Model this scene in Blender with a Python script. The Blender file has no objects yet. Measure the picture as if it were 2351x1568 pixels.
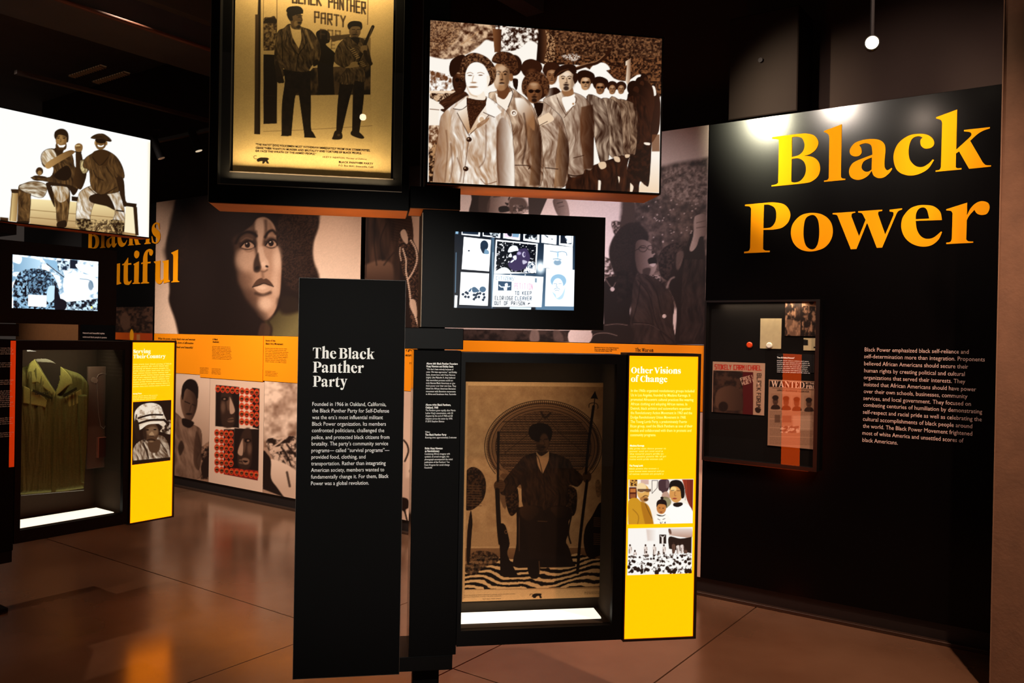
import bpy, math, random
import numpy as np
from mathutils import Vector, Matrix
random.seed(7)
SC = bpy.context.scene
COL = SC.collection
# ---------------------------------------------------------------- camera
FPX, PITCH, ROLL, AZ = 1908.5, math.radians(0.34), math.radians(1.0286), math.radians(9.46)
CAMZ = 1.6
CO = np.array([0.0, 0.0, CAMZ])
_f = np.array([0, math.cos(PITCH), -math.sin(PITCH)]); _u = np.array([0, math.sin(PITCH), math.cos(PITCH)]); _x = np.array([1.0, 0, 0])
CX = math.cos(ROLL) * _x + math.sin(ROLL) * _u
CU = -math.sin(ROLL) * _x + math.cos(ROLL) * _u
CF = _f
cam = bpy.data.cameras.new('camera'); cam.sensor_width = 36; cam.lens = FPX / 2351 * 36; cam.clip_end = 200; cam.clip_start = 0.05
co = bpy.data.objects.new('camera', cam); COL.objects.link(co)
m = Matrix.Identity(4)
for i in range(3):
    m[i][0] = CX[i]; m[i][1] = CU[i]; m[i][2] = -CF[i]; m[i][3] = CO[i]
co.matrix_world = m
SC.camera = co
# ---------------------------------------------------------------- world, exposure
SC.view_settings.view_transform = 'Standard'; SC.view_settings.look = 'None'
SC.view_settings.exposure = 0.0; SC.view_settings.gamma = 1.0; SC.view_settings.use_curve_mapping = False
w = bpy.data.worlds.new('world'); SC.world = w; w.use_nodes = True
w.node_tree.nodes['Background'].inputs[0].default_value = (1.0, 0.78, 0.66, 1)
w.node_tree.nodes['Background'].inputs[1].default_value = 0.035
SC.cycles.max_bounces = 6; SC.cycles.caustics_reflective = False; SC.cycles.caustics_refractive = False
SC.cycles.sample_clamp_indirect = 2.0

def project(p):
    q = np.asarray(p) - CO
    z = q @ CF
    return 1175.5 + FPX * (q @ CX) / z, 784 - FPX * (q @ CU) / z
def ray(px, py):
    d = CF + CX * ((px - 1175.5) / FPX) - CU * ((py - 784) / FPX)
    return d
class Pl:
    """a vertical plane: o point on it, u horizontal direction, n normal towards the viewer"""
    def __init__(s, o, az):
        s.o = np.array([o[0], o[1], 0.0]); s.az = az
        s.u = np.array([math.cos(az), math.sin(az), 0]); s.n = np.array([math.sin(az), -math.cos(az), 0])
    def off(s, d): return Pl(s.o + s.n * d, s.az)
    def at(s, px, py):
        d = ray(px, py); t = ((s.o - CO) @ s.n) / (d @ s.n); p = CO + d * t
        return (p - s.o) @ s.u, p[2]
    def w(s, u, v, d=0.0): return s.o + s.u * u + s.n * d + np.array([0, 0, v])
def on_level(px, py, z):
    d = ray(px, py); return CO + d * ((z - CAMZ) / d[2])

def lamp(name, kind, loc, target, power, color, size=0.1, spot=60, blend=0.6, parent=None, size_y=None):
    l = bpy.data.lights.new(name, kind); l.energy = power; l.color = color
    if kind == 'AREA':
        l.size = size
        if size_y: l.shape = 'RECTANGLE'; l.size_y = size_y
    else: l.shadow_soft_size = size
    if kind == 'SPOT': l.spot_size = math.radians(spot); l.spot_blend = blend
    o = bpy.data.objects.new(name, l); COL.objects.link(o)
    o.location = loc
    o.rotation_euler = (Vector(target) - Vector(loc)).to_track_quat('-Z', 'Y').to_euler()
    if parent: o.parent = parent; o.matrix_parent_inverse = Matrix.Identity(4); o.location = Vector(loc) - parent.location
    return o
# planes of the place, azimuths 45 degrees apart
_c = ray(1250, 1130) * 3.35 + CO
PC = Pl(_c, AZ)                                         # faces of the centre stand
_l = ray(398, 1000) * 5.35 + CO
PLf = Pl(_l, AZ + math.pi / 4)                           # faces of the left stand
_w = on_level(1607, 1366, 0.0)
PW = Pl(_w, AZ + 3 * math.pi / 4 - math.pi)              # the long wall
UW = PW.u; NW = PW.n

# ---------------------------------------------------------------- materials
def srgb(c):
    c = np.asarray(c, float) / 255.0
    return np.where(c <= 0.04045, c / 12.92, ((c + 0.055) / 1.055) ** 2.4)
MATS = {}
def mat(name, col, rough=0.6, metal=0.0, spec=0.5, noise=0.0, nscale=40, bump=0.0, bscale=200, emis=None, estr=1.0):
    if name in MATS: return MATS[name]
    m = bpy.data.materials.new(name); m.use_nodes = True; nt = m.node_tree; b = nt.nodes['Principled BSDF']
    c = tuple(srgb(col)) + (1,)
    b.inputs['Base Color'].default_value = c
    b.inputs['Roughness'].default_value = rough; b.inputs['Metallic'].default_value = metal
    b.inputs['Specular IOR Level'].default_value = spec
    if noise:
        t = nt.nodes.new('ShaderNodeTexNoise'); t.inputs['Scale'].default_value = nscale; t.inputs['Detail'].default_value = 5
        g = nt.nodes.new('ShaderNodeNewGeometry'); nt.links.new(g.outputs['Position'], t.inputs['Vector'])
        mx = nt.nodes.new('ShaderNodeMix'); mx.data_type = 'RGBA'
        mx.inputs[6].default_value = tuple(x * (1 - noise) for x in c[:3]) + (1,); mx.inputs[7].default_value = tuple(min(1, x * (1 + noise)) for x in c[:3]) + (1,)
        nt.links.new(t.outputs['Fac'], mx.inputs[0]); nt.links.new(mx.outputs[2], b.inputs['Base Color'])
    if bump:
        t = nt.nodes.new('ShaderNodeTexNoise'); t.inputs['Scale'].default_value = bscale
        g = nt.nodes.new('ShaderNodeNewGeometry'); nt.links.new(g.outputs['Position'], t.inputs['Vector'])
        bp = nt.nodes.new('ShaderNodeBump'); bp.inputs['Strength'].default_value = bump; bp.inputs['Distance'].default_value = 0.002
        nt.links.new(t.outputs['Fac'], bp.inputs['Height']); nt.links.new(bp.outputs[0], b.inputs['Normal'])
    if emis is not None:
        b.inputs['Emission Color'].default_value = tuple(srgb(emis)) + (1,); b.inputs['Emission Strength'].default_value = estr
    MATS[name] = m; return m
def print_mat(name, emissive=False, strength=1.0, rough=0.5, spec=0.3, gain=1.0):
    """printed surface: ink colours are stored per point of the sheet"""
    if name in MATS: return MATS[name]
    m = bpy.data.materials.new(name); m.use_nodes = True; nt = m.node_tree; b = nt.nodes['Principled BSDF']
    a = nt.nodes.new('ShaderNodeAttribute'); a.attribute_name = 'ink'
    if emissive:
        b.inputs['Base Color'].default_value = (0.02, 0.02, 0.02, 1)
        nt.links.new(a.outputs['Color'], b.inputs['Emission Color']); b.inputs['Emission Strength'].default_value = strength
    else:
        if gain != 1.0:
            v = nt.nodes.new('ShaderNodeVectorMath'); v.operation = 'SCALE'; v.inputs[3].default_value = gain
            nt.links.new(a.outputs['Color'], v.inputs[0]); nt.links.new(v.outputs[0], b.inputs['Base Color'])
        else: nt.links.new(a.outputs['Color'], b.inputs['Base Color'])
    b.inputs['Roughness'].default_value = rough; b.inputs['Specular IOR Level'].default_value = spec
    MATS[name] = m; return m
def glass_mat():
    m = bpy.data.materials.new('case_glass'); m.use_nodes = True; nt = m.node_tree; nt.nodes.clear()
    o = nt.nodes.new('ShaderNodeOutputMaterial'); t = nt.nodes.new('ShaderNodeBsdfTransparent'); g = nt.nodes.new('ShaderNodeBsdfGlossy')
    t.inputs[0].default_value = (0.94, 0.95, 0.94, 1); g.inputs['Roughness'].default_value = 0.0
    ge = nt.nodes.new('ShaderNodeNewGeometry'); dt = nt.nodes.new('ShaderNodeVectorMath'); dt.operation = 'DOT_PRODUCT'
    nt.links.new(ge.outputs['Normal'], dt.inputs[0]); nt.links.new(ge.outputs['Incoming'], dt.inputs[1])
    def mth(op, x, y):
        n = nt.nodes.new('ShaderNodeMath'); n.operation = op
        for k_, v_ in enumerate((x, y)):
            if v_ is None: continue
            if isinstance(v_, (int, float)): n.inputs[k_].default_value = v_
            else: nt.links.new(v_, n.inputs[k_])
        return n.outputs[0]
    f_ = mth('ADD', mth('MULTIPLY', mth('POWER', mth('SUBTRACT', 1.0, mth('ABSOLUTE', dt.outputs['Value'], None)), 5.0), 0.955), 0.045)
    x = nt.nodes.new('ShaderNodeMixShader')
    nt.links.new(f_, x.inputs[0]); nt.links.new(t.outputs[0], x.inputs[1]); nt.links.new(g.outputs[0], x.inputs[2]); nt.links.new(x.outputs[0], o.inputs[0])
    MATS['case_glass'] = m; return m
BLACK = mat('black_powder_coat', (8, 7, 7), 0.5, spec=0.15, bump=0.05, bscale=900)
BLACK2 = mat('matt_black_paint', (16, 14, 14), 0.7, spec=0.2, bump=0.08, bscale=500)
PANELBLK = mat('satin_black_panel', (5, 4, 4), 0.6, spec=0.08)
GREYIN = mat('dark_grey_case_lining', (66, 54, 42), 0.8, spec=0.1, noise=0.1, nscale=60)
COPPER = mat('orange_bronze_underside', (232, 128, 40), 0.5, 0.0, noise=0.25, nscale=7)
EDGE = mat('worn_metal_edge', (150, 130, 112), 0.35, 0.9)
WHITEINK = mat('white_ink', (255, 252, 246), 0.6, emis=(255, 252, 246), estr=0.0)
LED = mat('white_light_panel', (255, 255, 255), 0.6, emis=(255, 244, 222), estr=1.3)
GLASS = glass_mat()

# ---------------------------------------------------------------- object helpers
def setp(o, label=None, cat=None, group=None, kind=None):
    if label: o['label'] = label
    if cat: o['category'] = cat
    if group: o['group'] = group
    if kind: o['kind'] = kind
    return o
def mesh_obj(name, verts, faces, material, org=(0, 0, 0), parent=None, smooth=False):
    me = bpy.data.meshes.new(name)
    v = np.asarray(verts, float) - np.asarray(org, float)
    me.from_pydata(v.tolist(), [], faces); me.materials.append(material); me.update()
    if smooth:
        for p in me.polygons: p.use_smooth = True
    o = bpy.data.objects.new(name, me); COL.objects.link(o)
    if parent is not None: o.parent = parent
    else: o.location = org
    return o
class MB:
    def __init__(s): s.v = []; s.f = []
    def add(s, vs, fs):
        k = len(s.v); s.v += [tuple(x) for x in vs]; s.f += [tuple(i + k for i in f) for f in fs]; return s
    def box(s, P, u0, u1, v0, v1, d0, d1, b=0.0):
        """box on plane P with d1 nearer the viewer; b bevels the front edges"""
        if u0 > u1: u0, u1 = u1, u0
        if v0 > v1: v0, v1 = v1, v0
        if d0 > d1: d0, d1 = d1, d0
        if not b:
            c = [P.w(u, v, d) for d in (d0, d1) for v in (v0, v1) for u in (u0, u1)]
            return s.add(c, [(0, 2, 3, 1), (4, 5, 7, 6), (0, 1, 5, 4), (2, 6, 7, 3), (0, 4, 6, 2), (1, 3, 7, 5)])
        R = []
        for (d, i) in ((d0, 0), (d1 - b, 0), (d1, b)):
            R += [P.w(u0 + i, v0 + i, d), P.w(u1 - i, v0 + i, d), P.w(u1 - i, v1 - i, d), P.w(u0 + i, v1 - i, d)]
        F = [(3, 2, 1, 0), (8, 9, 10, 11)]
        for r in (0, 4):
            for k in range(4): F.append((r + k, r + (k + 1) % 4, r + 4 + (k + 1) % 4, r + 4 + k))
        return s.add(R, F)
    def frame(s, P, o, i, d0, d1):
        (a, b, c, d), (e, f, g, h) = o, i
        s.box(P, a, b, c, g, d0, d1); s.box(P, a, b, h, d, d0, d1); s.box(P, a, e, g, h, d0, d1); s.box(P, f, b, g, h, d0, d1); return s
    def tube(s, pts, r, n=10, cap=True):
        pts = [np.asarray(p, float) for p in pts]; rs = r if isinstance(r, (list, tuple)) else [r] * len(pts)
        k = len(s.v)
        for i, p in enumerate(pts):
            t = (pts[min(i + 1, len(pts) - 1)] - pts[max(i - 1, 0)]); t = t / (np.linalg.norm(t) + 1e-9)
            a = np.cross(t, [0, 0, 1.0]);
            if np.linalg.norm(a) < 1e-3: a = np.cross(t, [1.0, 0, 0])
            a /= np.linalg.norm(a); b = np.cross(t, a)
            for j in range(n):
                q = 2 * math.pi * j / n; s.v.append(tuple(p + rs[i] * (a * math.cos(q) + b * math.sin(q))))
        for i in range(len(pts) - 1):
            for j in range(n): s.f.append((k + i * n + j, k + i * n + (j + 1) % n, k + (i + 1) * n + (j + 1) % n, k + (i + 1) * n + j))
        if cap: s.f.append(tuple(k + j for j in range(n))); s.f.append(tuple(k + (len(pts) - 1) * n + n - 1 - j for j in range(n)))
        return s
    def obj(s, name, material, org=(0, 0, 0), parent=None, smooth=False): return mesh_obj(name, s.v, s.f, material, org, parent, smooth)
class Thing:
    def __init__(s, name, label, cat, org, group=None, kind=None):
        s.e = bpy.data.objects.new(name, None); COL.objects.link(s.e); s.e.location = [float(x) for x in org]
        s.e.empty_display_size = 0.1; s.o = np.array(org, float); setp(s.e, label, cat, group, kind)
    def part(s, name, mb, material, parent=None, label=None, kind=None, smooth=False):
        o = mb.obj(name, material, s.o, parent or s.e, smooth); setp(o, label, None, None, kind); return o
    def sheet(s, name, cv, material, parent=None, label=None):
        o = cv.build(name, material, s.o); o.parent = parent or s.e; setp(o, label); return o
def base_of(P, u0, u1, v0, d): return P.w((u0 + u1) / 2, v0, d)
def rc(P, x0, y0, x1, y1):
    a = P.at(x0, y0); b = P.at(x1, y1); return (a[0], b[0], b[1], a[1])

# ---------------------------------------------------------------- print engine
def _h(ix, iy, seed):
    n = (ix.astype(np.int64) * 374761393 + iy.astype(np.int64) * 668265263 + seed * 982451653) & 0x7fffffff
    n = ((n ^ (n >> 13)) * 1274126177) & 0x7fffffff
    return ((n ^ (n >> 16)) & 0xffff) / 65535.0
def vnoise(x, y, seed=0, oct=3):
    r = 0; a = 1; t = 0
    for k in range(oct):
        ix = np.floor(x); iy = np.floor(y); fx = x - ix; fy = y - iy; fx = fx * fx * (3 - 2 * fx); fy = fy * fy * (3 - 2 * fy)
        v = (_h(ix, iy, seed + k) * (1 - fx) + _h(ix + 1, iy, seed + k) * fx) * (1 - fy) + (_h(ix, iy + 1, seed + k) * (1 - fx) + _h(ix + 1, iy + 1, seed + k) * fx) * fy
        r = r + v * a; t += a; a *= 0.55; x = x * 2.03 + 11.3; y = y * 2.03 + 5.7
    return r / t
def pts(s):
    out = []
    for t in s.split():
        c = t.endswith('c'); t = t.rstrip('c'); a, b = t.split(','); out.append((float(a), float(b), c))
    return out
def smooth_loop(P, n=5, closed=True):
    """Catmull-Rom through the points, points marked c stay corners"""
    N = len(P); out = []
    rng = range(N if closed else N - 1)
    for i in rng:
        p1 = P[i]; p2 = P[(i + 1) % N]
        p0 = p1 if (p1[2] or (not closed and i == 0)) else P[(i - 1) % N]
        p3 = p2 if (p2[2] or (not closed and i + 2 >= N)) else P[(i + 2) % N]
        if p1[2] and p2[2]: out.append((p1[0], p1[1])); continue
        for k in range(n):
            t = k / n; r = []
            for a in (0, 1):
                m1 = (p2[a] - p0[a]) * 0.5; m2 = (p3[a] - p1[a]) * 0.5
                r.append((2 * t**3 - 3 * t**2 + 1) * p1[a] + (t**3 - 2 * t**2 + t) * m1 + (-2 * t**3 + 3 * t**2) * p2[a] + (t**3 - t**2) * m2)
            out.append(tuple(r))
    if not closed: out.append((P[-1][0], P[-1][1]))
    return out
class Cv:
    def __init__(s, P, rect, d=0.0, step=1.5, base=0.5, pal=None):
        s.P, s.d = P, d; u0, u1, v0, v1 = rect; s.rect = rect
        c = [project(P.w(u, v, d)) for u, v in ((u0, v0), (u1, v0), (u0, v1), (u1, v1))]
        wpx = max(abs(c[1][0] - c[0][0]), abs(c[3][0] - c[2][0])); hpx = max(abs(c[2][1] - c[0][1]), abs(c[3][1] - c[1][1]))
        s.nu = max(2, int(wpx / step) + 2); s.nv = max(2, int(hpx / step) + 2)
        U, V = np.meshgrid(np.linspace(u0, u1, s.nu), np.linspace(v0, v1, s.nv))
        s.U, s.V = U, V
        s.W = P.o + U[..., None] * P.u + d * P.n + V[..., None] * np.array([0, 0, 1.0])
        s.X, s.Y = project(s.W); s.PX, s.PY = s.X, s.Y
        s.pal = pal; s.step = step; s.k = 1.0
        s.img = np.zeros(U.shape + (3,)); s.img[:] = s.c(base)
    def fr(s, ox, oy, k):
        """draw from now on in units of 1/k picture elements from corner ox, oy"""
        s.X = (s.PX - ox) * k; s.Y = (s.PY - oy) * k; s.k = k; return s
    def c(s, t):
        if isinstance(t, (tuple, list)): return np.array(t, float) / 255
        if s.pal is None: return np.array([t, t, t], float)
        xs = [p[0] for p in s.pal]; return np.array([np.interp(t, xs, [p[1][i] for p in s.pal]) for i in range(3)]) / 255
    def _sub(s, x0, y0, x1, y1):
        m = (s.X >= x0) & (s.X <= x1) & (s.Y >= y0) & (s.Y <= y1)
        r = np.where(m.any(1))[0]; q = np.where(m.any(0))[0]
        if len(r) == 0 or len(q) == 0: return None
        return slice(r[0], r[-1] + 1), slice(q[0], q[-1] + 1)
    def _mask(s, L, soft):
        L = np.asarray(L, float); x0, y0 = L.min(0) - soft - 1; x1, y1 = L.max(0) + soft + 1
        sl = s._sub(x0, y0, x1, y1)
        if sl is None: return None, None
        X = s.X[sl]; Y = s.Y[sl]; D = np.full(X.shape, 1e18); ins = np.zeros(X.shape, bool)
        for i in range(len(L)):
            ax, ay = L[i]; bx, by = L[(i + 1) % len(L)]; dx, dy = bx - ax, by - ay; q = dx * dx + dy * dy + 1e-12
            t = np.clip(((X - ax) * dx + (Y - ay) * dy) / q, 0, 1)
            D = np.minimum(D, (X - ax - t * dx) ** 2 + (Y - ay - t * dy) ** 2)
            if ay != by: ins ^= ((ay > Y) != (by > Y)) & (X < (bx - ax) * (Y - ay) / (by - ay) + ax)
        D = np.sqrt(D); sd = np.where(ins, -D, D)
        m = np.clip(0.5 - sd / max(soft, 1e-6), 0, 1); return sl, m * m * (3 - 2 * m)
    def _soft(s, soft): return max(soft if soft is not None else 0, s.step * s.k * 1.1)
    def _put(s, sl, m, col, a):
        if sl is None: return s
        m = (m * a)[..., None]; s.img[sl] = s.img[sl] * (1 - m) + (s.c(col) if not isinstance(col, np.ndarray) else col) * m; return s
    def poly(s, p, col, soft=None, a=1.0, sm=True):
        L = pts(p) if isinstance(p, str) else [(q[0], q[1], False) for q in p]
        L = smooth_loop(L, 4) if sm else [(q[0], q[1]) for q in L]
        sl, m = s._mask(L, s._soft(soft)); return s._put(sl, m, col, a)
    def quad(s, p, col, soft=None, a=1.0): return s.poly(p, col, soft, a, False)
    def rect_(s, x0, y0, x1, y1, col, soft=None, a=1.0): return s.poly([(x0, y0), (x1, y0), (x1, y1), (x0, y1)], col, soft, a, False)
    def tex(s, p, c0, c1, sc=10, th=0.5, con=4.0, seed=1, soft=None, a=1.0, sy=1.0, oct=3, sm=True):
        L = pts(p) if isinstance(p, str) else [(q[0], q[1], False) for q in p]
        L = smooth_loop(L, 4) if sm else [(q[0], q[1]) for q in L]
        sl, m = s._mask(L, s._soft(soft))
        if sl is None: return s
        n = vnoise(s.X[sl] / sc, s.Y[sl] / (sc * sy), seed, oct); n = np.clip((n - th) * con + 0.5, 0, 1)[..., None]
        return s._put(sl, m, s.c(c0) * (1 - n) + s.c(c1) * n, a)
    def cl(s, p, d, l, sc=10, seed=1, ang=82, a=.7, edge=.04, el=4.0, con=1.7, soft=None, out=True):
        """cloth: long soft folds running at ang degrees, with a dark outline"""
        L = pts(p) if isinstance(p, str) else [(q[0], q[1], False) for q in p]
        sc = sc * 1.4; L = smooth_loop(L, 4); sl, m = s._mask(L, s._soft(soft))
        if sl is None: return s
        t = math.radians(ang); X = s.X[sl]; Y = s.Y[sl]; w = 6 * sc * (vnoise(X / (sc * 9), Y / (sc * 9), seed + 50, 2) - .5)
        al = X * math.cos(t) + Y * math.sin(t); ac = -X * math.sin(t) + Y * math.cos(t) + w
        n = vnoise(ac / sc, al / (sc * el), seed, 3); n = np.clip((n - .5) * con + 0.5, 0, 1)[..., None]
        s._put(sl, m, s.c(d) * (1 - n) + s.c(l) * n, a)
        if out: s.line([(q[0], q[1]) for q in L] + [L[0]], 2.2, edge, 3, .75, False)
        return s
    def gra(s, p, c0, c1, x0, y0, x1, y1, soft=None, a=1.0, sm=True):
        L = pts(p) if isinstance(p, str) else [(q[0], q[1], False) for q in p]
        L = smooth_loop(L, 4) if sm else [(q[0], q[1]) for q in L]
        sl, m = s._mask(L, s._soft(soft))
        if sl is None: return s
        dx, dy = x1 - x0, y1 - y0; t = np.clip(((s.X[sl] - x0) * dx + (s.Y[sl] - y0) * dy) / (dx * dx + dy * dy), 0, 1)[..., None]
        return s._put(sl, m, s.c(c0) * (1 - t) + s.c(c1) * t, a)
    def ell(s, cx, cy, rx, ry, col, rot=0, soft=None, a=1.0):
        sf = s._soft(soft); R = max(rx, ry) + sf; sl = s._sub(cx - R, cy - R, cx + R, cy + R)
        if sl is None: return s
        c, n = math.cos(math.radians(rot)), math.sin(math.radians(rot)); X = s.X[sl] - cx; Y = s.Y[sl] - cy
        a1 = (X * c + Y * n) / rx; b1 = (-X * n + Y * c) / ry; r = np.sqrt(a1 * a1 + b1 * b1) + 1e-9
        d = (r - 1) * min(rx, ry); m = np.clip(0.5 - d / sf, 0, 1); return s._put(sl, m * m * (3 - 2 * m), col, a)
    def line(s, p, wd, col, soft=None, a=1.0, sm=True):
        L = pts(p) if isinstance(p, str) else [(q[0], q[1], False) for q in p]
        L = smooth_loop(L, 4, False) if sm and len(L) > 2 else [(q[0], q[1]) for q in L]
        sf = self_soft = s._soft(soft); A = np.asarray(L); x0, y0 = A.min(0) - wd - sf; x1, y1 = A.max(0) + wd + sf
        sl = s._sub(x0, y0, x1, y1)
        if sl is None: return s
        X = s.X[sl]; Y = s.Y[sl]; D = np.full(X.shape, 1e18)
        for i in range(len(L) - 1):
            ax, ay = L[i]; bx, by = L[i + 1]; dx, dy = bx - ax, by - ay; q = dx * dx + dy * dy + 1e-12
            t = np.clip(((X - ax) * dx + (Y - ay) * dy) / q, 0, 1); D = np.minimum(D, (X - ax - t * dx) ** 2 + (Y - ay - t * dy) ** 2)
        m = np.clip(0.5 - (np.sqrt(D) - wd / 2) / sf, 0, 1); return s._put(sl, m, col, a)
    def grain(s, amt, sc=2.0, seed=3):
        n = vnoise(s.PX / sc, s.PY / sc, seed, 2) - 0.5; s.img = np.clip(s.img * (1 + amt * n[..., None]), 0, 1); return s
    def build(s, name, material, org=(0, 0, 0)):
        nv, nu = s.nv, s.nu; me = bpy.data.meshes.new(name); V = (s.W - np.asarray(org)).reshape(-1, 3)
        me.vertices.add(nv * nu); me.vertices.foreach_set('co', V.ravel().astype(np.float32))
        I = np.arange(nv * nu).reshape(nv, nu); q = np.stack([I[:-1, :-1], I[:-1, 1:], I[1:, 1:], I[1:, :-1]], -1).reshape(-1, 4)
        me.loops.add(q.size); me.loops.foreach_set('vertex_index', q.ravel().astype(np.int32))
        me.polygons.add(len(q)); me.polygons.foreach_set('loop_start', (np.arange(len(q)) * 4).astype(np.int32))
        me.update(calc_edges=True)
        a = me.color_attributes.new('ink', 'FLOAT_COLOR', 'POINT'); c = srgb(np.clip(s.img, 0, 1) * 255).reshape(-1, 3)
        a.data.foreach_set('color', np.concatenate([c, np.ones((len(c), 1))], 1).ravel().astype(np.float32))
        me.materials.append(material); o = bpy.data.objects.new(name, me); COL.objects.link(o); o['_ink'] = 1
        del o['_ink']; return o

# ---------------------------------------------------------------- lettering
def curve_mesh(name, contours, M, thick=0.0):
    cu = bpy.data.curves.new(name, 'CURVE'); cu.dimensions = '2D'; cu.fill_mode = 'BOTH' if thick else 'FRONT'; cu.extrude = thick / 2
    for c in contours:
        sp = cu.splines.new('POLY'); sp.points.add(len(c) - 1)
        for p, q in zip(sp.points, c): p.co = (q[0], q[1], 0, 1)
        sp.use_cyclic_u = True
    o = bpy.data.objects.new('tmp', cu); me = bpy.data.meshes.new_from_object(o); bpy.data.objects.remove(o); bpy.data.curves.remove(cu)
    me.transform(M); me.name = name; return me
def plane_matrix(P, u, v, d, org):
    p = P.w(u, v, d) - np.asarray(org); m = Matrix.Identity(4)
    for i in range(3): m[i][0] = P.u[i]; m[i][1] = (0, 0, 1)[i]; m[i][2] = P.n[i]; m[i][3] = p[i]
    return m
def join_meshes(name, ms):
    V = []; F = []
    for me in ms:
        k = len(V); V += [tuple(v.co) for v in me.vertices]; F += [tuple(i + k for i in p.vertices) for p in me.polygons]; bpy.data.meshes.remove(me)
    out = bpy.data.meshes.new(name); out.from_pydata(V, [], F); return out
_F = {}
def text_line(s, P, u0, u1, v, size, d, org, bold=0.0, shear=0.0, align=None):
    """one line of sans lettering stretched to run from u0 to u1 on its baseline v"""
    cu = bpy.data.curves.new('t', 'FONT'); cu.body = s; cu.size = size; cu.resolution_u = 2; cu.offset = bold * size; cu.shear = shear
    o = bpy.data.objects.new('t', cu); me = bpy.data.meshes.new_from_object(o); bpy.data.objects.remove(o); bpy.data.curves.remove(cu)
    if len(me.vertices):
        xs = [q.co.x for q in me.vertices]; w0 = min(xs); w1 = max(xs); k = (u1 - u0) / max(w1 - w0, 1e-6) if u1 is not None else 1.0
        me.transform(Matrix.Translation((0, 0, 0)) @ Matrix.Diagonal((k, 1, 1, 1)) @ Matrix.Translation((-w0, 0, 0)))
        me.transform(plane_matrix(P, u0, v, d, org))
    return me
def text_block(name, lines, P, d, material, T, bold=0.0, parent=None, label=None, k=1.38):
    """lines: (string, x0, y0, x1, y1, capheight_px[, bold, shear]) read off along the baseline"""
    if len(lines) <= 6 and len(lines) > 1:
        for L in lines: o = text_block(name, [L], P, d, material, T, bold, parent, label, k)
        return o
    ms = []
    for L in lines:
        s, x0, y0, x1, y1, h = L[:6]; b = L[6] if len(L) > 6 else bold; sh = L[7] if len(L) > 7 else 0.0
        Q = P.off(d); a = Q.at(x0, y0); e = Q.at(x1, y1); t = Q.at(x0, y0 - h)
        ms.append(text_line(s, P, a[0], e[0], (a[1] + e[1]) / 2, (t[1] - a[1]) * k, d, T.o, b, sh))
    me = join_meshes(name, ms); me.materials.append(material)
    o = bpy.data.objects.new(name, me); COL.objects.link(o); o.parent = parent or T.e; setp(o, label); return o
# ================================================================ PRINTED PICTURES (ink drawn in code, point by point)
SEPIA = [(0, (20, 6, 2)), (.2, (62, 28, 12)), (.4, (118, 70, 38)), (.6, (180, 134, 92)), (.8, (240, 212, 180)), (1, (255, 252, 246))]
GOLD = [(0, (18, 12, 6)), (.3, (64, 46, 28)), (.6, (140, 112, 70)), (1, (226, 190, 124))]
MONO = [(0, (20, 13, 12)), (.3, (74, 56, 50)), (.6, (142, 118, 110)), (1, (232, 212, 206))]
WARMP = [(0, (22, 11, 7)), (.3, (74, 48, 34)), (.6, (150, 110, 84)), (1, (238, 204, 176))]
BLUE = [(0, (2, 6, 14)), (.3, (30, 52, 76)), (.6, (128, 168, 196)), (.85, (226, 244, 252)), (1, (255, 255, 255))]
def face(c, x, y, w, h, skin, dark=0.05, turn=0.0, glasses=False, beard=False, eyes=True, light=None):
    """a small face: x, y centre, w, h half sizes, turn -1..1"""
    c.ell(x, y, w, h, skin, soft=w * .15)
    c.ell(x - w * .1 + turn * w * .3, y + h * .55, w * .75, h * .5, skin, soft=w * .2)
    lt = light if light is not None else min(1, skin + .22)
    c.ell(x + turn * w * .35, y - h * .5, w * .5, h * .22, lt, soft=w * .5, a=.6)
    c.poly([(x + w * (.55 - turn * .2), y - h * .5), (x + w * 1.0, y - h * .3), (x + w * .9, y + h * .5), (x + w * .45, y + h * .9)], dark, soft=w * .5, a=.35)
    tx = turn * w * .35
    if glasses:
        for s in (-1, 1): c.ell(x + tx + s * w * .42, y - h * .08, w * .33, h * .17, 0.02)
        c.line([(x + tx - w * .75, y - h * .14), (x + tx + w * .8, y - h * .14)], w * .08, 0.02, sm=False)
    elif eyes:
        for s in (-1, 1):
            c.line([(x + tx + s * w * .62, y - h * .25), (x + tx + s * w * .4, y - h * .32), (x + tx + s * w * .18, y - h * .25)], h * .07, dark, a=.8)
            c.ell(x + tx + s * w * .4, y - h * .1, w * .17, h * .06, dark, a=.9)
    c.line([(x + tx + w * .04, y - h * .1), (x + tx + w * .1, y + h * .2), (x + tx - w * .02, y + h * .26)], w * .09, dark, soft=w * .15, a=.55)
    c.ell(x + tx, y + h * .28, w * .2, h * .06, dark, soft=w * .12, a=.6)
    c.ell(x + tx, y + h * .52, w * .32, h * .08, dark, soft=w * .1, a=.8); c.ell(x + tx, y + h * .60, w * .26, h * .06, lt, soft=w * .1, a=.4)
    if beard:
        c.ell(x + tx, y + h * .42, w * .36, h * .05, 0.03, a=.9); c.ell(x + tx, y + h * .78, w * .34, h * .2, 0.03, soft=w * .2, a=.85)
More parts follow.
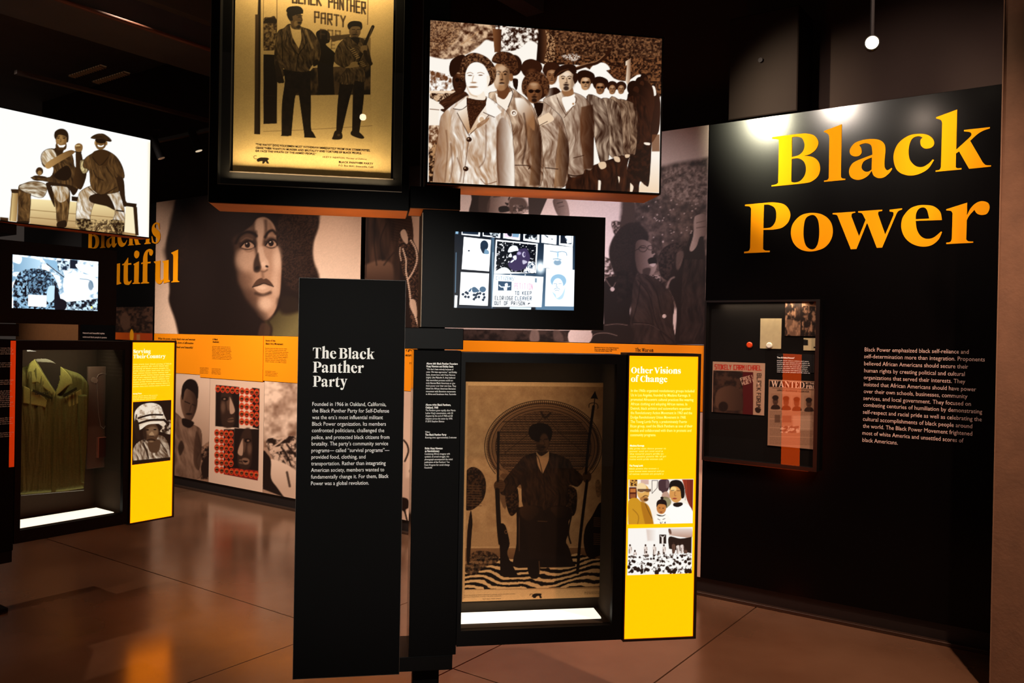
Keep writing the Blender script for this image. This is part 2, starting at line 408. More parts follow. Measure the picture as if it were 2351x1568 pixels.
def art_march(c):
    c.pal = SEPIA; c.img[:] = c.c(.97); c.fr(960, 30, 3.3367)
    c.tex('90,50c 600,60c 590,210 520,205 470,250 400,300 330,330 250,350 180,350 85,330c', .2, .72, 30, .5, 2.2, 3, 14)
    c.tex('90,50c 330,60c 300,200 200,280 85,300c', .15, .6, 9, .5, 2.5, 5, 20, .7)
    c.line('330,240 400,190 460,140', 12, .62, 5, .7); c.line('390,160 385,215 430,225', 14, .65, 6, .6)
    c.tex('590,60c 950,80c 940,250 860,210 760,280 650,290 600,260c', .12, .95, 20, .5, 3.4, 8, 10)
    c.tex('900,80c 1870,150c 1870,620 1780,560 1700,470 1600,520 1500,500 1440,430 1380,470 1240,400 1000,400c', .04, .42, 12, .52, 3, 11, 8)
    c.tex('1000,120c 1870,200c 1860,330 1600,330 1300,330 1100,330c', .05, .5, 13, .55, 3, 12, 25, .7)
    c.gra('570,120c 640,125c 632,300c 585,300c', .42, .22, 575, 0, 640, 0, 4)
    c.gra('925,120c 1000,125c 985,400c 905,370c', .04, .4, 930, 0, 1010, 0, 6); c.tex('975,130c 1040,200 1050,330 1010,395c 960,390c 985,250', .12, .6, 9, .5, 4, 14, 5)
    c.tex('1100,330 1200,310 1240,340 1180,370', .3, .95, 9, .5, 4, 66, 16, .8); c.poly('1300,480 1340,400 1420,380 1470,430 1430,500 1380,490', .98, 8)
    c.line('1200,430 1290,400 1370,380 1430,330 1470,280', 26, .12, 6); c.line('1200,418 1290,388 1370,368 1430,318', 7, .55, 6, .8)
    c.line('1440,360 1500,400 1560,410', 14, .08, 5); c.gra('1590,370c 1630,345c 1625,500 1610,560c 1585,520c', .85, .35, 1590, 0, 1640, 0, 5)
    c.tex('1440,440c 1600,400c 1590,520c 1500,500c', .1, .4, 10, .5, 3, 15, 5)
    # pale crowd at the left, fence
    c.tex('90,440c 230,470c 300,560c 280,640 90,640c', .35, 1, 22, .45, 3, 17, 10); c.rect_(80, 596, 290, 612, .8, 4); c.tex('90,615c 300,615c 240,680c 90,680c', .1, .7, 16, .5, 4, 18, 4)
    for x, y in ((110, 460), (215, 500), (150, 470)): c.ell(x, y, 14, 18, .35, soft=6)
    # far rank (right to left, dark)
    c.gra('1700,600 1760,590 1850,640 1845,900 1780,1000 1700,1000', .04, .14, 1700, 0, 1850, 0, 6)
    c.poly('1790,560 1815,570 1822,630 1780,625', .95, 5)
    c.gra('1850,900c 1845,1375c 1680,1370c 1760,1150 1780,1020c', .95, .8, 0, 1100, 0, 1370, 5); c.rect_(1790, 930, 1850, 1060, .35, 8, .8)
    for (x, y, r, sk) in ((1730, 500, 30, .12), (1700, 530, 36, .1), (1650, 575, 50, .07)):
        c.ell(x, y, r, r * 1.15, .05, soft=4); c.ell(x + r * .4, y + r * .3, r * .45, r * .6, sk + .12, soft=6, a=.7)
        c.gra([(x - r * .9, y + r), (x + r * 1.2, y + r * 1.1), (x + r * 2.4, y + r * 3), (x + r * 2.6, y + r * 8), (x + r * 1.2, y + r * 9), (x - r * .8, y + r * 9)], .04, .2, x, 0, x + r * 3, 0, 6)
    c.cl('1590,680 1700,640 1760,760 1790,960 1740,1010 1640,1000', .03, .2, 9, 21, 84, .9)
    c.tex('1640,1010c 1790,990c 1770,1300 1740,1320 1700,1290 1690,1375c 1560,1370c 1600,1200', .02, .14, 20, .55, 3, 22, 5)
    c.poly('1730,992 1775,995 1772,1012 1740,1008', .9, 3)
    rank = [(1555, 575, 40, .5, 0, 0), (1487, 575, 42, .5, 0, 0), (1395, 560, 55, .45, 1, 1), (1283, 520, 62, .6, 1, 1)]
    J = [('1520,670 1600,670 1670,720 1680,900 1665,1070 1640,1080 1600,1050 1560,800', .1, .72), ('1470,650 1560,680 1610,760 1625,1000 1620,1100 1580,1095 1520,900', .12, .75), ('1400,660 1500,670 1550,760 1570,1060 1565,1095 1465,1085 1440,800', .1, .8), ('1290,640 1390,650 1440,720 1465,1000 1450,1150 1400,1160 1340,900', .1, .82)]
    for (x, y, r, sk, hat, gl), (p, d, l) in zip(rank, J):
        c.gra(p, l, d, x - r, 0, x + r * 2.4, 0, 5); c.cl(p, d, l, r * .28, int(x), 84, .65)
        c.ell(x, y - r * .35, r * 1.02, r * .95, .1, soft=4); face(c, x, y + r * .25, r * .62, r * .85, sk, .06, 0, gl)
        if hat: c.poly([(x - r * 1.1, y - r * .3), (x - r * .9, y - r * 1.1), (x, y - r * 1.35), (x + r, y - r * .9), (x + r * 1.05, y - r * .2), (x, y - r * .45)], .07, 4)
    c.cl('1130,1240c 1250,1200c 1560,1090c 1620,1100c 1600,1200 1640,1375c 1130,1350c', .02, .22, 16, 31, 88, 1)
    for q in ('1380,1150 1430,1140 1440,1180 1400,1195', '1500,1100 1540,1105 1545,1140 1510,1135', '1585,1085 1620,1085 1615,1105 1590,1108'): c.poly(q, .75, 5)
    c.poly('1380,1280c 1400,1290 1395,1360c 1378,1355c', .9, 3); c.poly('1530,1250c 1545,1260 1540,1310c', .85, 3); c.poly('1625,1300c 1650,1330 1640,1372c 1622,1370c', .85, 4)
    # behind heads
    for (x, y, r, sk, gl) in ((868, 430, 78, .16, 0), (1022, 440, 66, .45, 0)):
        c.ell(x, y, r * .98, r * .9, .12, soft=5); face(c, x + 2, y + r * .65, r * .62, r * .95, sk, .05, 0, gl)
        c.poly([(x - r, y + r * .2), (x - r * .8, y - r * .7), (x, y - r), (x + r * .9, y - r * .6), (x + r, y + r * .1), (x, y - r * .1)], .14, 5)
    c.gra('960,600 1060,570 1100,640 1000,660', .9, .1, 960, 0, 1040, 0, 5)
    # man with cap and goatee
    P = '960,660 1060,620 1110,600 1200,610 1290,660 1345,780 1345,1000 1335,1190 1280,1200 1255,1240 1150,1240 1140,1000 1100,800 1000,720'
    c.gra(P, .85, .18, 1060, 0, 1345, 0, 5); c.cl(P, .22, .85, 15, 41, 84, .5)
    c.gra('1250,720c 1340,700c 1345,1190c 1270,1195c 1240,900', .3, .1, 1250, 0, 1345, 0, 14, .8); c.poly('1130,640c 1200,620c 1200,690 1135,760c 1100,660', .96, 4); c.line('1065,650 1085,700 1130,780', 6, .15, 4, .8)
    c.line('1200,640 1210,680 1120,800', 5, .2, 3, .7); c.ell(1188, 695, 15, 15, .95); c.ell(1188, 695, 8, 8, .6); c.line('1190,1110 1270,1090', 5, .15, 4); c.line('1140,1235 1200,1248 1265,1238', 9, .1, 4)
    c.poly('1100,560c 1180,560c 1190,620 1130,640 1098,600c', .5, 5); face(c, 1140, 510, 62, 85, .72, .06, -.25, False, True)
    c.poly('1195,450c 1225,470 1220,520 1200,545c 1185,500', .1, 4); c.poly('1042,500c 1045,450 1090,405 1160,392 1205,405 1215,450c 1190,470 1150,440 1100,465', .08, 4); c.line('1050,495 1090,450 1150,430', 8, .3, 5, .7)
    # man with afro and sunglasses
    P = '900,700 960,680 1060,760 1110,830 1150,1000 1150,1180 1120,1330 930,1330 930,1000 880,820'
    c.gra(P, .75, .3, 920, 0, 1150, 0, 5); c.cl(P, .2, .9, 13, 43, 80, .6); c.gra('1080,860c 1140,960 1155,1120 1120,1330c 1040,1330c 1060,1100', .55, .1, 1040, 0, 1150, 0, 12, .8)
    c.poly('880,680c 960,690c 950,760 915,800c', .04, 4); c.poly('910,810c 1000,760c 1040,820 920,870c', .78, 4); c.line('915,870 990,830', 4, .1, 2); c.line('975,1185 1070,1195', 6, .1, 4)
    c.ell(899, 560, 106, 108, .12, soft=8); c.tex('800,520 840,460 900,448 960,460 1005,540 1000,620 970,640 950,560 860,540 820,620 795,600', .1, .42, 9, .5, 3, 44, 10, .7)
    face(c, 890, 605, 60, 82, .42, .05, 0, True, True); c.ell(885, 545, 30, 12, .7, soft=14, a=.6)
    # tall man, second from front
    P = '540,640 590,600 700,570 780,620 860,690 910,800 950,1000 940,1320 740,1325 700,1100 640,900'
    c.gra(P, .7, .35, 640, 0, 940, 0, 5); c.cl(P, .2, .85, 15, 45, 82, .6); c.gra('840,760c 900,820 945,980 935,1320c 850,1320c 870,1100 820,900', .5, .1, 830, 0, 940, 0, 14, .8); c.gra('740,650c 810,660 880,760 890,900 820,820 760,740', .95, .5, 740, 700, 880, 800, 14)
    c.poly('590,610c 640,640c 730,590c 720,660 660,760 610,700', .92, 5); c.line('700,560 725,620 690,720', 6, .12, 3); c.line('735,1165 850,1170 845,1195', 6, .12, 3); c.line('810,770 830,950 800,1150', 10, .1, 14, .7)
    c.ell(733, 765, 24, 24, .9); c.ell(733, 765, 14, 14, .3); c.ell(735, 768, 8, 9, .95)
    c.poly('600,560c 690,550c 700,600 660,660 610,640c', .35, 6); c.ell(735, 400, 60, 80, .1, soft=6); c.poly('720,500c 765,510 755,590 730,560c', .06, 3)
    face(c, 638, 480, 66, 110, .55, .05, .1); c.ell(600, 500, 24, 70, .85, soft=24, a=.6); c.poly('565,360 600,305 660,295 730,320 765,400 755,460 725,480c 700,430 690,390c 620,390c 580,380', .14, 6); c.tex('565,360 600,305 660,295 730,320 765,400 755,460 700,430 620,380', .08, .4, 10, .5, 3, 46, 8, .7); c.ell(712, 492, 16, 30, .45, soft=5)
    # dark man left
    c.poly('160,690 230,640 300,600 380,620 400,760 200,760', .12, 6); c.cl('160,690 230,640 300,600 380,620 400,760 200,760', .08, .3, 8, 47, 150, .7)
    c.ell(318, 520, 56, 100, .1, soft=6); face(c, 318, 520, 46, 92, .16, .03, 0, True); c.line('262,452 320,462', 6, .7, 3)
    c.poly('238,440 250,370 300,330 350,320 370,360 330,420 262,490', .08, 5)
    # left edge jacket
    c.poly('80,650c 130,670 200,730 160,760 150,1000 80,1060c', .93, 5); c.line('90,735 160,742', 5, .3, 3); c.tex('80,860c 160,860c 150,1060 80,1090c', .3, .8, 24, .5, 3, 48, 6)
    c.tex('80,1060c 150,1000 120,1300c 80,1300c', .05, .6, 20, .5, 4, 49, 6)
    # front figure
    P = '230,730 330,660 390,630 520,640 600,690 680,760 715,860 735,1100 740,1330c 110,1310c 130,1100 160,900 175,800'
    c.gra(P, .97, .78, 0, 700, 0, 1250, 5); c.cl(P, .5, 1.0, 17, 51, 86, .75)
    c.gra('175,790c 230,740 250,830 235,1000 240,1300c 112,1310c 140,1000', .45, .7, 170, 0, 250, 0, 16, .7); c.gra('600,880c 640,800 700,860 735,1100 738,1330c 610,1325c 600,1100', .3, .95, 600, 0, 720, 0, 14, .85)
    for p in ('215,900 225,1050 205,1290', '610,900 605,1100 620,1300', '250,1000 262,1180 240,1290', '520,860 515,1100 470,1180', '300,1110 330,1200 320,1290'): c.line(p, 8, .3, 12, .6)
    c.line('395,930 370,1100 345,1300', 5, .25, 4, .8); c.poly('272,730c 370,640c 380,720c 330,735c', .93, 3); c.line('270,732 330,740 372,712', 5, .12, 2)
    c.poly('370,650c 530,650c 525,700 450,800 400,905c 380,800', .14, 4); c.tex('370,650c 530,650c 525,700 450,800 400,905c 380,800', .08, .32, 6, .5, 3, 52, 5, .6); c.line('375,690 450,705 525,690', 5, .07, 3, .8)
    c.gra('372,720c 300,760c 385,930c 400,905c', .9, .6, 300, 760, 400, 900, 3); c.gra('530,690c 570,740 480,860c 400,930c 395,905c 470,780', .95, .7, 540, 700, 400, 900, 3); c.line('300,765 388,935', 5, .15, 3); c.line('400,925 480,850 560,760', 5, .18, 3, .8)
    c.poly('530,640c 590,700 640,760c 585,800c 530,770 520,700', .97, 4); c.line('585,798 520,770 500,760', 5, .15, 3); c.ell(487, 815, 30, 33, .92); c.ell(487, 815, 18, 20, .72); c.poly('455,850 540,800 530,830 460,880', .5, 5, .8)
    for (x, y) in ((390, 968), (365, 1193)): c.ell(x, y, 21, 19, .12); c.ell(x - 6, y - 5, 6, 5, .7)
    c.line('480,1270 520,1310 600,1290', 6, .35, 4, .8); c.poly('395,600c 505,600c 515,660 460,665 385,650c', .9, 5)
    c.ell(445, 490, 84, 140, .985, soft=8); c.poly('525,480c 560,490 555,550 530,575c', .9, 5)
    c.poly('322,470 325,400 355,335 420,305 490,320 550,360 595,430 592,500 565,545 535,560c 552,500 530,440 500,395 450,375 400,390 368,440 358,500 366,540 345,520', .13, 6)
    c.tex('322,470 325,400 355,335 420,305 490,320 550,360 595,430 592,500 565,545 552,500 530,440 500,395 450,375 400,390 368,440 345,520', .08, .5, 11, .52, 3, 53, 10, .8)
    c.line('375,462 400,455 420,465', 5, .5, 4, .8); c.line('455,460 480,455 505,465', 5, .5, 4, .8); c.ell(398, 478, 16, 5, .35, a=.8); c.ell(478, 476, 16, 5, .35, a=.8)
    c.line('425,480 415,525 440,530', 5, .6, 6, .7); c.ell(425, 533, 24, 6, .5, soft=6, a=.7); c.ell(422, 566, 34, 8, .5, soft=6, a=.8); c.line('395,570 440,568', 3, .3, 3, .7); c.line('372,560 400,620 450,640', 6, .6, 10, .6)

def art_poster1(c):
    c.pal = GOLD; c.img[:] = c.c(.93); c.fr(440, 0, 3.0154)
    for X0 in (0,):
        c.tex('320,-400c 1390,-400c 1390,1230c 290,1180c', .86, .98, 120, .5, 1.2, 3, 5, .6)
    c.quad('465,-100 1225,-100 1250,985 435,930', .9, 4)
    c.quad('463,-100 480,-100 474,930 434,928', .12); c.gra('440,100c 463,100c 460,930c 434,928c', .35, .15, 0, 100, 0, 930, 3)
    c.rect_(497, -80, 590, 120, .9, 3); c.line([(591, -60), (589, 330)], 4, .3, sm=False); c.line([(497, -60), (496, 330)], 3, .4, sm=False)
    c.tex('500,130 540,120 585,130 588,350c 498,350c 498,240', .25, .6, 14, .5, 3, 5, 5); c.poly('500,160 510,130 550,122 585,130 586,160 540,160', .12, 5)
    c.quad('497,375 575,380 592,560 590,855 497,858', .08, 3); c.line([(497, 660), (590, 665)], 3, .2, sm=False); c.quad('497,353 575,355 575,378 497,376', .85, 2)
    c.line([(497, 910), (760, 900), (1100, 880), (1250, 870)], 3, .45, sm=False, a=.8)
    # reflection and dark base of window
    c.tex('840,470c 1240,450c 1238,655c 720,660c 740,590', .08, .4, 40, .5, 3, 7, 4, 1, 1.6); c.quad('960,570 1025,570 1020,640 950,655', .35, 4, .8)
    c.poly('860,240 880,210 920,205 955,230 955,290 930,310 1000,380 980,460 990,655c 880,655c 870,400 890,320', .07, 4)
    c.quad('955,250 1100,235 1090,262 975,290', .2, 5, .8); c.quad('1180,262 1240,262 1236,450 1180,450', .35, 6, .5)
    c.line([(1222, -60), (1218, 170)], 4, .35, sm=False)
    # left man
    L = '680,165 640,195 600,215 582,290 572,420 590,520 625,545c 640,520c 630,450 645,480 720,495 800,495 835,450 880,430 895,360 880,290 830,215 770,190'
    c.tex('628,480c 820,490c 826,700 825,870 840,935c 780,935c 740,640c 715,680 690,940c 622,940c 625,720 645,560', .04, .1, 20, .5, 2, 9, 3); c.poly('780,905c 830,905 862,955c 780,952c', .06, 3); c.poly('630,915c 672,910c 670,943c 618,940c', .06, 3)
    c.gra(L, .3, .16, 600, 0, 890, 0, 4); c.cl(L, .1, .5, 8, 10, 78, .85, el=3.5)
    c.poly('578,430 600,440 640,560 620,575 590,560', .15, 4); c.poly('585,545 610,528 635,545 638,572 600,572', .12, 4); c.line('660,220 700,330 740,380', 6, .08, 3); c.line('765,200 790,300 740,380 725,490', 6, .08, 3); c.line('625,250 630,420', 7, .07, 5)
    c.poly('680,170c 700,200 755,205c 760,270 742,335c 700,260', .88, 3); c.line('790,210 820,290 838,330', 16, .7, 8, .6); c.poly('840,430 870,410 880,440 845,460', .1, 4)
    c.ell(724, 135, 42, 58, .38, soft=6); c.poly('690,60c 660,90 665,120 680,145c 700,140 705,110 760,95c 750,70', .06, 4); c.ell(712, 118, 14, 22, .4, soft=6)
    c.poly('655,72 670,50 710,42 750,46 772,70 770,95c 730,98 700,110 665,92', .05, 3); c.ell(745, 118, 10, 4, .08); c.line('728,106 765,108', 5, .07, 3); c.ell(742, 158, 20, 6, .06); c.ell(738, 185, 18, 10, .12, soft=6); c.line('757,120 766,140 755,146', 5, .15, 3); c.ell(722, 165, 14, 20, .62, soft=10, a=.6)
    # right man with rifle
    c.tex('1030,540c 1195,560c 1190,700 1160,920c 1110,920c 1118,600c 1090,700 1040,915c 1000,915c 1010,720', .04, .1, 20, .5, 2, 11, 3); c.poly('995,905 1035,910 1040,960 975,965 980,940', .1, 3); c.poly('1110,905 1150,908 1195,950 1170,960 1105,935', .1, 3); c.ell(1018, 935, 10, 8, .5, soft=5, a=.5)
    R = '1090,255 1050,275 1010,320 985,400 1000,440 1060,470 1090,460 1030,530 1030,580 1110,585 1135,560 1200,565 1200,470 1245,450 1235,380 1215,310 1180,265'
    c.gra(R, .34, .14, 1000, 0, 1240, 0, 4); c.cl(R, .1, .5, 7, 12, 70, .85, el=3.5); c.line('1140,450 1125,530 1122,585', 6, .4, 5, .8)
    c.poly('1090,455c 1060,470 1100,470 1160,460c 1150,430 1110,430', .62, 4); c.line('1160,440 1195,320 1255,185', 22, .1, 4); c.line('1170,420 1215,310 1250,190', 5, .55, 3, .7); c.poly('1175,320 1210,315 1215,345 1190,370 1170,350', .55, 4); c.line('1200,360 1215,410 1240,440', 26, .14, 6)
    for i in range(6): c.line([(1100 + i * 8, 345 + i * 12), (1122 + i * 8, 336 + i * 12)], 5, .7, sm=False)
    for i in range(4): c.line([(1160 + i * 8, 430 + i * 10), (1182 + i * 8, 424 + i * 10)], 4, .7, sm=False)
    c.ell(1130, 215, 40, 50, .45, soft=5); c.ell(1130, 245, 26, 30, .4, soft=5); c.poly('1100,262 1160,262 1150,310 1140,300', .06, 4)
    c.poly('1078,175 1100,150 1140,145 1175,155 1182,190 1170,212c 1160,185 1110,185 1090,205', .05, 3); c.line('1112,205 1130,205', 4, .1, 2); c.line('1145,205 1165,203', 4, .1, 2); c.ell(1130, 240, 18, 4, .1); c.ell(1130, 256, 12, 4, .2); c.line('1138,210 1142,228 1132,230', 4, .2, 3)
    # painted window letters
    segs = {'P': [(0, 0, 0, 1), (0, 0, .9, 0), (.9, 0, .9, .5), (0, .5, .9, .5)], 'A': [(0, .15, 0, 1), (0, .05, .9, 0), (.9, .05, .9, 1), (0, .5, .9, .5)], 'N': [(0, 0, 0, 1), (0, 0, .9, 1), (.9, 0, .9, 1)], 'T': [(0, 0, 1, 0), (.5, 0, .5, 1)], 'H': [(0, 0, 0, 1), (.9, 0, .9, 1), (0, .5, .9, .5)], 'E': [(0, 0, 0, 1), (0, 0, .9, 0), (0, .5, .8, .5), (0, 1, .9, 1)],
            'R': [(0, 0, 0, 1), (0, 0, .9, 0), (.9, 0, .9, .5), (0, .5, .9, .5), (.3, .5, .9, 1)], 'Y': [(0, 0, .5, .5), (1, 0, .5, .5), (.5, .5, .5, 1)], 'L': [(0, 0, 0, 1), (0, 1, .9, 1)], 'C': [(0, 0, 0, 1), (0, 0, .9, 0), (0, 1, .9, 1)], 'K': [(0, 0, 0, 1), (.9, 0, 0, .55), (.2, .45, .9, 1)], 'F': [(0, 0, 0, 1), (0, 0, .9, 0), (0, .5, .8, .5)], 'O': [(0, 0, 0, 1), (0, 0, .9, 0), (.9, 0, .9, 1), (0, 1, .9, 1)], 'B': [(0, 0, 0, 1), (0, 0, .9, 0), (.9, 0, .9, 1), (0, .5, .9, .5), (0, 1, .9, 1)]}
    def word(s, x, y, dx, dy, w, h, wd, t, a=1.0, skew=0.0):
        for i, ch in enumerate(s):
            for (a0, b0, a1, b1) in segs.get(ch, []):
                X0 = x + i * dx; Y0 = y + i * dy
                c.line([(X0 + a0 * w, Y0 + b0 * h + a0 * w * skew), (X0 + a1 * w, Y0 + b1 * h + a1 * w * skew)], wd, t, sm=False, a=a)
    word('BLACK', 700, -55, 42, 4.5, 30, 72, 13, .22, .9, .1); word('PANTHER', 950, -28, 38, 7, 26, 78, 12, .2, .9, .15); word('PARTY', 853, 82, 45, 7, 30, 72, 12, .28, .85, .12); word('FOR', 893, 205, 52, 4, 34, 60, 12, .35, .5, .1); word('E', 968, 285, 40, 0, 26, 50, 9, .4, .5)
    # panther mark
    c.line('450,1098 436,1098 430,1085 438,1078 448,1080', 3, .08, 1); c.poly('450,1105 470,1092 500,1090 525,1092 536,1102 526,1110 536,1132 520,1130 512,1118 500,1132 488,1130 490,1116 470,1118 458,1120', .06, 1.5)
    c.grain(.10, 1.6, 4)

def art_poster2(c):
    c.pal = [(0, (20, 10, 5)), (.3, (66, 38, 20)), (.6, (128, 84, 50)), (1, (214, 160, 104))]; c.img[:] = c.c(.95); c.fr(1030, 780, 3.854)
    c.quad('170,400 1385,415 1355,2235 140,2230', .78, 2)
    c.tex('170,400c 1385,415c 1360,1700c 150,1700c', .7, .9, 60, .5, 1.5, 2, 3, .6)
    c.rect_(120, 1830, 1400, 1845, .9, 4, .7); c.gra('150,1845c 1360,1840c 1357,1960c 148,1960c', .6, .45, 0, 1845, 0, 1960, 4)
    # zebra rug: stripes follow a warped field
    sl = c._sub(135, 1880, 1370, 2245); X = c.X[sl]; Y = c.Y[sl]
    up = np.interp(X, [150, 300, 520, 900, 1130, 1360], [1990, 1900, 1940, 1950, 1890, 1945])
    w_ = (Y > up) & (Y < 2210 + (X - 140) * -.02)
    ph = Y / 15.0 + 2.6 * np.sin(X / 210.0 + 1) + 1.2 * np.sin(X / 70.0 + Y / 60.0) + 1.5 * vnoise(X / 60, Y / 30, 5)
    st = np.clip(np.sin(ph * 1.9) * 3 + .4, 0, 1)[..., None]
    col = c.c(.98) * st + c.c(.03) * (1 - st); ww = w_[..., None] * 1.0; c.img[sl] = c.img[sl] * (1 - ww) + col * ww
    c.tex('150,1980 220,1880 330,1870 420,1900 440,1960 300,2020 230,2080 150,2060', .05, .5, 18, .5, 4, 6, 10, .8)
    # shields
    c.tex('150,1210 165,1150 220,1125 290,1165 330,1260 320,1380 270,1460 190,1510 140,1470', .08, .3, 14, .55, 4, 7, 4); 
    for y in range(1290, 1480, 22): c.line([(165, y), (290, y + 3)], 7, .45, sm=False, a=.7)
    c.poly('195,1510 212,1620 205,1700 185,1960 160,1960 165,1700', .08, 4); c.poly('1270,1560 1330,1450 1370,1440c 1360,1900c 1240,1930 1195,1800 1210,1660', .07, 4)
    for y in (1575, 1593, 1611, 1629, 1647, 1718, 1736, 1754, 1772, 1790, 1808): c.line([(1285, y), (1340, y + 3)], 6, .5, sm=False); c.line([(1350, y + 3), (1364, y + 4)], 6, .5, sm=False)
    c.tex('1300,1260 1330,1240 1350,1300 1345,1380 1310,1380', .15, .5, 12, .5, 3, 8, 8, .5)
    # wicker chair back
    def arc(rx, ry, col, wd, a=1): c.line([(838 + rx * math.cos(t), 985 + ry * math.sin(t) * (1 if math.sin(t) < 0 else .92)) for t in np.linspace(math.radians(150), math.radians(390), 50)], wd, col, sm=False, a=a)
    c.ell(838, 950, 500, 400, .58, soft=6); c.ell(838, 950, 452, 352, .5, soft=5)
    sl = c._sub(320, 520, 1370, 1300); X = c.X[sl]; Y = c.Y[sl]; e = np.sqrt(((X - 838) / 425.) ** 2 + ((Y - 950) / 318.) ** 2)
    tw = ((np.sin(X / 3.4 + Y / 7) * np.sin(X / 3.4 - Y / 7)) > -.12) * 1.0; m = ((e < 1) * tw * .75)[..., None]; c.img[sl] = c.img[sl] * (1 - m) + c.c(.12) * m
    for i in range(120):
        t = math.radians(150 + i * 2.02); ct, st_ = math.cos(t), math.sin(t)
        c.line([(838 + 476 * ct, 945 + 374 * st_), (838 + 506 * ct, 945 + 402 * st_)], 6, .1, sm=False, a=.85)
    for k_, w2 in ((1.0, 5), (.94, 4), (1.07, 5), (.87, 4)):
        c.line([(838 + 485 * k_ * math.cos(t), 948 + 385 * k_ * math.sin(t)) for t in np.linspace(math.radians(145), math.radians(396), 60)], w2 + 1, .08, sm=False)
    for y, x0, x1 in ((725, 480, 1180), (820, 440, 1240), (915, 430, 1260), (1020, 440, 1260), (1110, 470, 1200)): c.line([(x0, y), (x1, y + 6)], 9, .15, sm=False, a=.8)
    for sx in (-1, 1):
        c.line([(850, 660), (850 + sx * 130, 820), (850 + sx * 350, 1000)], 8, .15, 4, .6)
    c.line('820,640 850,690 900,650', 18, .1, 6, .8)
    c.poly('600,1250 480,1180 430,1300 500,1500 560,1250', .3, 10, .6)
    # chair lower, legs
    c.tex('500,1330 600,1290 620,1480 560,1560 520,1500', .06, .3, 14, .55, 4, 12, 5); c.tex('1040,1300 1130,1330 1130,1500 1090,1560 1040,1450', .06, .3, 14, .55, 4, 13, 5)
    c.poly('600,1480c 1060,1490c 1060,1700 1040,1800 1100,1960 1080,2010 600,2010 570,1960 600,1800', .07, 6); c.line('1090,1540 1060,1700 1080,1800', 14, .1, 5); c.rect_(620, 1560, 628, 1870, .5, 3, .5)
    c.poly('1010,1790 1060,1830 1100,1980 1060,1990', .1, 6)
    # sitter
    L = '770,1000 660,1040 600,1110 540,1180 470,1270 440,1290 470,1370 560,1360 640,1280 660,1470 800,1510 900,1500 1040,1480 1060,1290 1140,1300 1190,1220 1100,1130 1060,1060 900,1000'
    c.gra(L, .1, .2, 600, 1000, 1100, 1400, 4); c.cl(L, .06, .24, 11, 15, 75, .9, .02); c.poly('775,990c 820,1030 890,985c 880,1090 832,1190c 790,1110', .72, 3); c.line('770,1010 800,1060 830,1185', 6, .08, 2); c.line('893,990 890,1060 835,1190', 6, .08, 2); c.line('835,1190 850,1300 860,1460', 5, .04, 3)
    c.poly('640,1480 800,1470 840,1520 820,1700 840,1900 790,1960 800,2060 770,2110 720,2090 710,1900 690,1700 620,1560', .09, 5); c.poly('860,1500 1030,1470 1090,1540 1010,1700 960,1850 960,1990 870,2000 820,1900 850,1700', .08, 5); c.gra('640,1480 760,1470 800,1520 720,1600 640,1560', .3, .1, 640, 1480, 800, 1600, 16, .7); c.gra('900,1490 1020,1475 1060,1520 980,1580', .26, .1, 900, 1480, 1020, 1580, 16, .7)
    c.poly('700,1960 800,1950 800,2080 770,2115 715,2090', .05, 4); c.poly('820,1950 950,1950 955,1990 860,2010 815,1990', .05, 4); c.line('800,1960 806,2060', 6, .6, 4, .7); c.line('790,1605 870,1608', 6, .5, 3, .6)
    c.poly('400,1290 420,1250 470,1240 500,1280 480,1340 420,1340', .34, 4); c.poly('1185,1190 1220,1165 1262,1190 1250,1250 1200,1260', .34, 4)
    for i in range(4): c.line([(410, 1270 + i * 18), (480, 1262 + i * 18)], 4, .08, sm=False, a=.7); c.line([(1190, 1195 + i * 15), (1255, 1190 + i * 15)], 4, .08, sm=False, a=.7)
    c.ell(832, 900, 62, 95, .26, soft=6); c.ell(812, 820, 105, 85, .05, soft=6); c.poly('710,830 720,770 780,740 860,745 910,790 915,850 890,900 870,830 780,850 750,890', .05, 5); c.ell(845, 905, 40, 75, .36, soft=14, a=.8); c.ell(815, 955, 40, 30, .1, soft=14, a=.6)
    c.line('790,885 820,882', 6, .04, 3); c.line('845,882 880,878', 6, .04, 3); c.line('838,890 850,925 835,930', 6, .1, 4, .7); c.ell(838, 950, 24, 5, .06); 
    # rifle and spear
    c.line('440,820 436,1250', 22, .06, 3); c.line('430,1330 445,1650 460,1800', 40, .06, 4); c.poly('445,1640 500,1640 540,1800 520,1900 600,2060 600,2090 470,2080 455,1900 450,1760', .05, 4); c.ell(508, 1700, 14, 18, .5); c.ell(508, 1700, 9, 12, .08)
    c.line('1282,590 1240,900 1215,1180', 24, .05, 3); c.line('1225,1250 1170,1700 1140,2060', 26, .05, 3); c.quad('1296,452 1322,528 1293,518 1255,522', .04); c.line('1293,520 1286,600', 8, .05); c.line('1242,598 1245,570 1275,558 1310,566 1322,592 1318,608', 6, .06, 2)
    # margin and mark
    c.quad('150,385 1410,395 1405,418 150,405', .98, 2); c.quad('1385,400 1415,395 1385,2300 1355,2300', .98, 2); c.quad('110,2215 1390,2200 1390,2330 100,2330', .98, 2); c.quad('140,380 172,380 140,2300 105,2300', .9, 2)
    c.line('745,2252 725,2250 718,2262', 4, .1, 1); c.poly('735,2270 755,2248 790,2244 822,2248 818,2262 824,2284 806,2284 800,2266 780,2270 768,2284 750,2284 745,2276', .05, 2)
    c.grain(.12, 1.6, 4)

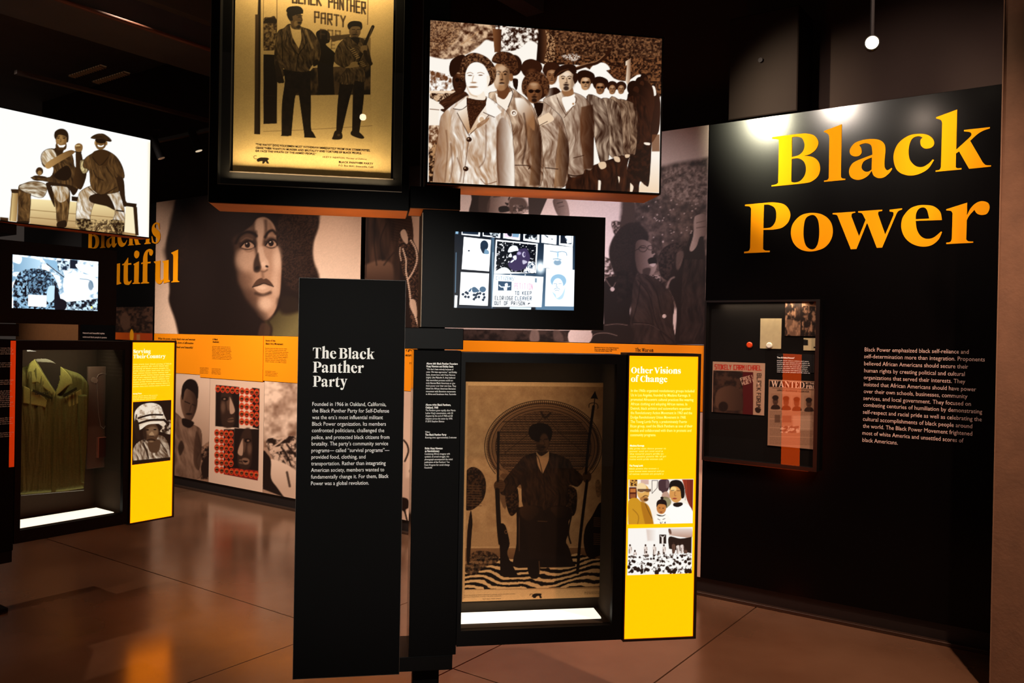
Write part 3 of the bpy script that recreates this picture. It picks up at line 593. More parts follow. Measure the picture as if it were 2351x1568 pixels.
def art_screen(c):
    c.pal = BLUE; c.img[:] = c.c(.06); c.fr(1040, 510, 7.127)
    c.gra('1350,100c 2010,100c 2010,1450c 1350,1450c', .12, .45, 0, 200, 0, 1400, 40); c.gra('580,250c 680,250c 660,1400c 570,1400c', .1, .5, 600, 0, 650, 0, 30, .7)
    c.gra('10,1360c 700,1380c 700,1460c 10,1460c', .1, .25, 0, 1380, 0, 1450, 10); c.line([(655, 500), (640, 1400)], 10, .8, 20, .7, False); c.ell(1430, 740, 70, 90, .9, soft=100)
    for q in ('150,60 450,60 440,235 140,205', '490,60 780,60 770,262 485,230', '825,60 1105,60 1095,298 820,262', '1160,60 1420,60 1410,338 1150,300', '1450,60 1705,60 1690,368 1445,335', '1745,60 1980,60 1960,408 1735,372'): c.quad(q, .97, 4)
    c.quad('160,60 425,60 415,208 155,190', .18, 5); c.quad('505,60 755,60 745,236 500,212', .05, 5); c.tex('600,150 750,150 740,240 640,235', .05, .9, 30, .5, 4, 3, 5)
    c.quad('845,170 1080,180 1070,262 840,245', (214, 196, 214), 5); c.poly('860,100 950,150 960,230 900,215', .05, 5); c.quad('975,180 1085,185 1075,250 970,240', .55, 5); c.tex('1180,60c 1390,60c 1375,290c 1175,270c', .02, .9, 34, .62, 4, 4, 5)
    c.poly('1490,200 1560,240 1540,250', .2, 6); c.poly('1600,270 1640,275 1620,285', .2, 5); c.quad('1765,60 1950,60 1940,360 1755,345', .1, 5); c.tex('1830,230c 1945,220c 1935,360c 1870,350c', .3, 1, 30, .45, 4, 5, 5); c.ell(1895, 240, 45, 55, .85, soft=10)
    c.quad('178,240 622,290 592,805 142,770', .99, 6); c.ell(512, 380, 66, 82, .22, soft=8); c.poly('450,400 470,480 500,515 582,520 580,470 540,440 560,380', .2, 8); c.poly('530,440 582,480 580,520 510,515', .6, 14, .8)
    for y in (300, 335, 368): c.line([(235, y), (292, y)], 6, .75, sm=False)
    c.ell(260, 468, 17, 12, .15); c.line([(250, 512), (285, 514)], 8, .8, sm=False); c.line([(358, 556), (590, 572)], 4, .7, sm=False); c.line([(355, 556), (345, 770)], 4, .7, sm=False)
    c.quad('130,815 590,840 570,1370 104,1350', .99, 6); c.ell(487, 1100, 54, 48, .42, soft=6); c.poly('310,1080 360,1060 420,1110 430,1135 330,1150', .4, 8); c.poly('250,1130 300,1075 300,1110 280,1140', .4, 6)
    rnd = random.Random(3)
    for x, y in ((160, 1180), (210, 1150), (200, 1220), (250, 1225), (340, 1190), (370, 1230), (340, 1260), (420, 1225), (400, 1170), (500, 1180), (510, 1230), (490, 1270), (440, 1165), (235, 1165), (375, 1190)): c.poly([(x - 22, y + 4), (x + 2, y - 22), (x + 26, y - 8), (x + 10, y + 24)], .22, 6)
    c.quad('700,285 1388,352 1360,832 670,850', .97, 5); c.quad('722,312 1362,372 1340,835 700,800', .05, 5)
    c.tex('722,312c 1362,372c 1340,835c 700,800c', .02, 1.2, 26, .72, 8, 6, 5, .9, oct=2)
    c.poly('1030,430 1100,440 1200,430 1260,560 1240,660 1170,760 1000,800 900,700 960,600 1000,500', (54, 44, 78), 20); c.poly('905,495 915,430 960,390 1030,388 1060,420 1065,470 1000,480', .92, 8); c.line('920,500 1000,490', 10, .1, 8); c.poly('990,480 1060,470 1055,510 1010,540 960,500', .03, 6); c.poly('905,560 945,510 965,560 950,575', .95, 6); c.poly('980,565 1030,545 1040,600 1010,620', .9, 12); c.poly('940,650 985,615 1000,625 960,660', .9, 8)
    c.ell(1162, 530, 28, 44, (206, 204, 224), soft=10); c.ell(1170, 528, 19, 33, (70, 58, 96), soft=10); c.ell(1080, 510, 34, 26, (160, 150, 190), soft=18); c.poly('1140,620 1220,650 1150,690', (180, 176, 196), 12); c.tex('1240,640c 1340,660c 1340,835c 1160,830c', .3, 1.0, 34, .42, 5, 9, 6); c.poly('720,790 800,745 870,745 920,780 930,815 720,805', .95, 8)
    c.rect_(670, 846, 1360, 876, .35, 5)
    for x in (945, 1182): c.ell(x, 862, 10, 8, .98)
    c.quad('668,850 1480,895 1450,1390 640,1385', .98, 5)
    F = {'C': [(0, 0, 0, 1), (0, 0, 1, 0), (0, 1, 1, 1)], 'I': [(.5, 0, .5, 1)], 'T': [(0, 0, 1, 0), (.5, 0, .5, 1)], 'Z': [(0, 0, 1, 0), (1, 0, 0, 1), (0, 1, 1, 1)], 'E': [(0, 0, 0, 1), (0, 0, 1, 0), (0, .5, .8, .5), (0, 1, 1, 1)], 'N': [(0, 0, 0, 1), (0, 0, 1, 1), (1, 0, 1, 1)], 'S': [(0, 0, 1, 0), (0, 0, 0, .5), (0, .5, 1, .5), (1, .5, 1, 1), (0, 1, 1, 1)], "'": [(.3, 0, .2, .3)],
         'O': [(0, 0, 0, 1), (0, 0, 1, 0), (1, 0, 1, 1), (0, 1, 1, 1)], 'K': [(0, 0, 0, 1), (1, 0, 0, .55), (.2, .45, 1, 1)], 'P': [(0, 0, 0, 1), (0, 0, 1, 0), (1, 0, 1, .5), (0, .5, 1, .5)], 'L': [(0, 0, 0, 1), (0, 1, 1, 1)], 'D': [(0, 0, 0, 1), (0, 0, .8, 0), (1, .2, 1, .8), (0, 1, .8, 1)], 'R': [(0, 0, 0, 1), (0, 0, 1, 0), (1, 0, 1, .5), (0, .5, 1, .5), (.3, .5, 1, 1)], 'G': [(0, 0, 0, 1), (0, 0, 1, 0), (0, 1, 1, 1), (1, .5, 1, 1), (.5, .5, 1, .5)],
         'A': [(0, .2, 0, 1), (0, .1, 1, 0), (1, 0, 1, 1), (0, .5, 1, .5)], 'V': [(0, 0, .5, 1), (1, 0, .5, 1)], 'U': [(0, 0, 0, 1), (1, 0, 1, 1), (0, 1, 1, 1)], 'F': [(0, 0, 0, 1), (0, 0, 1, 0), (0, .5, .8, .5)]}
    def word(s, x, y, x1, h, t, slope=.04, wd=7):
        n = len(s); dx = (x1 - x) / n; w_ = dx * .55
        for i, ch in enumerate(s):
            for (a0, b0, a1, b1) in F.get(ch, []): c.line([(x + i * dx + a0 * w_, y + i * dx * slope + b0 * h), (x + i * dx + a1 * w_, y + i * dx * slope + b1 * h)], wd, t, sm=False)
    word("CITIZENS'", 708, 888, 1040, 54, .5); word('PETITION', 1010, 1000, 1320, 90, (205, 150, 175), .04, 9); word('TO KEEP', 1015, 1135, 1300, 52, .25, .0, 8); word('ELDRIDGE', 688, 1212, 1000, 58, .12, .02, 8); word('CLEAVER', 1020, 1220, 1300, 56, .3, .0, 8); word('OUT OF PRISON', 682, 1298, 1190, 54, .12, .01, 8)
    c.poly('1222,1340 1240,1320 1268,1328 1240,1340 1232,1350', .08, 4); c.quad('740,962 962,975 955,1120 735,1118', .35, 4); c.poly('850,1010 890,1000 895,1050 860,1070', .97, 8); c.line('755,1030 790,1060 850,1060', 16, .95, 10); c.poly('830,1060 880,1060 880,1118 840,1118', .95, 8); c.line('890,1060 930,1050', 14, .9, 10); c.quad('1340,915 1375,918 1372,990 1338,985', .4, 14, .7)
    c.quad('1490,360 1960,410 1955,790 1475,745', .99, 5); c.line('1590,475 1640,480 1700,490', 12, .5, 10); c.line('1720,490 1790,480 1850,500 1862,545', 12, .5, 10); c.ell(1715, 530, 16, 60, .6, soft=20, a=.8); c.ell(1710, 660, 65, 48, .5, soft=24, a=.8); c.ell(1708, 620, 30, 10, .95, soft=8); c.line('1640,605 1700,600 1770,612', 12, .5, 12)
    c.quad('1525,755 1990,782 1975,1380 1505,1375', .985, 5); c.ell(1725, 960, 130, 110, .62, soft=16); c.ell(1715, 1040, 85, 120, .96, soft=16); c.poly('1620,1140 1680,1180 1700,1240 1780,1180 1840,1060 1800,1240 1700,1260', .66, 20, .8)
    for p in ('1650,1010 1690,1005', '1730,1010 1775,1005', '1655,1100 1700,1075 1750,1100', '1670,1120 1700,1112 1735,1122', '1700,1010 1690,1050 1715,1060'): c.line(p, 8, .5, 6)
    for p in ('1590,1240 1600,1290', '1640,1260 1660,1290', '1720,1250 1735,1285'): c.line(p, 8, .75, 6)
    c.quad('930,1390 1280,1395 1275,1440 925,1430', .8, 10); c.quad('30,1195 75,1200 62,1400 20,1395', .98, 5); c.line([(52, 500), (38, 1150)], 10, .6, 12, .8, False); c.quad('45,150 90,150 85,195 40,190', .6, 12)
    c.quad('-20,0 2200,0 2200,200 -20,100', .0, 2, 0)

def art_screen2(c):
    c.pal = BLUE; c.img[:] = c.c(.82); c.fr(0, 200, 2.614)
    c.tex('70,1000c 600,1040c 600,1360c 70,1350c', .55, 1.0, 22, .45, 2.6, 3, 3); c.gra('80,1010c 240,1040 200,1100 80,1110c', .55, .7, 80, 0, 240, 0, 8); c.poly('80,1005c 130,1020 120,1060 80,1050c', .9, 6)
    c.quad('255,1030 330,1040 410,1100 340,1100 280,1060', .6, 5); c.line('280,1060 370,1130 400,1150', 5, .1, 3); c.quad('420,1035 465,1040 465,1090 420,1088', .12, 4); c.tex('340,1040c 420,1045c 410,1100c 350,1100c', .2, .8, 12, .5, 3, 5, 3)
    c.poly('460,1060 590,1090 588,1140 480,1100', .93, 5); c.poly('400,1120 570,1140 585,1230 400,1250', .96, 8)
    c.tex('80,1190c 120,1110 200,1090 300,1110 350,1200 370,1340c 80,1330c', .03, .62, 11, .5, 4, 7, 6); c.tex('170,1100 250,1100 300,1130 310,1210 180,1240', .02, .5, 8, .5, 4, 8, 6)
    for x, y in ((125, 1150), (205, 1120), (255, 1125), (290, 1160), (160, 1135)): c.ell(x, y, 13, 15, .2, soft=5); c.ell(x, y + 8, 9, 9, .6, soft=5)
    c.poly('290,1200 330,1195 340,1240 310,1290 280,1280', .72, 5); c.poly('330,1190 350,1230 370,1320 330,1335', .05, 5)
    c.quad('170,1245 280,1250 278,1320 168,1315', .995, 3); c.line('110,1270 130,1310 170,1318', 10, .6, 5)
    c.quad('385,1265 440,1270 445,1310 400,1315', .9, 5); c.poly('350,1270 400,1290 390,1335 350,1335', .04, 5); c.tex('400,1290c 590,1270c 588,1345c 400,1335c', .05, .75, 16, .5, 4, 10, 4); c.ell(545, 1190, 16, 30, .4, soft=8, a=.7); c.line('480,1150 540,1160 560,1200', 5, .45, 4, .8)
    c.ell(550, 1322, 5, 7, (230, 220, 90))

def art_soldiers(c):
    c.pal = [(0, (16, 8, 2)), (.2, (58, 36, 14)), (.4, (116, 82, 42)), (.6, (184, 142, 84)), (.8, (246, 224, 160)), (1, (255, 255, 252))]; c.img[:] = c.c(1.0); c.fr(0, 200, 2.614)
    c.gra('880,330c 925,330c 915,920c 860,920c', 1.0, .86, 880, 0, 915, 0, 30)
    # wall behind
    c.gra('170,670c 480,690c 700,700c 830,860c 820,900c 180,840c', .8, .55, 0, 680, 0, 860, 8, .9)
    for y in (735, 780, 820): c.line([(170, y), (820, y + 60)], 4, .4, 3, .7, False)
    c.quad('65,612 135,614 130,640 70,636', .15, 4); c.gra('70,636c 110,636c 100,808c 55,804c', .75, .5, 60, 0, 110, 0, 5); c.line([(72, 640), (60, 800)], 5, .3, 3, .8, False); c.quad('430,655 820,700 818,722 430,682', .08, 4); c.quad('795,715 822,720 832,890 812,888', .12, 4); c.quad('755,715 800,722 812,880 745,870', .88, 6)
    c.quad('0,780 50,785 50,806 0,802', .2, 6); c.poly('0,790c 50,805c 0,812c', .05, 3)
    # small third figure
    c.ell(237, 505, 22, 24, .2, soft=4); c.ell(238, 515, 13, 14, .5, soft=4); c.poly('190,545 215,530 280,540 260,560 210,560', .15, 4)
    # left figure trousers
    c.gra('110,600 140,580 200,565 280,590 260,660 190,640 185,700 175,815c 105,808c 112,700', .3, .2, 0, 580, 0, 800, 5); c.cl('112,600 200,565 280,590 260,660 190,650', .35, .95, 9, 3, 20, .9); c.cl('110,620c 185,640c 175,815c 105,808c', .12, .42, 7, 4, 88, .9)
    c.poly('105,805 170,805 165,822 108,818', .05, 3); c.gra('310,600 350,580 410,600 420,680 400,830c 350,820c 330,700', .5, .2, 320, 0, 410, 0, 5); c.cl('310,600 350,580 410,600 415,680 400,820 345,815 335,700', .14, .5, 8, 7, 86, .9); c.cl('312,600 350,580 405,600 410,660 375,690 345,680', .5, .98, 8, 5, 70, .9, out=False); c.poly('345,812 395,800 395,840 345,842', .06, 3); c.poly('290,570 420,560 470,600 440,650 400,600 290,590', .1, 5); c.poly('275,580 310,600 330,720 300,660', .1, 4)
    # torso left
    L = '325,370 370,395 420,385 440,430 450,480 500,500 490,590 460,610 420,590 300,570 200,550 195,540 300,540 320,480 270,480 250,450 260,400 280,375'
    c.gra(L, .4, .1, 260, 0, 470, 0, 4); c.cl(L, .07, .4, 8, 6, 70, .85); c.poly('258,400 285,372 325,380 340,440 290,480 255,450', .75, 6); c.cl('250,400 285,372 325,380 340,440 290,480 250,450', .42, 1, 7, 7, 40, .8)
    c.gra('270,470 300,440 400,385 440,380 440,400 340,460 290,490', .6, .4, 270, 470, 430, 390, 4); c.poly('330,520 400,470 430,520 400,560 340,550', .04, 6); c.poly('330,365 380,370 370,400 335,395', .15, 4)
    c.poly('340,335 395,335 392,375 340,375', .22, 5); c.ell(368, 318, 33, 48, .42, soft=5); c.poly('326,300 330,268 360,250 392,256 410,282 410,325 400,332c 398,300 380,290 350,288 338,318c', .1, 4); c.ell(362, 318, 24, 30, .52, soft=14); c.poly('345,340 362,350 392,346 380,362 358,362', 1.0, 2); c.ell(350, 306, 7, 3, .08); c.ell(384, 308, 7, 3, .08); c.line('342,298 358,296', 3, .1, 2); c.line('376,299 394,301', 3, .1, 2); c.line('364,312 366,326 360,328', 3, .2, 3, .8); c.ell(368, 368, 20, 7, .25, soft=5, a=.7)
    # raised fist
    c.gra('455,390 485,390 500,450 520,520 490,610 460,600 440,560 455,480', .2, .08, 450, 0, 520, 0, 4); c.line('452,388 486,390', 8, .06, 2); c.poly('450,350 470,337 492,345 496,368 485,388 458,386 450,370', .45, 4); c.line('455,352 478,350', 4, .8, 3); c.line('458,365 482,362', 4, .2, 3, .7); c.cl('480,440c 540,425c 530,500 500,520 480,480', .1, .8, 6, 9, 100, .9)
    # right figure
    c.gra('490,620 560,590 620,620 640,660 560,700 540,800 540,850c 455,820c 460,720 470,660', .9, .55, 470, 0, 560, 0, 5); c.cl('490,620 560,590 625,620 570,690 545,760 540,850c 455,820c 458,740 468,660', .45, 1.1, 8, 10, 75, .85, .1); c.gra('620,630 700,620 735,680 745,740 745,860c 665,820c 690,740 640,700', .9, .4, 660, 0, 745, 0, 5); c.cl('620,630 700,620 735,680 748,760 745,860c 665,820c 690,740', .45, 1.1, 8, 11, 70, .85, .1); c.poly('545,650 640,640 690,735 640,715 545,690', .1, 5)
    c.poly('460,795 540,795 540,850 480,855', .12, 4); c.poly('665,800 740,810 740,880 700,880', .12, 4); c.line('700,740 740,745', 8, .05, 3); c.tex('455,790c 745,800c 745,885c 455,850c', .05, .7, 10, .5, 4, 12, 5, .6); c.line('570,865 600,830 640,820', 5, .15, 3)
    L = '550,400 600,375 650,385 700,420 735,480 745,545 700,550 720,620 650,640 590,640 545,590 535,500 500,480 510,430'
    c.gra(L, .34, .14, 540, 0, 740, 0, 4); c.cl(L, .1, .38, 9, 13, 80, .85); c.poly('700,545 740,550 750,650 755,700 740,700 720,640', .12, 4); c.poly('735,670 760,690 758,715 740,712', .12, 3)
    c.poly('560,390 600,378 650,390 640,470 590,460 555,430', .2, 5); c.line('555,420 600,470 650,420', 5, .05, 3, .8); c.line('560,500 580,540 620,560', 5, .06, 4, .8); c.line('640,480 680,540', 4, .06, 3, .7); c.line('530,600 600,650 700,600', 5, .05, 4, .8)
    c.ell(604, 335, 34, 40, .3, soft=5); c.ell(602, 350, 26, 26, .4, soft=6); c.poly('575,312 632,314 632,332 605,338 578,330', .05, 3); c.poly('586,346 606,352 624,346 616,358 592,358', 1.0, 2); c.ell(572, 335, 5, 12, .55, soft=3); c.ell(640, 337, 5, 12, .5, soft=3)
    c.poly('545,305 560,290 590,280 620,280 645,295 668,325 640,325 600,308 570,312', .12, 3); c.cl('545,305 590,280 645,295 668,325 600,308', .1, .4, 7, 14, 10, .6)

def art_afro(c):
    c.pal = WARMP; c.img[:] = c.c(.9); c.fr(340, 440, 3.564)
    c.gra('1370,60c 1750,60c 1750,720c 1380,720c', .72, 1.0, 0, 100, 0, 720, 60); c.gra('40,80c 260,60c 260,1180c 40,1180c', .8, .98, 0, 100, 0, 1100, 20)
    c.poly('250,1180c 220,1050 170,900 175,800 160,600 150,420 200,230 230,60 300,20c 1350,20c 1400,250 1350,420 1350,560 1400,720 1420,900 1240,1180c', .035, 30)
    c.poly('130,500 150,420 200,200 240,60 300,0c 600,0c 500,500 200,600', .05, 60, .8)
    c.tex('1040,300 1250,60 1400,150 1380,300 1350,420 1350,560 1400,720 1300,900 1100,700', .03, .2, 9, .5, 2.5, 3, 40, .9)
    c.tex('200,180 350,100 320,500 200,700 180,400', .03, .12, 12, .5, 2, 4, 60, .6)
    # face: lit from the right, the left side lost in shadow
    F = '850,270 890,222 950,208 1005,240 1040,300 1048,380 1060,440 1080,520 1090,610 1088,720 1078,840 1058,930 1018,1010 970,1052 925,1040 860,980 800,890 750,800 715,690 700,560 705,440 760,350'
    c.poly(F, .66, 16)
    c.line('690,430 700,600 740,780 830,930 920,1050', 90, .04, 90, .95); c.line('690,330 760,300 840,260', 80, .04, 60, .9)
    c.poly('700,380 800,330 880,300 890,420 850,430 760,470 700,480', .2, 50, .85)
    c.poly('880,250 930,225 955,300 930,420 915,540 890,470 880,380', .74, 26, .9); c.line('962,240 965,330 950,430', 22, .22, 26, .8); c.line('880,330 878,430 890,520', 22, .16, 24, .85)
    c.poly('990,250 1030,300 1040,360 990,350', .5, 30, .8)
    c.ell(800, 560, 85, 80, .72, soft=90, a=.85); c.ell(1055, 560, 34, 100, .82, soft=50, a=.9); c.ell(1040, 760, 30, 110, .78, soft=46, a=.8); c.ell(850, 850, 60, 80, .3, rot=-25, soft=80, a=.7); c.ell(800, 720, 60, 60, .4, soft=80, a=.7)
    # nose
    c.poly('900,470 935,450 955,520 985,575 988,610 960,635 930,620 905,560', .8, 20, .9); c.poly('868,560 900,500 912,560 925,610 915,650 885,662 862,640', .1, 22, .9); c.ell(945, 592, 20, 18, .86, soft=20, a=.8); c.ell(893, 625, 20, 15, .03, rot=-30, soft=12); c.ell(972, 612, 13, 9, .06, rot=20, soft=9); c.line('925,650 950,655 975,640', 10, .3, 14, .7); c.line('935,660 940,700', 22, .4, 20, .6)
    # eyes looking up to the right
    for (x, y, w_, k_) in ((815, 432, 54, 1), (1008, 420, 44, 1)):
        c.ell(x, y - 4, w_ * 1.3, 46, .1, soft=30, a=.9)
        c.poly([(x - w_, y + 22), (x - w_ * .5, y - 8), (x + w_ * .2, y - 22), (x + w_ * .8, y - 2), (x + w_, y + 16), (x + w_ * .4, y + 34), (x - w_ * .3, y + 34)], .66, 9)
        c.ell(x - 2, y + 2, 22, 25, .03, soft=6); c.ell(x - 8, y - 8, 5, 5, 1.0); c.line([(x - w_ * 1.1, y + 20), (x - w_ * .5, y - 14), (x + w_ * .2, y - 28), (x + w_ * .9, y - 8), (x + w_ * 1.1, y + 18)], 11, .02, 6)
        c.line([(x - w_ * .9, y + 28), (x - w_ * .2, y + 42), (x + w_ * .6, y + 36)], 5, .12, 6, .8)
        c.line([(x - w_ * 1.0, y - 26), (x - w_ * .2, y - 52), (x + w_ * .7, y - 40)], 12, .5, 14, .6)
    c.line('718,420 750,362 810,330 862,342 885,362', 24, .03, 16); c.line('958,372 985,330 1020,318 1046,345', 20, .05, 14); c.line('790,478 820,492 860,480', 8, .45, 12, .7)
    # mouth
    c.poly('856,778 885,728 925,706 945,716 968,710 1000,735 1024,770 985,762 945,750 905,764', .3, 9); c.poly('864,782 905,768 945,752 985,764 1020,776 1000,806 955,826 905,822', .74, 10); c.ell(930, 785, 40, 16, .86, soft=20, a=.8); c.line('854,780 905,766 945,751 985,763 1026,776', 8, .05, 5); c.line('880,832 940,848 1000,826', 22, .16, 20, .85)
    c.ell(965, 915, 56, 52, .82, soft=70, a=.9); c.line('900,1010 960,1058 1020,1016', 12, .3, 20, .7)
    c.poly('560,500 690,420 700,620 745,800 850,960 930,1060 960,1180 560,1180', .03, 60)
    # neck
    c.gra('960,1060c 1000,1048 1080,950 1100,860 1240,900 1240,1200c 940,1200c', (60, 48, 26), (112, 98, 58), 980, 1050, 1150, 1180, 30); c.poly('930,1075 1010,1110 990,1200 900,1200', .24, 24, .8); c.poly('1060,880 1200,800 1300,900 1240,980 1100,1000', .04, 50, .85); c.line('985,1070 1010,1120 1000,1200', 16, .05, 20, .8)
    c.grain(.08, 2, 4)

def art_beads(c):
    c.pal = WARMP; c.img[:] = c.c(.06); c.fr(340, 440, 3.564)
    c.tex('1760,0c 2060,0c 2060,750c 1760,750c', .06, .3, 60, .5, 2.5, 3, 4, 1, 5)
    c.gra('1770,600c 1900,560 2000,600 2010,750c 1765,750c', .45, .25, 0, 560, 0, 740, 30)
    for p in ('1800,200 1790,400 1780,700', '1860,200 1850,420 1870,600', '1950,260 1900,400 1920,560', '2010,500 1960,560 1930,600'): c.line(p, 9, .03, 14, .8)
    c.poly('2080,0c 2290,0c 2290,520c 2240,620c 2180,440 2150,300 2100,250', .8, 10)
    c.poly('1990,180 2090,150 2150,180 2170,400 2100,350 2040,300', .22, 6)
    for i in range(12): c.line([(1990, 150 + i * 22), (2150, 175 + i * 24)], 5, .06, 3, .8, False)
    c.tex('2060,330 2110,300 2170,400 2230,560 2240,800 2200,1120 2150,1080 2120,760 2080,650 2050,450', .05, .38, 9, .5, 5, 7, 8)
    for i in range(16): c.line([(2060 + i * 5, 400 + i * 38), (2110 + i * 5, 370 + i * 38), (2170 + i * 5, 430 + i * 38)], 7, .03, 4, .9, False)
    c.poly('2065,330 2100,310 2125,370 2120,430 2080,390', .85, 6); c.poly('2150,880 2190,900 2200,1020 2170,1000 2140,930', .85, 6)
    def beads(P, n, r):
        L = smooth_loop(pts(P), 12, False); d = [0]
        for a, b in zip(L[:-1], L[1:]): d.append(d[-1] + math.hypot(b[0] - a[0], b[1] - a[1]))
        for i in range(n):
            t = d[-1] * i / (n - 1); x = np.interp(t, d, [p[0] for p in L]); y = np.interp(t, d, [p[1] for p in L]); c.ell(x, y, r, r, .9)
    beads('2085,470 2110,560 2110,650 2125,730 2140,820 2150,900 2180,1000 2225,1140', 42, 8); beads('2150,400 2190,470 2200,560 2170,650 2125,720', 22, 8); beads('2062,460 2060,510 2070,560', 8, 6)
    c.rect_(2100, 1110, 2300, 1200, .03, 6)

def art_mural(c):
    c.pal = MONO; c.img[:] = c.c(.93); c.fr(940, 440, 3.3586)
    c.gra('-100,-700c 2300,-700c 2300,1300c -100,1300c', .84, 1.0, 0, -300, 0, 500, 5)
    # tree mass right
    c.tex('1640,70 1680,-60 1800,-140 1960,-200 2300,-260c 2300,900c 1500,900c 1520,650 1600,560 1620,300', .12, .5, 42, .52, 2.2, 3, 50); c.tex('1960,-170 2290,-200c 2290,100 2000,60', .25, .75, 18, .5, 2.4, 4, 60, .6); c.tex('1650,80c 2290,80c 2280,700c 1700,500c', .08, .35, 30, .5, 2, 5, 60, .5)
    rnd = random.Random(2)
    for i in range(60): c.ell(1670 + rnd.random() * 560, 40 + rnd.random() * 350, 3 + rnd.random() * 5, 3 + rnd.random() * 4, .85, soft=5, a=.7)
    c.tex('1500,500c 1620,560 1620,680 1500,680c', .2, .9, 18, .5, 3, 7, 10); c.rect_(1505, 655, 1960, 668, .6, 4, .7); c.tex('1510,670c 1940,640c 1940,700c 1510,700c', .1, .7, 14, .5, 4, 8, 6)
    c.tex('1560,230 1640,240 1640,300 1580,330', .15, .7, 14, .5, 3, 9, 10)
    # left head shouting
    c.poly('470,-10 520,-60 640,-90 760,-60 780,30 760,90 780,150 700,200 470,200 480,60', .12, 10); c.gra('640,20 700,20 770,30 760,60 785,110 760,130 775,160 700,200 610,190 600,100', .45, .75, 620, 0, 770, 0, 10); c.poly('690,120 750,110 780,145 700,160', .05, 6); c.line('650,40 700,36', 6, .08, 4); c.poly('735,85 765,90 755,108', .1, 5); c.poly('540,20 620,30 600,200 540,200', .25, 12, .7)
    c.poly('770,60 840,40 890,60 910,120 850,180 780,170', .35, 20); c.tex('800,100c 930,110c 920,160c 800,170c', .2, .8, 16, .5, 3, 11, 8, .8); c.poly('915,-20c 1100,-20c 1060,60 1000,200c 920,200c', .17, 8); c.gra('1105,80 1130,50 1180,45 1220,90 1230,200 1150,190', .35, .6, 1110, 0, 1220, 0, 8); c.line('1140,90 1180,80', 7, .15, 5, .8); c.line('1150,120 1190,110', 5, .2, 5, .7)
    c.quad('-100,-700 30,-700 30,90 -100,90', .45, 12, .5); c.poly('0,120c 100,120 90,300 0,320c', .85, 10)
    # forearm with sleeve, woman's head and afro
    c.poly('1640,-200c 1720,-220c 1740,200 1720,300 1620,300 1650,120', .22, 12)
    c.poly('1540,480 1560,380 1620,290 1700,240 1780,260 1840,330 1830,390 1760,420 1740,500 1760,620 1700,700 1600,660 1560,580', .07, 16); c.tex('1540,480 1560,380 1620,290 1700,240 1780,260 1840,330 1740,420 1700,600 1600,640', .05, .14, 8, .5, 2, 13, 20, .6)
    c.gra('1745,400 1800,370 1860,400 1870,440 1895,480 1880,500 1905,560 1900,600 1870,640 1800,640 1750,580', .3, .62, 1750, 0, 1890, 0, 8); c.poly('1840,520 1895,505 1905,560 1850,560', .04, 6); c.poly('1850,560 1900,555 1880,580', .8, 5); c.ell(1800, 440, 32, 24, .06, soft=5, a=.0)
    for (x, y, r) in ((1800, 440, 30), (1858, 432, 22)): c.line([(x + r * math.cos(t), y + .8 * r * math.sin(t)) for t in np.linspace(0, 6.28, 16)], 5, .08, 3, .9, False)
    c.line('1600,510 1680,480 1770,440', 5, .05, 3); c.line('1780,430 1815,434', 7, .05, 4); c.poly('1870,450 1890,470 1870,480', .15, 5); c.poly('1800,600 1860,590 1840,660 1810,660', .14, 14, .8)
    c.poly('1600,650 1720,640 1760,720 1700,900 1700,1040 1500,1040c 1500,700', .05, 10); c.tex('1600,600c 1740,620c 1720,800c 1600,860c', .02, .1, 30, .5, 3, 14, 14)
    c.line('1510,670 1560,740 1590,700', 5, .5, 3); c.ell(1565, 752, 16, 17, .85)
    # second head and arm with fist right
    c.poly('1920,560 1930,480 1980,420 2060,395 2130,410 2130,470 2080,560 2060,660 2000,690 1940,650', .09, 12); c.tex('1930,480 2060,395 2130,410 2060,500 2000,660 1940,620', .05, .3, 14, .5, 3, 15, 12, .7); c.poly('2060,480 2110,460 2110,560 2060,600', .45, 16, .7)
    c.poly('2170,330 2210,290 2250,310 2280,480 2280,1180c 2040,1180c 2060,900 2000,720 2080,600 2120,480', .08, 8); c.cl('2110,520c 2280,520c 2280,1180c 2080,1150c', .04, .22, 16, 16, 100, .9, .03)
    c.gra('2195,210 2220,180 2270,170 2290,200c 2290,330 2240,350 2215,420 2180,460 2160,440 2190,330', .7, .4, 2190, 0, 2290, 0, 8); c.line('2215,240 2280,225', 6, .3, 5, .8); c.line('2215,280 2280,270', 6, .25, 5, .8)
    # jacket front
    c.poly('1740,660 1860,650 1960,720 2020,800 2040,900 2030,1000 2060,1180c 1690,1180c 1710,900', .15, 8); c.cl('1740,660 1860,650 1960,720 2020,800 2040,900 2030,1000 2060,1180c 1690,1180c 1710,900', .09, .26, 16, 17, 70, .8, .03)
    for p in ('1760,680 1850,800 1900,1000 1980,1170', '1720,1010 1850,1020 1920,1060 2040,1160', '1820,660 1900,760 1940,940', '1780,700 1760,850 1720,1000'): c.line(p, 8, .04, 6, .8); 
    c.line('1730,1018 1860,1028 1930,1070', 3, .5, 3, .7); c.ell(1965, 960, 15, 15, .95); c.line('1985,740 2010,680 2040,660', 14, .7, 10, .7)
    c.poly('1500,1020 1700,1030 1700,1180 1380,1180 1400,1080', .09, 10); c.line('1390,1150 1430,1100 1520,1090 1600,1110', 6, .6, 4, .8); c.line('1510,1030 1600,1020 1680,1030', 4, .6, 3, .8)
    # lower strip below the monitor
    c.tex('400,1060c 1240,1070c 1260,1160c 400,1160c', .05, .25, 40, .5, 3, 18, 6); c.poly('940,1070 990,1070 1000,1150 930,1150', .6, 14, .8); c.poly('1110,1070 1160,1075 1190,1150 1120,1150', .45, 16, .7); c.gra('1240,1070 1400,1080 1380,1170 1240,1170', 1.0, .9, 1240, 0, 1400, 0, 8); c.grain(.08, 2, 6)

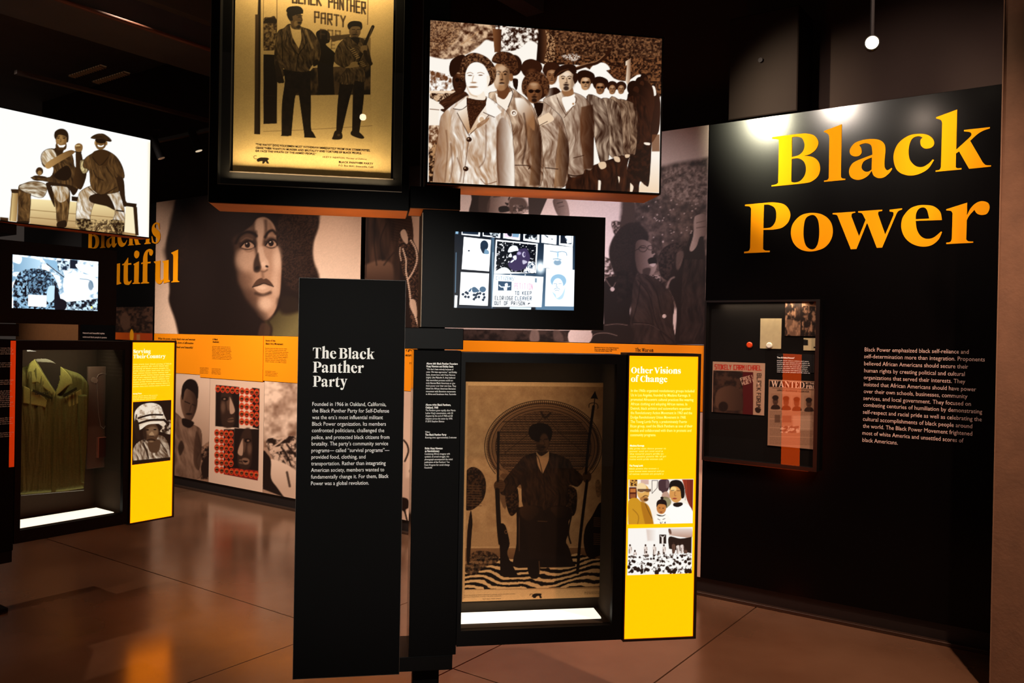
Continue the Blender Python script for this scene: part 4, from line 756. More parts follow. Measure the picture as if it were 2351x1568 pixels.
def art_man(c):
    c.pal = WARMP; c.img[:] = c.c(.92); c.fr(340, 740, 3.136)
    c.gra('150,380c 480,380c 480,1160c 150,1160c', .95, .6, 0, 450, 0, 1150, 5)
    c.tex('380,900c 450,850c 460,1130c 380,1130c', .08, .6, 18, .5, 3, 3, 12); c.poly('380,1040 420,960 450,1000 440,1100 400,1120', .1, 10)
    c.gra('130,640 200,650 270,720 330,740 380,780 385,900 350,1000 370,1120 180,1100c 130,1000', .62, .4, 150, 0, 380, 0, 8); c.cl('130,640 200,655 270,720 330,740 380,780 385,900 350,1000 370,1120 150,1100', .34, .7, 15, 5, 80, .7, .15)
    c.gra('350,780 385,900 370,1060 330,1020 330,900', .3, .15, 330, 0, 385, 0, 10, .8); c.gra('235,530 270,480 350,520 350,620 310,710 270,700 240,620', .2, .45, 340, 0, 260, 0, 8); c.poly('240,520 250,450 290,410 340,420 362,470 360,540 350,560c 330,510 280,480 262,500c 250,560', .04, 6)
    c.ell(290, 600, 34, 70, .36, soft=20, a=.8); c.line('265,570 300,585', 7, .06, 5); c.line('318,590 340,600', 7, .06, 5); c.ell(295, 660, 22, 8, .08, soft=8); c.line('310,600 300,640', 8, .14, 8, .7); c.poly('250,690 330,720 300,760 250,740', .06, 8); c.poly('240,850 260,900 230,960 215,900', .12, 12, .8); c.line('160,760 200,900 180,1050', 10, .2, 20, .5)
def art_faces(c):
    c.pal = WARMP; c.img[:] = c.c(.93); c.fr(340, 740, 3.136)
    R = (206, 58, 26)
    c.quad('488,450 658,466 655,760 484,748', .05, 3); c.quad('622,762 800,770 795,1070 610,1052', .05, 3); c.quad('545,1040 795,1068 790,1140 545,1095', (120, 30, 22), 4); c.quad('545,770 620,770 612,1060 545,1055', .08, 4); c.quad('748,470 802,478 800,770 752,755', .06, 4)
    def face4(x, y, s, m):
        c.poly([(x - 40 * s * m, y - 150 * s), (x + 20 * s * m, y - 140 * s), (x + 55 * s * m, y + 20 * s), (x + 40 * s * m, y + 120 * s), (x - 40 * s * m, y + 100 * s)], .18, 18)
        c.poly([(x + 15 * s * m, y - 90 * s), (x + 35 * s * m, y - 60 * s), (x + 55 * s * m, y + 10 * s), (x + 20 * s * m, y + 25 * s)], .72, 8); c.poly([(x - 5 * m, y - 60 * s), (x + 20 * s * m, y - 90 * s), (x + 8 * m, y + 10 * s)], .4, 8, .7)
        c.ell(x - 18 * s * m, y - 78 * s, 26 * s, 15 * s, .03, soft=8); c.ell(x - 20 * s * m, y - 78 * s, 9 * s, 6 * s, .55, soft=5); c.poly([(x, y + 70 * s), (x + 40 * s * m, y + 55 * s), (x + 45 * s * m, y + 85 * s), (x + 10 * s * m, y + 90 * s)], .4, 8); c.line([(x, y + 74 * s), (x + 45 * s * m, y + 70 * s)], 5, .03, 3, 1, False); c.ell(x - 30 * s * m, y - 20 * s, 16 * s, 40 * s, .5, soft=20, a=.6)
    face4(570, 630, 1.0, 1); face4(700, 930, 1.0, -1); c.ell(700, 1000, 26, 20, .05, soft=8); c.poly('675,985 700,975 728,990 722,1020 690,1022', .5, 8); c.poly('680,995 720,998 700,1010', .03, 4)
    def head(x, y, bg):
        c.ell(x, y, 18, 25, R if bg else R, soft=2); c.ell(x + 1, y + 2, 11, 15, .08, soft=3, a=.9); c.line([(x - 9, y - 9), (x + 9, y - 8)], 4, (250, 150, 70), 2, .9, False); c.line([(x - 5, y + 8), (x + 6, y + 9)], 3, (250, 150, 70), 2, .9, False)
    for i in range(9): head(502 + i * 35, 478 + i * 3.4, 0)
    for r_ in range(1, 5):
        for i in range(4): head(674 + i * 36, 494 + r_ * 55 + i * 3.4, 0)
    for r_ in range(5):
        for i in range(4): head(495 + i * 34, 795 + r_ * 53 + i * 3, 0)
    for i in range(9): head(495 + i * 35, 1060 + i * 5, 0)
    for i in range(5): head(638 + i * 35, 1078 + i * 5, 0)
def art_harvest(c):
    c.pal = WARMP; c.img[:] = c.c(.7); c.fr(340, 740, 3.136)
    c.tex('830,420c 1090,420c 1090,900c 830,900c', .5, 1.0, 70, .5, 2, 3, 5); c.tex('850,850 950,830 1060,820 1090,900c 1090,1150c 1000,1100 900,980', .1, .9, 26, .5, 4, 5, 10)
    for p in ('880,910 940,870 990,830', '900,940 980,900 1060,850', '960,960 1000,1020 1010,1100', '1020,1000 1050,1080'): c.line(p, 12, .85, 8); 
    for p in ('960,900 1000,960 1040,1060', '1000,880 1060,960', '1000,1060 1010,1120'): c.line(p, 12, .08, 8)
    c.gra('850,1000 950,1000 1090,1100 1090,1300 940,1230 850,1150', .98, .85, 0, 1000, 0, 1200, 14); c.poly('826,940 860,950 885,1000 885,1120 930,1190 980,1260c 826,1200c', .05, 8); c.line('1000,1080 1020,1180', 16, .1, 8, .8)
def art_gap(c):
    c.pal = WARMP; c.img[:] = c.c(.92); c.fr(600, 1100, 3.35)
    c.poly('1040,150 1090,140 1130,160 1130,220 1110,240 1130,330 1115,320 1095,250 1060,230', .06, 5); c.fr(900, 700, 3.735); c.line('100,1160 130,1200 140,1260 110,1340', 14, .06, 5); c.ell(160, 1425, 14, 16, .06)
def art_small(c):
    c.pal = WARMP; c.img[:] = c.c(.12); c.fr(0, 740, 4.356)
    c.tex('1150,-160c 1530,-160c 1530,110c 1150,110c', .04, .3, 26, .5, 3, 3, 3); c.poly('1200,-20 1240,-100 1290,-60 1300,40 1240,80', .4, 20, .8); c.gra('1150,100c 1530,110c 1530,190c 1150,180c', (206, 88, 14), (150, 50, 8), 1150, 0, 1520, 0, 4); c.poly('1300,170 1300,100 1318,68 1336,110 1330,180', (250, 170, 20), 4); c.rect_(1366, 120, 1400, 180, (170, 110, 60), 4)
def art_album(c):
    c.pal = WARMP; c.img[:] = c.c(.72); c.fr(1600, 640, 3.135); RD = (168, 30, 16)
    c.quad('118,660 405,672 405,985 112,965', (74, 12, 12), 3); c.tex('118,660c 330,665c 330,975c 112,965c', .05, .25, 30, .5, 3, 3, 5); c.gra('150,800 250,770 320,820 330,930 280,950 170,940 130,900', .35, .2, 150, 0, 320, 0, 14); c.ell(190, 920, 34, 36, .05, soft=10)
    c.quad('410,665 472,668 466,985 404,982', .7, 2)
    rnd = random.Random(4)
    F = 'STOKELY CARMICHAEL'; x = 128
    segs = {'S': [(0, 0, 1, 0), (0, 0, 0, .5), (0, .5, 1, .5), (1, .5, 1, 1), (0, 1, 1, 1)], 'T': [(0, 0, 1, 0), (.5, 0, .5, 1)], 'O': [(0, 0, 0, 1), (0, 0, 1, 0), (1, 0, 1, 1), (0, 1, 1, 1)], 'K': [(0, 0, 0, 1), (1, 0, 0, .55), (.2, .45, 1, 1)], 'E': [(0, 0, 0, 1), (0, 0, 1, 0), (0, .5, .8, .5), (0, 1, 1, 1)], 'L': [(0, 0, 0, 1), (0, 1, 1, 1)], 'Y': [(0, 0, .5, .5), (1, 0, .5, .5), (.5, .5, .5, 1)], 'C': [(0, 0, 0, 1), (0, 0, 1, 0), (0, 1, 1, 1)], 'A': [(0, 0, 0, 1), (0, 0, 1, 0), (1, 0, 1, 1), (0, .55, 1, .55)], 'R': [(0, 0, 0, 1), (0, 0, 1, 0), (1, 0, 1, .5), (0, .5, 1, .5), (.3, .5, 1, 1)], 'M': [(0, 0, 0, 1), (0, 0, .5, .5), (.5, .5, 1, 0), (1, 0, 1, 1)], 'I': [(.5, 0, .5, 1)], 'H': [(0, 0, 0, 1), (1, 0, 1, 1), (0, .5, 1, .5)], 'B': [(0, 0, 0, 1), (0, 0, 1, 0), (1, 0, 1, 1), (0, .5, 1, .5), (0, 1, 1, 1)], 'F': [(0, 0, 0, 1), (0, 0, 1, 0), (0, .5, .8, .5)], 'U': [(0, 0, 0, 1), (1, 0, 1, 1), (0, 1, 1, 1)], '!': [(.5, 0, .5, .7), (.5, .9, .5, 1)]}
    def word(s, x0, y0, dx, dy, w, h, wd, col, ux=(1, 0), uy=(0, 1)):
        for i, ch in enumerate(s):
            X0, Y0 = x0 + i * dx, y0 + i * dy
            for (a0, b0, a1, b1) in segs.get(ch, []): c.line([(X0 + a0 * w * ux[0] + b0 * h * uy[0], Y0 + a0 * w * ux[1] + b0 * h * uy[1]), (X0 + a1 * w * ux[0] + b1 * h * uy[0], Y0 + a1 * w * ux[1] + b1 * h * uy[1])], wd, col, sm=False)
    word('STOKELY', 130, 618, 17.5, .6, 11, 32, 5.5, RD); word('CARMICHAEL', 266, 622, 20.5, .5, 13, 32, 6, RD)
    word('FREE!', 312, 716, 19, -5, 12, 22, 4, .9, (.95, -.3), (.3, .95)); word('HUEY!', 322, 744, 18, -5, 12, 22, 4, .9, (.95, -.3), (.3, .95))
    word('BLACK', 462, 684, -.6, 26, 16, 28, 5, .05, (0, 1), (-1, 0)); word('FORUM', 458, 824, -.6, 22, 14, 26, 5, .08, (0, 1), (-1, 0)); c.ell(443, 755, 7, 7, .9); c.poly('420,930 460,935 450,965 425,960', .08, 5)
def art_wanted(c):
    c.pal = WARMP; c.img[:] = c.c(.62); c.fr(1600, 640, 3.135)
    c.quad('525,735 848,745 846,790 522,778', .05, 2); c.line([(545, 786), (840, 800)], 3, .1, 2, 1, False)
    for (x, y) in ((565, 880), (642, 886), (718, 892), (806, 897)):
        c.rect_(x - 34, y - 55, x + 34, y + 58, .58, 3); c.poly([(x - 30, y + 58), (x - 24, y + 34), (x, y + 24), (x + 26, y + 34), (x + 32, y + 58)], .12, 5); c.ell(x, y, 20, 30, .3, soft=4); c.ell(x, y - 24, 23, 18, .07, soft=4); c.ell(x - 7, y - 4, 4, 2, .06); c.ell(x + 7, y - 4, 4, 2, .06); c.ell(x, y + 15, 7, 2, .1)
    rnd = random.Random(9)
    for i in range(24):
        y = 955 + i * 10.5
        if i % 6 == 5: continue
        x = 524
        while x < 830:
            w_ = 8 + rnd.random() * 22; c.line([(x, y + (x - 524) * .03), (min(838, x + w_), y + (x + w_ - 524) * .03)], 2.2, .25, 1.5, .75, False); x += w_ + 5
    c.rect_(560, 980, 600, 1035, .3, 4, .7); c.rect_(615, 985, 680, 1035, .35, 5, .6); c.rect_(690, 985, 830, 1090, .78, 14, .5); c.tex('600,1060c 740,1060c 740,1110c 600,1110c', .3, .9, 12, .5, 4, 3, 5, .7)
def art_street(c):
    c.pal = WARMP; c.img[:] = c.c(.1); c.fr(1600, 640, 3.135)
    c.tex('635,150c 875,150c 875,415c 635,415c', .02, .6, 20, .55, 4, 3, 2, 1, 1.8); c.quad('765,150 860,150 858,200 765,195', .62, 3); c.ell(825, 170, 17, 17, .08); c.poly('640,300 700,300 745,340 740,415 660,400', .6, 12, .6); c.rect_(710, 150, 750, 280, .06, 3, .7); c.rect_(745, 150, 756, 415, .04, 3)
def art_card(c): c.img[:] = np.array([186, 168, 128]) / 255; c.grain(.08, 5, 3)
def art_cut(c): c.img[:] = np.array([186, 168, 128]) / 255; c.fr(1600, 640, 3.135); c.quad('760,435 800,440 800,480 760,480', .04); c.quad('840,488 880,488 880,500 840,500', .04)
def art_black(c): c.img[:] = 0.06
def art_family(c):
    c.pal = [(0, (20, 6, 4)), (1, (255, 255, 250))]; c.img[:] = np.array([250, 240, 226]) / 255; c.fr(1030, 780, 3.854)
    c.rect_(1600, 1235, 1670, 1300, (210, 150, 60), 5); c.tex('1605,1240c 1668,1240c 1668,1295c 1605,1295c', (40, 16, 8), (220, 160, 70), 12, .5, 4, 3, 3); c.rect_(1597, 1305, 1665, 1410, (80, 28, 14), 4); c.rect_(1606, 1318, 1655, 1350, (190, 110, 50), 4); c.rect_(1606, 1365, 1655, 1400, (150, 80, 40), 4); c.rect_(1700, 1236, 1770, 1280, (214, 176, 160), 10); c.line([(1800, 1245), (1850, 1245), (1845, 1310), (1800, 1360), (1800, 1245)], 4, (60, 50, 50), 2, 1, False)
    c.gra('2065,1236c 2165,1236c 2160,1520c 2110,1420 2085,1300', (170, 60, 34), (110, 30, 18), 2070, 0, 2160, 0, 4)
    for x in (2090, 2115, 2140): c.line([(x, 1240), (x + 4, 1420)], 4, (70, 20, 12), 4, .6, False)
    c.poly('1855,1300 1860,1250 1900,1232 1945,1240 1955,1290 1935,1340 1900,1360 1880,1340 1862,1330', (70, 46, 50), 4); c.poly('1895,1355 1935,1345 1960,1400 1890,1400', (190, 150, 130), 8); c.poly('1925,1240 1950,1260 1948,1300 1925,1310', (120, 96, 96), 6, .7)
    c.poly('1900,1390 1950,1400 1970,1440 1930,1490 1900,1440', (120, 110, 70), 8, .8)
    # man
    c.poly('1590,1430 1660,1400 1700,1430 1760,1460 1790,1520 1815,1640c 1590,1640c', (206, 146, 30), 5); c.poly('1700,1440 1760,1460 1800,1560 1815,1640c 1740,1640c', (170, 106, 20), 14, .8); c.line('1740,1450 1770,1520 1800,1580', 4, (60, 30, 10), 2); c.line('1630,1500 1680,1560 1670,1640', 6, (130, 80, 14), 8, .7)
    c.ell(1722, 1350, 54, 70, (226, 170, 90), soft=5); c.ell(1705, 1310, 44, 44, (246, 214, 160), soft=12); c.ell(1730, 1410, 38, 24, (180, 120, 60), soft=8); c.rect_(1672, 1320, 1790, 1342, (60, 34, 24), 3, .8); c.ell(1705, 1338, 22, 11, (120, 80, 50)); c.ell(1762, 1338, 20, 11, (120, 80, 50)); c.line('1720,1390 1740,1378 1765,1385', 6, (70, 40, 20), 3); c.ell(1745, 1415, 20, 12, (60, 34, 18), soft=6, a=.8)
    # woman
    c.poly('1900,1640c 1900,1560 1940,1480 2000,1450 2060,1440 2130,1470 2160,1530 2160,1640c', (255, 253, 248), 5); c.poly('1995,1445 2060,1440 2070,1460 2030,1480 1990,1470', (24, 12, 10), 3); c.ell(2012, 1360, 58, 80, (214, 150, 80), soft=5); c.poly('1955,1330 1960,1260 2010,1240 2060,1255 2085,1310 2085,1390 2060,1400 2050,1330 2020,1300 1975,1300', (14, 6, 6), 5); c.ell(1990, 1320, 26, 20, (246, 206, 130), soft=10)
    c.line('1970,1335 1995,1332', 4, (40, 16, 8), 2); c.line('2020,1335 2045,1336', 4, (40, 16, 8), 2); c.ell(2000, 1405, 20, 6, (150, 50, 40)); c.line('2003,1345 2000,1378 2012,1380', 4, (130, 76, 40), 3)
    # girl
    c.poly('1820,1640c 1825,1560 1870,1535 1920,1540 1960,1580 1965,1640c', (255, 250, 240), 5); c.ell(1882, 1490, 42, 52, (196, 124, 60), soft=4); c.poly('1840,1480 1845,1430 1885,1410 1925,1430 1930,1490 1915,1460 1860,1455', (24, 10, 8), 4); c.ell(1888, 1400, 14, 12, (20, 8, 8)); c.ell(1866, 1488, 7, 3, (30, 12, 8)); c.ell(1898, 1490, 7, 3, (30, 12, 8)); c.ell(1880, 1525, 12, 4, (110, 40, 30)); c.poly('1840,1545 1890,1555 1920,1545 1900,1560 1860,1560', (20, 12, 10), 3); c.line('1850,1585 1870,1595', 4, (60, 40, 30), 2); c.line('1895,1590 1915,1582', 4, (60, 40, 30), 2); c.tex('1870,1610c 1920,1610c 1920,1635c 1870,1635c', (20, 10, 8), (255, 250, 240), 6, .5, 5, 3, 2)
def art_rally(c):
    c.pal = [(0, (20, 8, 4)), (.5, (170, 120, 96)), (1, (255, 253, 248))]; c.img[:] = c.c(.97); c.fr(1030, 1130, 3.854)
    c.gra('1750,330c 1850,330c 1840,430c 1760,430c', .8, 1, 1750, 0, 1850, 0, 20); c.gra('1950,320c 2152,320c 2150,400 1950,380c', .85, .6, 0, 320, 0, 400, 5); c.poly('1950,395 2050,410 2150,395c 2148,540c 1950,500c', .05, 5); c.rect_(1865, 375, 1925, 455, .04, 3); c.line([(1893, 400), (1893, 455)], 16, .9, 4, 1, False); c.line('1875,385 1893,402 1912,385', 6, .9, 3); c.poly('1945,325 1965,330 1972,368 1950,362', .3, 5)
    rnd = random.Random(5)
    for i, (x, y, h) in enumerate(((1605, 470, 70), (1648, 520, 60), (1742, 470, 70), (1750, 530, 60), (1820, 470, 80), (1858, 530, 80), (1905, 470, 70), (1905, 540, 60), (1990, 450, 90), (2030, 460, 80), (2065, 455, 80), (2095, 500, 60))):
        c.ell(x, y, 8, 10, .1); c.poly([(x - 14, y + 14), (x + 12, y + 12), (x + 16, y + h * .6), (x + 8, y + h), (x - 10, y + h), (x - 14, y + h * .5)], .25 if i in (8, 11, 5) else .85, 4); c.line([(x - 6, y + h * .5), (x - 8, y + h)], 6, .15, 4, .8, False); c.line([(x + 12, y + 16), (x + 14, y + h * .6)], 4, .3, 4, .8, False)
    c.tex('1590,560c 2150,540c 2148,720c 1585,720c', .1, 1.0, 18, .4, 5, 7, 4)
    for i in range(46):
        x = 1592 + rnd.random() * 550; y = 565 + rnd.random() * 145; r = 6 + (y - 560) * .07 + rnd.random() * 4; c.ell(x, y + r * 1.6, r * 1.6, r, .98, soft=4); c.ell(x, y, r, r * 1.15, .05, soft=3)
def art_helmet(c):
    c.pal = [(0, (14, 7, 4)), (.35, (84, 56, 36)), (.65, (176, 138, 100)), (1, (250, 238, 220))]; c.img[:] = c.c(.05); c.fr(0, 700, 2.614)
    c.tex('990,690c 1025,690c 1022,780c 960,760c', .1, .8, 14, .5, 4, 3, 5)
    c.cl('800,860 850,810 960,780 1010,830 1022,915c 800,935c', .3, .85, 8, 5, 60, 1); c.line('860,830 880,880 890,920', 8, .1, 6); c.line('960,820 1000,880', 6, .15, 6); c.poly('890,820 960,810 950,880 900,880', .3, 8)
    c.ell(905, 765, 48, 60, .3, soft=6); c.ell(915, 760, 34, 30, .45, soft=14); c.ell(885, 750, 9, 4, .03); c.ell(930, 748, 9, 4, .03); c.poly('895,780 912,760 925,782', .6, 6); c.line('900,788 922,788', 4, .06, 3); c.line('885,812 908,806 930,812', 6, .06, 3); c.ell(908, 820, 14, 4, .5, soft=4); c.poly('850,740 870,730 880,800 860,820', .06, 8, .7)
    c.poly('808,700 810,640 850,600 910,588 960,605 980,650 1000,700 980,730 940,710 870,720 840,750 815,770', .85, 5); c.tex('812,690 812,640 850,600 910,588 960,605 980,650 960,690 860,690', .45, 1.1, 16, .36, 3, 7, 6, .6); c.line('830,680 900,660 975,660', 10, .05, 3); c.line('830,712 900,692 985,690', 12, .06, 3); c.poly('835,735 880,708 965,700 960,712 890,718 845,748', .92, 4); c.poly('808,700 830,700 840,800 815,790', .1, 6); c.line('985,690 1010,715', 14, .05, 4); c.line('820,660 812,700', 6, .1, 4)
# ================================================================ SETTING
Z0 = np.zeros(3)
def struct(o, nm=None): o['kind'] = 'structure'; return o
TOPW = 2.945
# floor: dark slab bed and polished slabs laid along the two wall directions
fb = MB(); fb.add([(-9, -3, -0.012), (7, -3, -0.012), (7, 13, -0.012), (-9, 13, -0.012), (-9, -3, -0.15), (7, -3, -0.15), (7, 13, -0.15), (-9, 13, -0.15)],
                  [(0, 1, 2, 3), (4, 7, 6, 5), (0, 4, 5, 1), (1, 5, 6, 2), (2, 6, 7, 3), (3, 7, 4, 0)])
floor = struct(fb.obj('floor', mat('floor_bed', (30, 20, 14), 0.9)))
def concrete():
    m = bpy.data.materials.new('polished_concrete'); m.use_nodes = True; nt = m.node_tree; b = nt.nodes['Principled BSDF']
    g = nt.nodes.new('ShaderNodeNewGeometry')
    t = nt.nodes.new('ShaderNodeTexNoise'); t.inputs['Scale'].default_value = 1.3; t.inputs['Detail'].default_value = 8; nt.links.new(g.outputs['Position'], t.inputs['Vector'])
    r = nt.nodes.new('ShaderNodeValToRGB'); r.color_ramp.elements[0].position = .3; r.color_ramp.elements[1].position = .7
    r.color_ramp.elements[0].color = tuple(srgb((98, 68, 48))) + (1,); r.color_ramp.elements[1].color = tuple(srgb((128, 94, 70))) + (1,)
    nt.links.new(t.outputs['Fac'], r.inputs[0]); nt.links.new(r.outputs[0], b.inputs['Base Color'])
    t2 = nt.nodes.new('ShaderNodeTexNoise'); t2.inputs['Scale'].default_value = 3; t2.inputs['Detail'].default_value = 6; nt.links.new(g.outputs['Position'], t2.inputs['Vector'])
    mr = nt.nodes.new('ShaderNodeMapRange'); mr.inputs[3].default_value = 0.13; mr.inputs[4].default_value = 0.26; nt.links.new(t2.outputs['Fac'], mr.inputs[0]); nt.links.new(mr.outputs[0], b.inputs['Roughness'])
    b.inputs['Specular IOR Level'].default_value = 0.75
    MATS['polished_concrete'] = m; return m
CONC = concrete()
jr = on_level(1725, 1402, 0); jl = on_level(430, 1568, 0)         # two joints that run from the wall into the room
ju = [float((jr - PW.o) @ UW), float((jl - PW.o) @ UW)]
jd = [float((on_level(195, 1265, 0) - PW.o) @ NW)]
us = [-7.6, -5.4, ju[1], (ju[0] + ju[1]) / 2 - 0.0, ju[0], ju[0] + 2.2]
us = sorted(us); ds = [0.0, jd[0], jd[0] + 2.1, jd[0] + 4.3, jd[0] + 6.6]
k = 0
CH_ = 0
for i in range(len(us) - 1):
    for j in range(len(ds) - 1):
        a = MB(); g_ = 0.004
        a.box(PW, us[i] + g_, us[i + 1] - g_, -0.02, 0.0, ds[j] + g_, ds[j + 1] - g_)
        a.obj('slab', CONC, (0, 0, 0), floor)
a = MB(); a.add([(-9, -3, 4.6), (7, -3, 4.6), (7, 13, 4.6), (-9, 13, 4.6), (-9, -3, 4.7), (7, -3, 4.7), (7, 13, 4.7), (-9, 13, 4.7)], [(3, 2, 1, 0), (4, 5, 6, 7), (0, 1, 5, 4), (1, 2, 6, 5), (2, 3, 7, 6), (3, 0, 4, 7)])
CEILM = mat('dark_ceiling_paint', (84, 76, 68), 0.85, noise=0.3, nscale=2)
ceiling = struct(a.obj('ceiling', CEILM))
# upper wall behind the graphic wall, long wall
a = MB(); a.box(PW, -9.5, 4.5, 0, 4.6, -0.55, -0.40); wb = struct(a.obj('wall_back', mat('dark_grey_wall_paint', (52, 38, 34), 0.7, spec=0.06, noise=0.12, nscale=3)))
# soffit boxes on the upper wall above the title
S0 = PW.off(-0.1).at(1672, 262); S1 = PW.off(-0.1).at(1830, 236)
a = MB(); a.box(PW, S0[0], S1[0], 2.985, 3.62, -0.4, -0.1, 0.006); T1 = struct(a.obj('trim_1', mat('grey_soffit', (40, 29, 26), 0.7, spec=0.06)))
a = MB(); q = PW.off(-0.09).at(1746, 138); c_ = PW.w(q[0], q[1], -0.085); a.tube([c_ - PW.n * 0.012, c_], [0.012, 0.014], 16); a.obj('ring_hook', mat('dull_hook', (60, 52, 56), 0.7, spec=0.1), (0, 0, 0), T1)
# --- the graphic wall: panels of one long partition
WL = -9.2
def wpanel(name, label, u0, u1, v0, v1, material, d=0.0, th=0.06, cat='panel', group=None):
    T = Thing(name, label, cat, base_of(PW, u0, u1, v0, d - th), group)
    b = MB(); b.box(PW, u0, u1, v0, v1, d - th, d, 0.0015); T.part('board', b, material); return T
a = MB(); a.box(PW, WL, 1.70, 0.11, TOPW, -0.40, -0.062); wl = struct(a.obj('wall_graphic', mat('partition_black', (14, 12, 12), 0.6)))
a = MB(); a.box(PW, WL, 1.70, 0.0, 0.112, -0.38, -0.02, 0.004); struct(a.obj('baseboard_back', mat('black_skirting', (26, 20, 18), 0.45)))
a = MB(); a.box(PW, WL, 1.70, 0.0, 0.02, -0.02, 0.012, 0.002); struct(a.obj('trim_2', mat('dark_metal_floor_trim', (70, 50, 38), 0.4, 0.5)))
a = MB(); q0 = PW.off(0.55).at(2306, 0)
a.box(PW, q0[0], q0[0] + 1.6, 0, 4.6, 0.2, 0.55); WR = struct(a.obj('wall_right', mat('rough_brown_concrete', (116, 82, 58), 0.85, noise=0.3, nscale=14, bump=0.6, bscale=60)))
a = MB(); q1 = PW.off(0.56).at(2290, 0); q1 = (PW.off(0.56).at(2291, 700))
a.box(PW, q1[0], q0[0] + 0.002, 0, 4.6, 0.2, 0.565, 0.003); struct(a.obj('trim_3', mat('brown_concrete_edge', (132, 96, 70), 0.8, noise=0.2, nscale=20, bump=0.4, bscale=80)))

# title panel
uT0 = PW.at(1623, 600)[0]
title = wpanel('title_panel', 'large satin black wall panel carrying the giant two-word orange and yellow title', uT0, 1.70, 0.112, TOPW, mat('satin_black_title_panel', (8, 6, 6), 0.16, spec=0.12))
def ink_letter(px_contours, P, d, th, parentT, material):
    cs = []
    for s in px_contours:
        L = smooth_loop(pts(s), 6); cs.append([P.at(1700 + x / 3.6114, 220 + y / 3.6114) for x, y in L])
    return cs
LET = {}
LET['B'] = ['264,343c 400,325 500,314 552,313 612,330 646,383 628,440 582,480 527,497c 600,507 646,545 661,603 643,665 585,712 500,728 257,752c 257,741c 290,735 310,722 313,690 318,390 310,362 290,356 264,355c', '427,343c 470,338 510,352 531,400 522,452 485,490 426,507c', '425,523c 480,518 525,545 543,600 532,660 495,705 450,718 421,712c']
LET['l'] = ['840,236c 833,672c 845,684 870,686c 870,697c 693,713c 693,702c 720,697 732,680c 737,350c 728,318 693,300c 693,291c']
LET['a'] = ['905,462 915,430 950,390 1010,367 1080,357 1150,365 1190,395 1202,445 1194,560 1200,600 1220,617 1252,597c 1259,604c 1235,640 1190,675 1145,682 1105,663 1087,620c 1060,660 1010,690 960,696 915,675 900,630 915,578 960,540 1093,488c 1092,450 1083,412 1060,396 1030,393 985,408c 1003,440 1003,475 980,498 945,502 915,488', '1090,510c 1087,612c 1060,628 1028,625 1007,602 1008,570 1030,538']
LET['c'] = ['1605,380 1585,345 1540,320 1470,315 1390,332 1312,390 1273,470 1272,550 1300,618 1358,653 1430,660 1500,640 1560,600 1605,532c 1594,526c 1560,562 1505,590 1450,580 1405,530 1394,460 1405,392 1430,350 1475,334 1511,345c 1492,370 1497,412 1527,436 1572,433 1600,412']
LET['k'] = ['1797,113c 1789,446c 1895,350c 1914,325 1905,302 1853,294c 1853,283c 2068,259c 2068,270c 2010,290 1960,322 1905,373c 2008,550c 2035,573 2078,575c 2078,587c 1895,605c 1812,460c 1787,478c 1785,590c 1800,600 1833,598c 1833,610c 1618,630c 1618,619c 1650,612 1662,590c 1672,225c 1660,200 1622,187c 1622,177c']
LET['P'] = ['37,902c 200,887 290,884 370,905 412,970 400,1040 350,1090 280,1108 190,1112c 187,1270c 205,1282 243,1283c 243,1296c 30,1305c 30,1293c 68,1285 80,1260c 88,935c 75,918 37,914c', '195,903c 240,904 285,932 297,990 286,1050 250,1090 190,1098c']
LET['o'] = ['590,970 680,985 745,1040 766,1120 747,1200 690,1262 590,1290 500,1275 440,1220 418,1140 435,1060 500,992', '600,987 638,1020 652,1090 650,1180 630,1250 590,1273 545,1245 525,1180 524,1090 545,1012']
LET['w'] = ['764,972c 953,960c 953,970c 925,977 920,1000c 983,1165c 1037,1028c 1015,985c 1003,972 975,968c 975,957c 1176,943c 1176,955c 1145,962 1142,985c 1200,1150c 1268,990c 1266,966 1236,958c 1236,944c 1340,932c 1340,943c 1310,955 1295,975c 1175,1258c 1130,1260c 1050,1052c 962,1270c 915,1272c 810,1010c 798,988 764,983c']
LET['e'] = ['1520,905 1600,915 1655,960 1671,1030c 1453,1037c 1462,1105 1492,1160 1540,1185 1600,1175 1664,1124c 1672,1130c 1640,1195 1580,1240 1500,1250 1420,1225 1360,1170 1333,1090 1345,1010 1400,940 1460,912', '1453,1023c 1457,975 1480,937 1515,925 1545,945 1565,1017c']
LET['r'] = ['1880,885c 1878,990c 1910,930 1960,885 2010,873 2055,890 2066,930 2045,975 2000,988 1960,975 1940,945c 1900,990 1877,1030c 1872,1190c 1890,1205 1930,1207c 1930,1218c 1706,1229c 1706,1217c 1740,1210 1752,1185c 1758,975c 1745,955 1706,950c 1706,940c']
ORANGE = mat('orange_vinyl_lettering', (255, 162, 12), 0.7, spec=0.02)
for ch in ['B', 'l', 'a', 'c', 'k', 'P', 'o', 'w', 'e', 'r']:
    cs = ink_letter(LET[ch], PW.off(0.004), 0, 0, title, ORANGE)
    me = curve_mesh('letter', cs, plane_matrix(PW, 0, 0, 0.002, title.o), 0.004); me.materials.append(ORANGE)
    o = bpy.data.objects.new('letter', me); COL.objects.link(o); o.parent = title.e; o['label'] = 'giant orange serif letter ' + ch
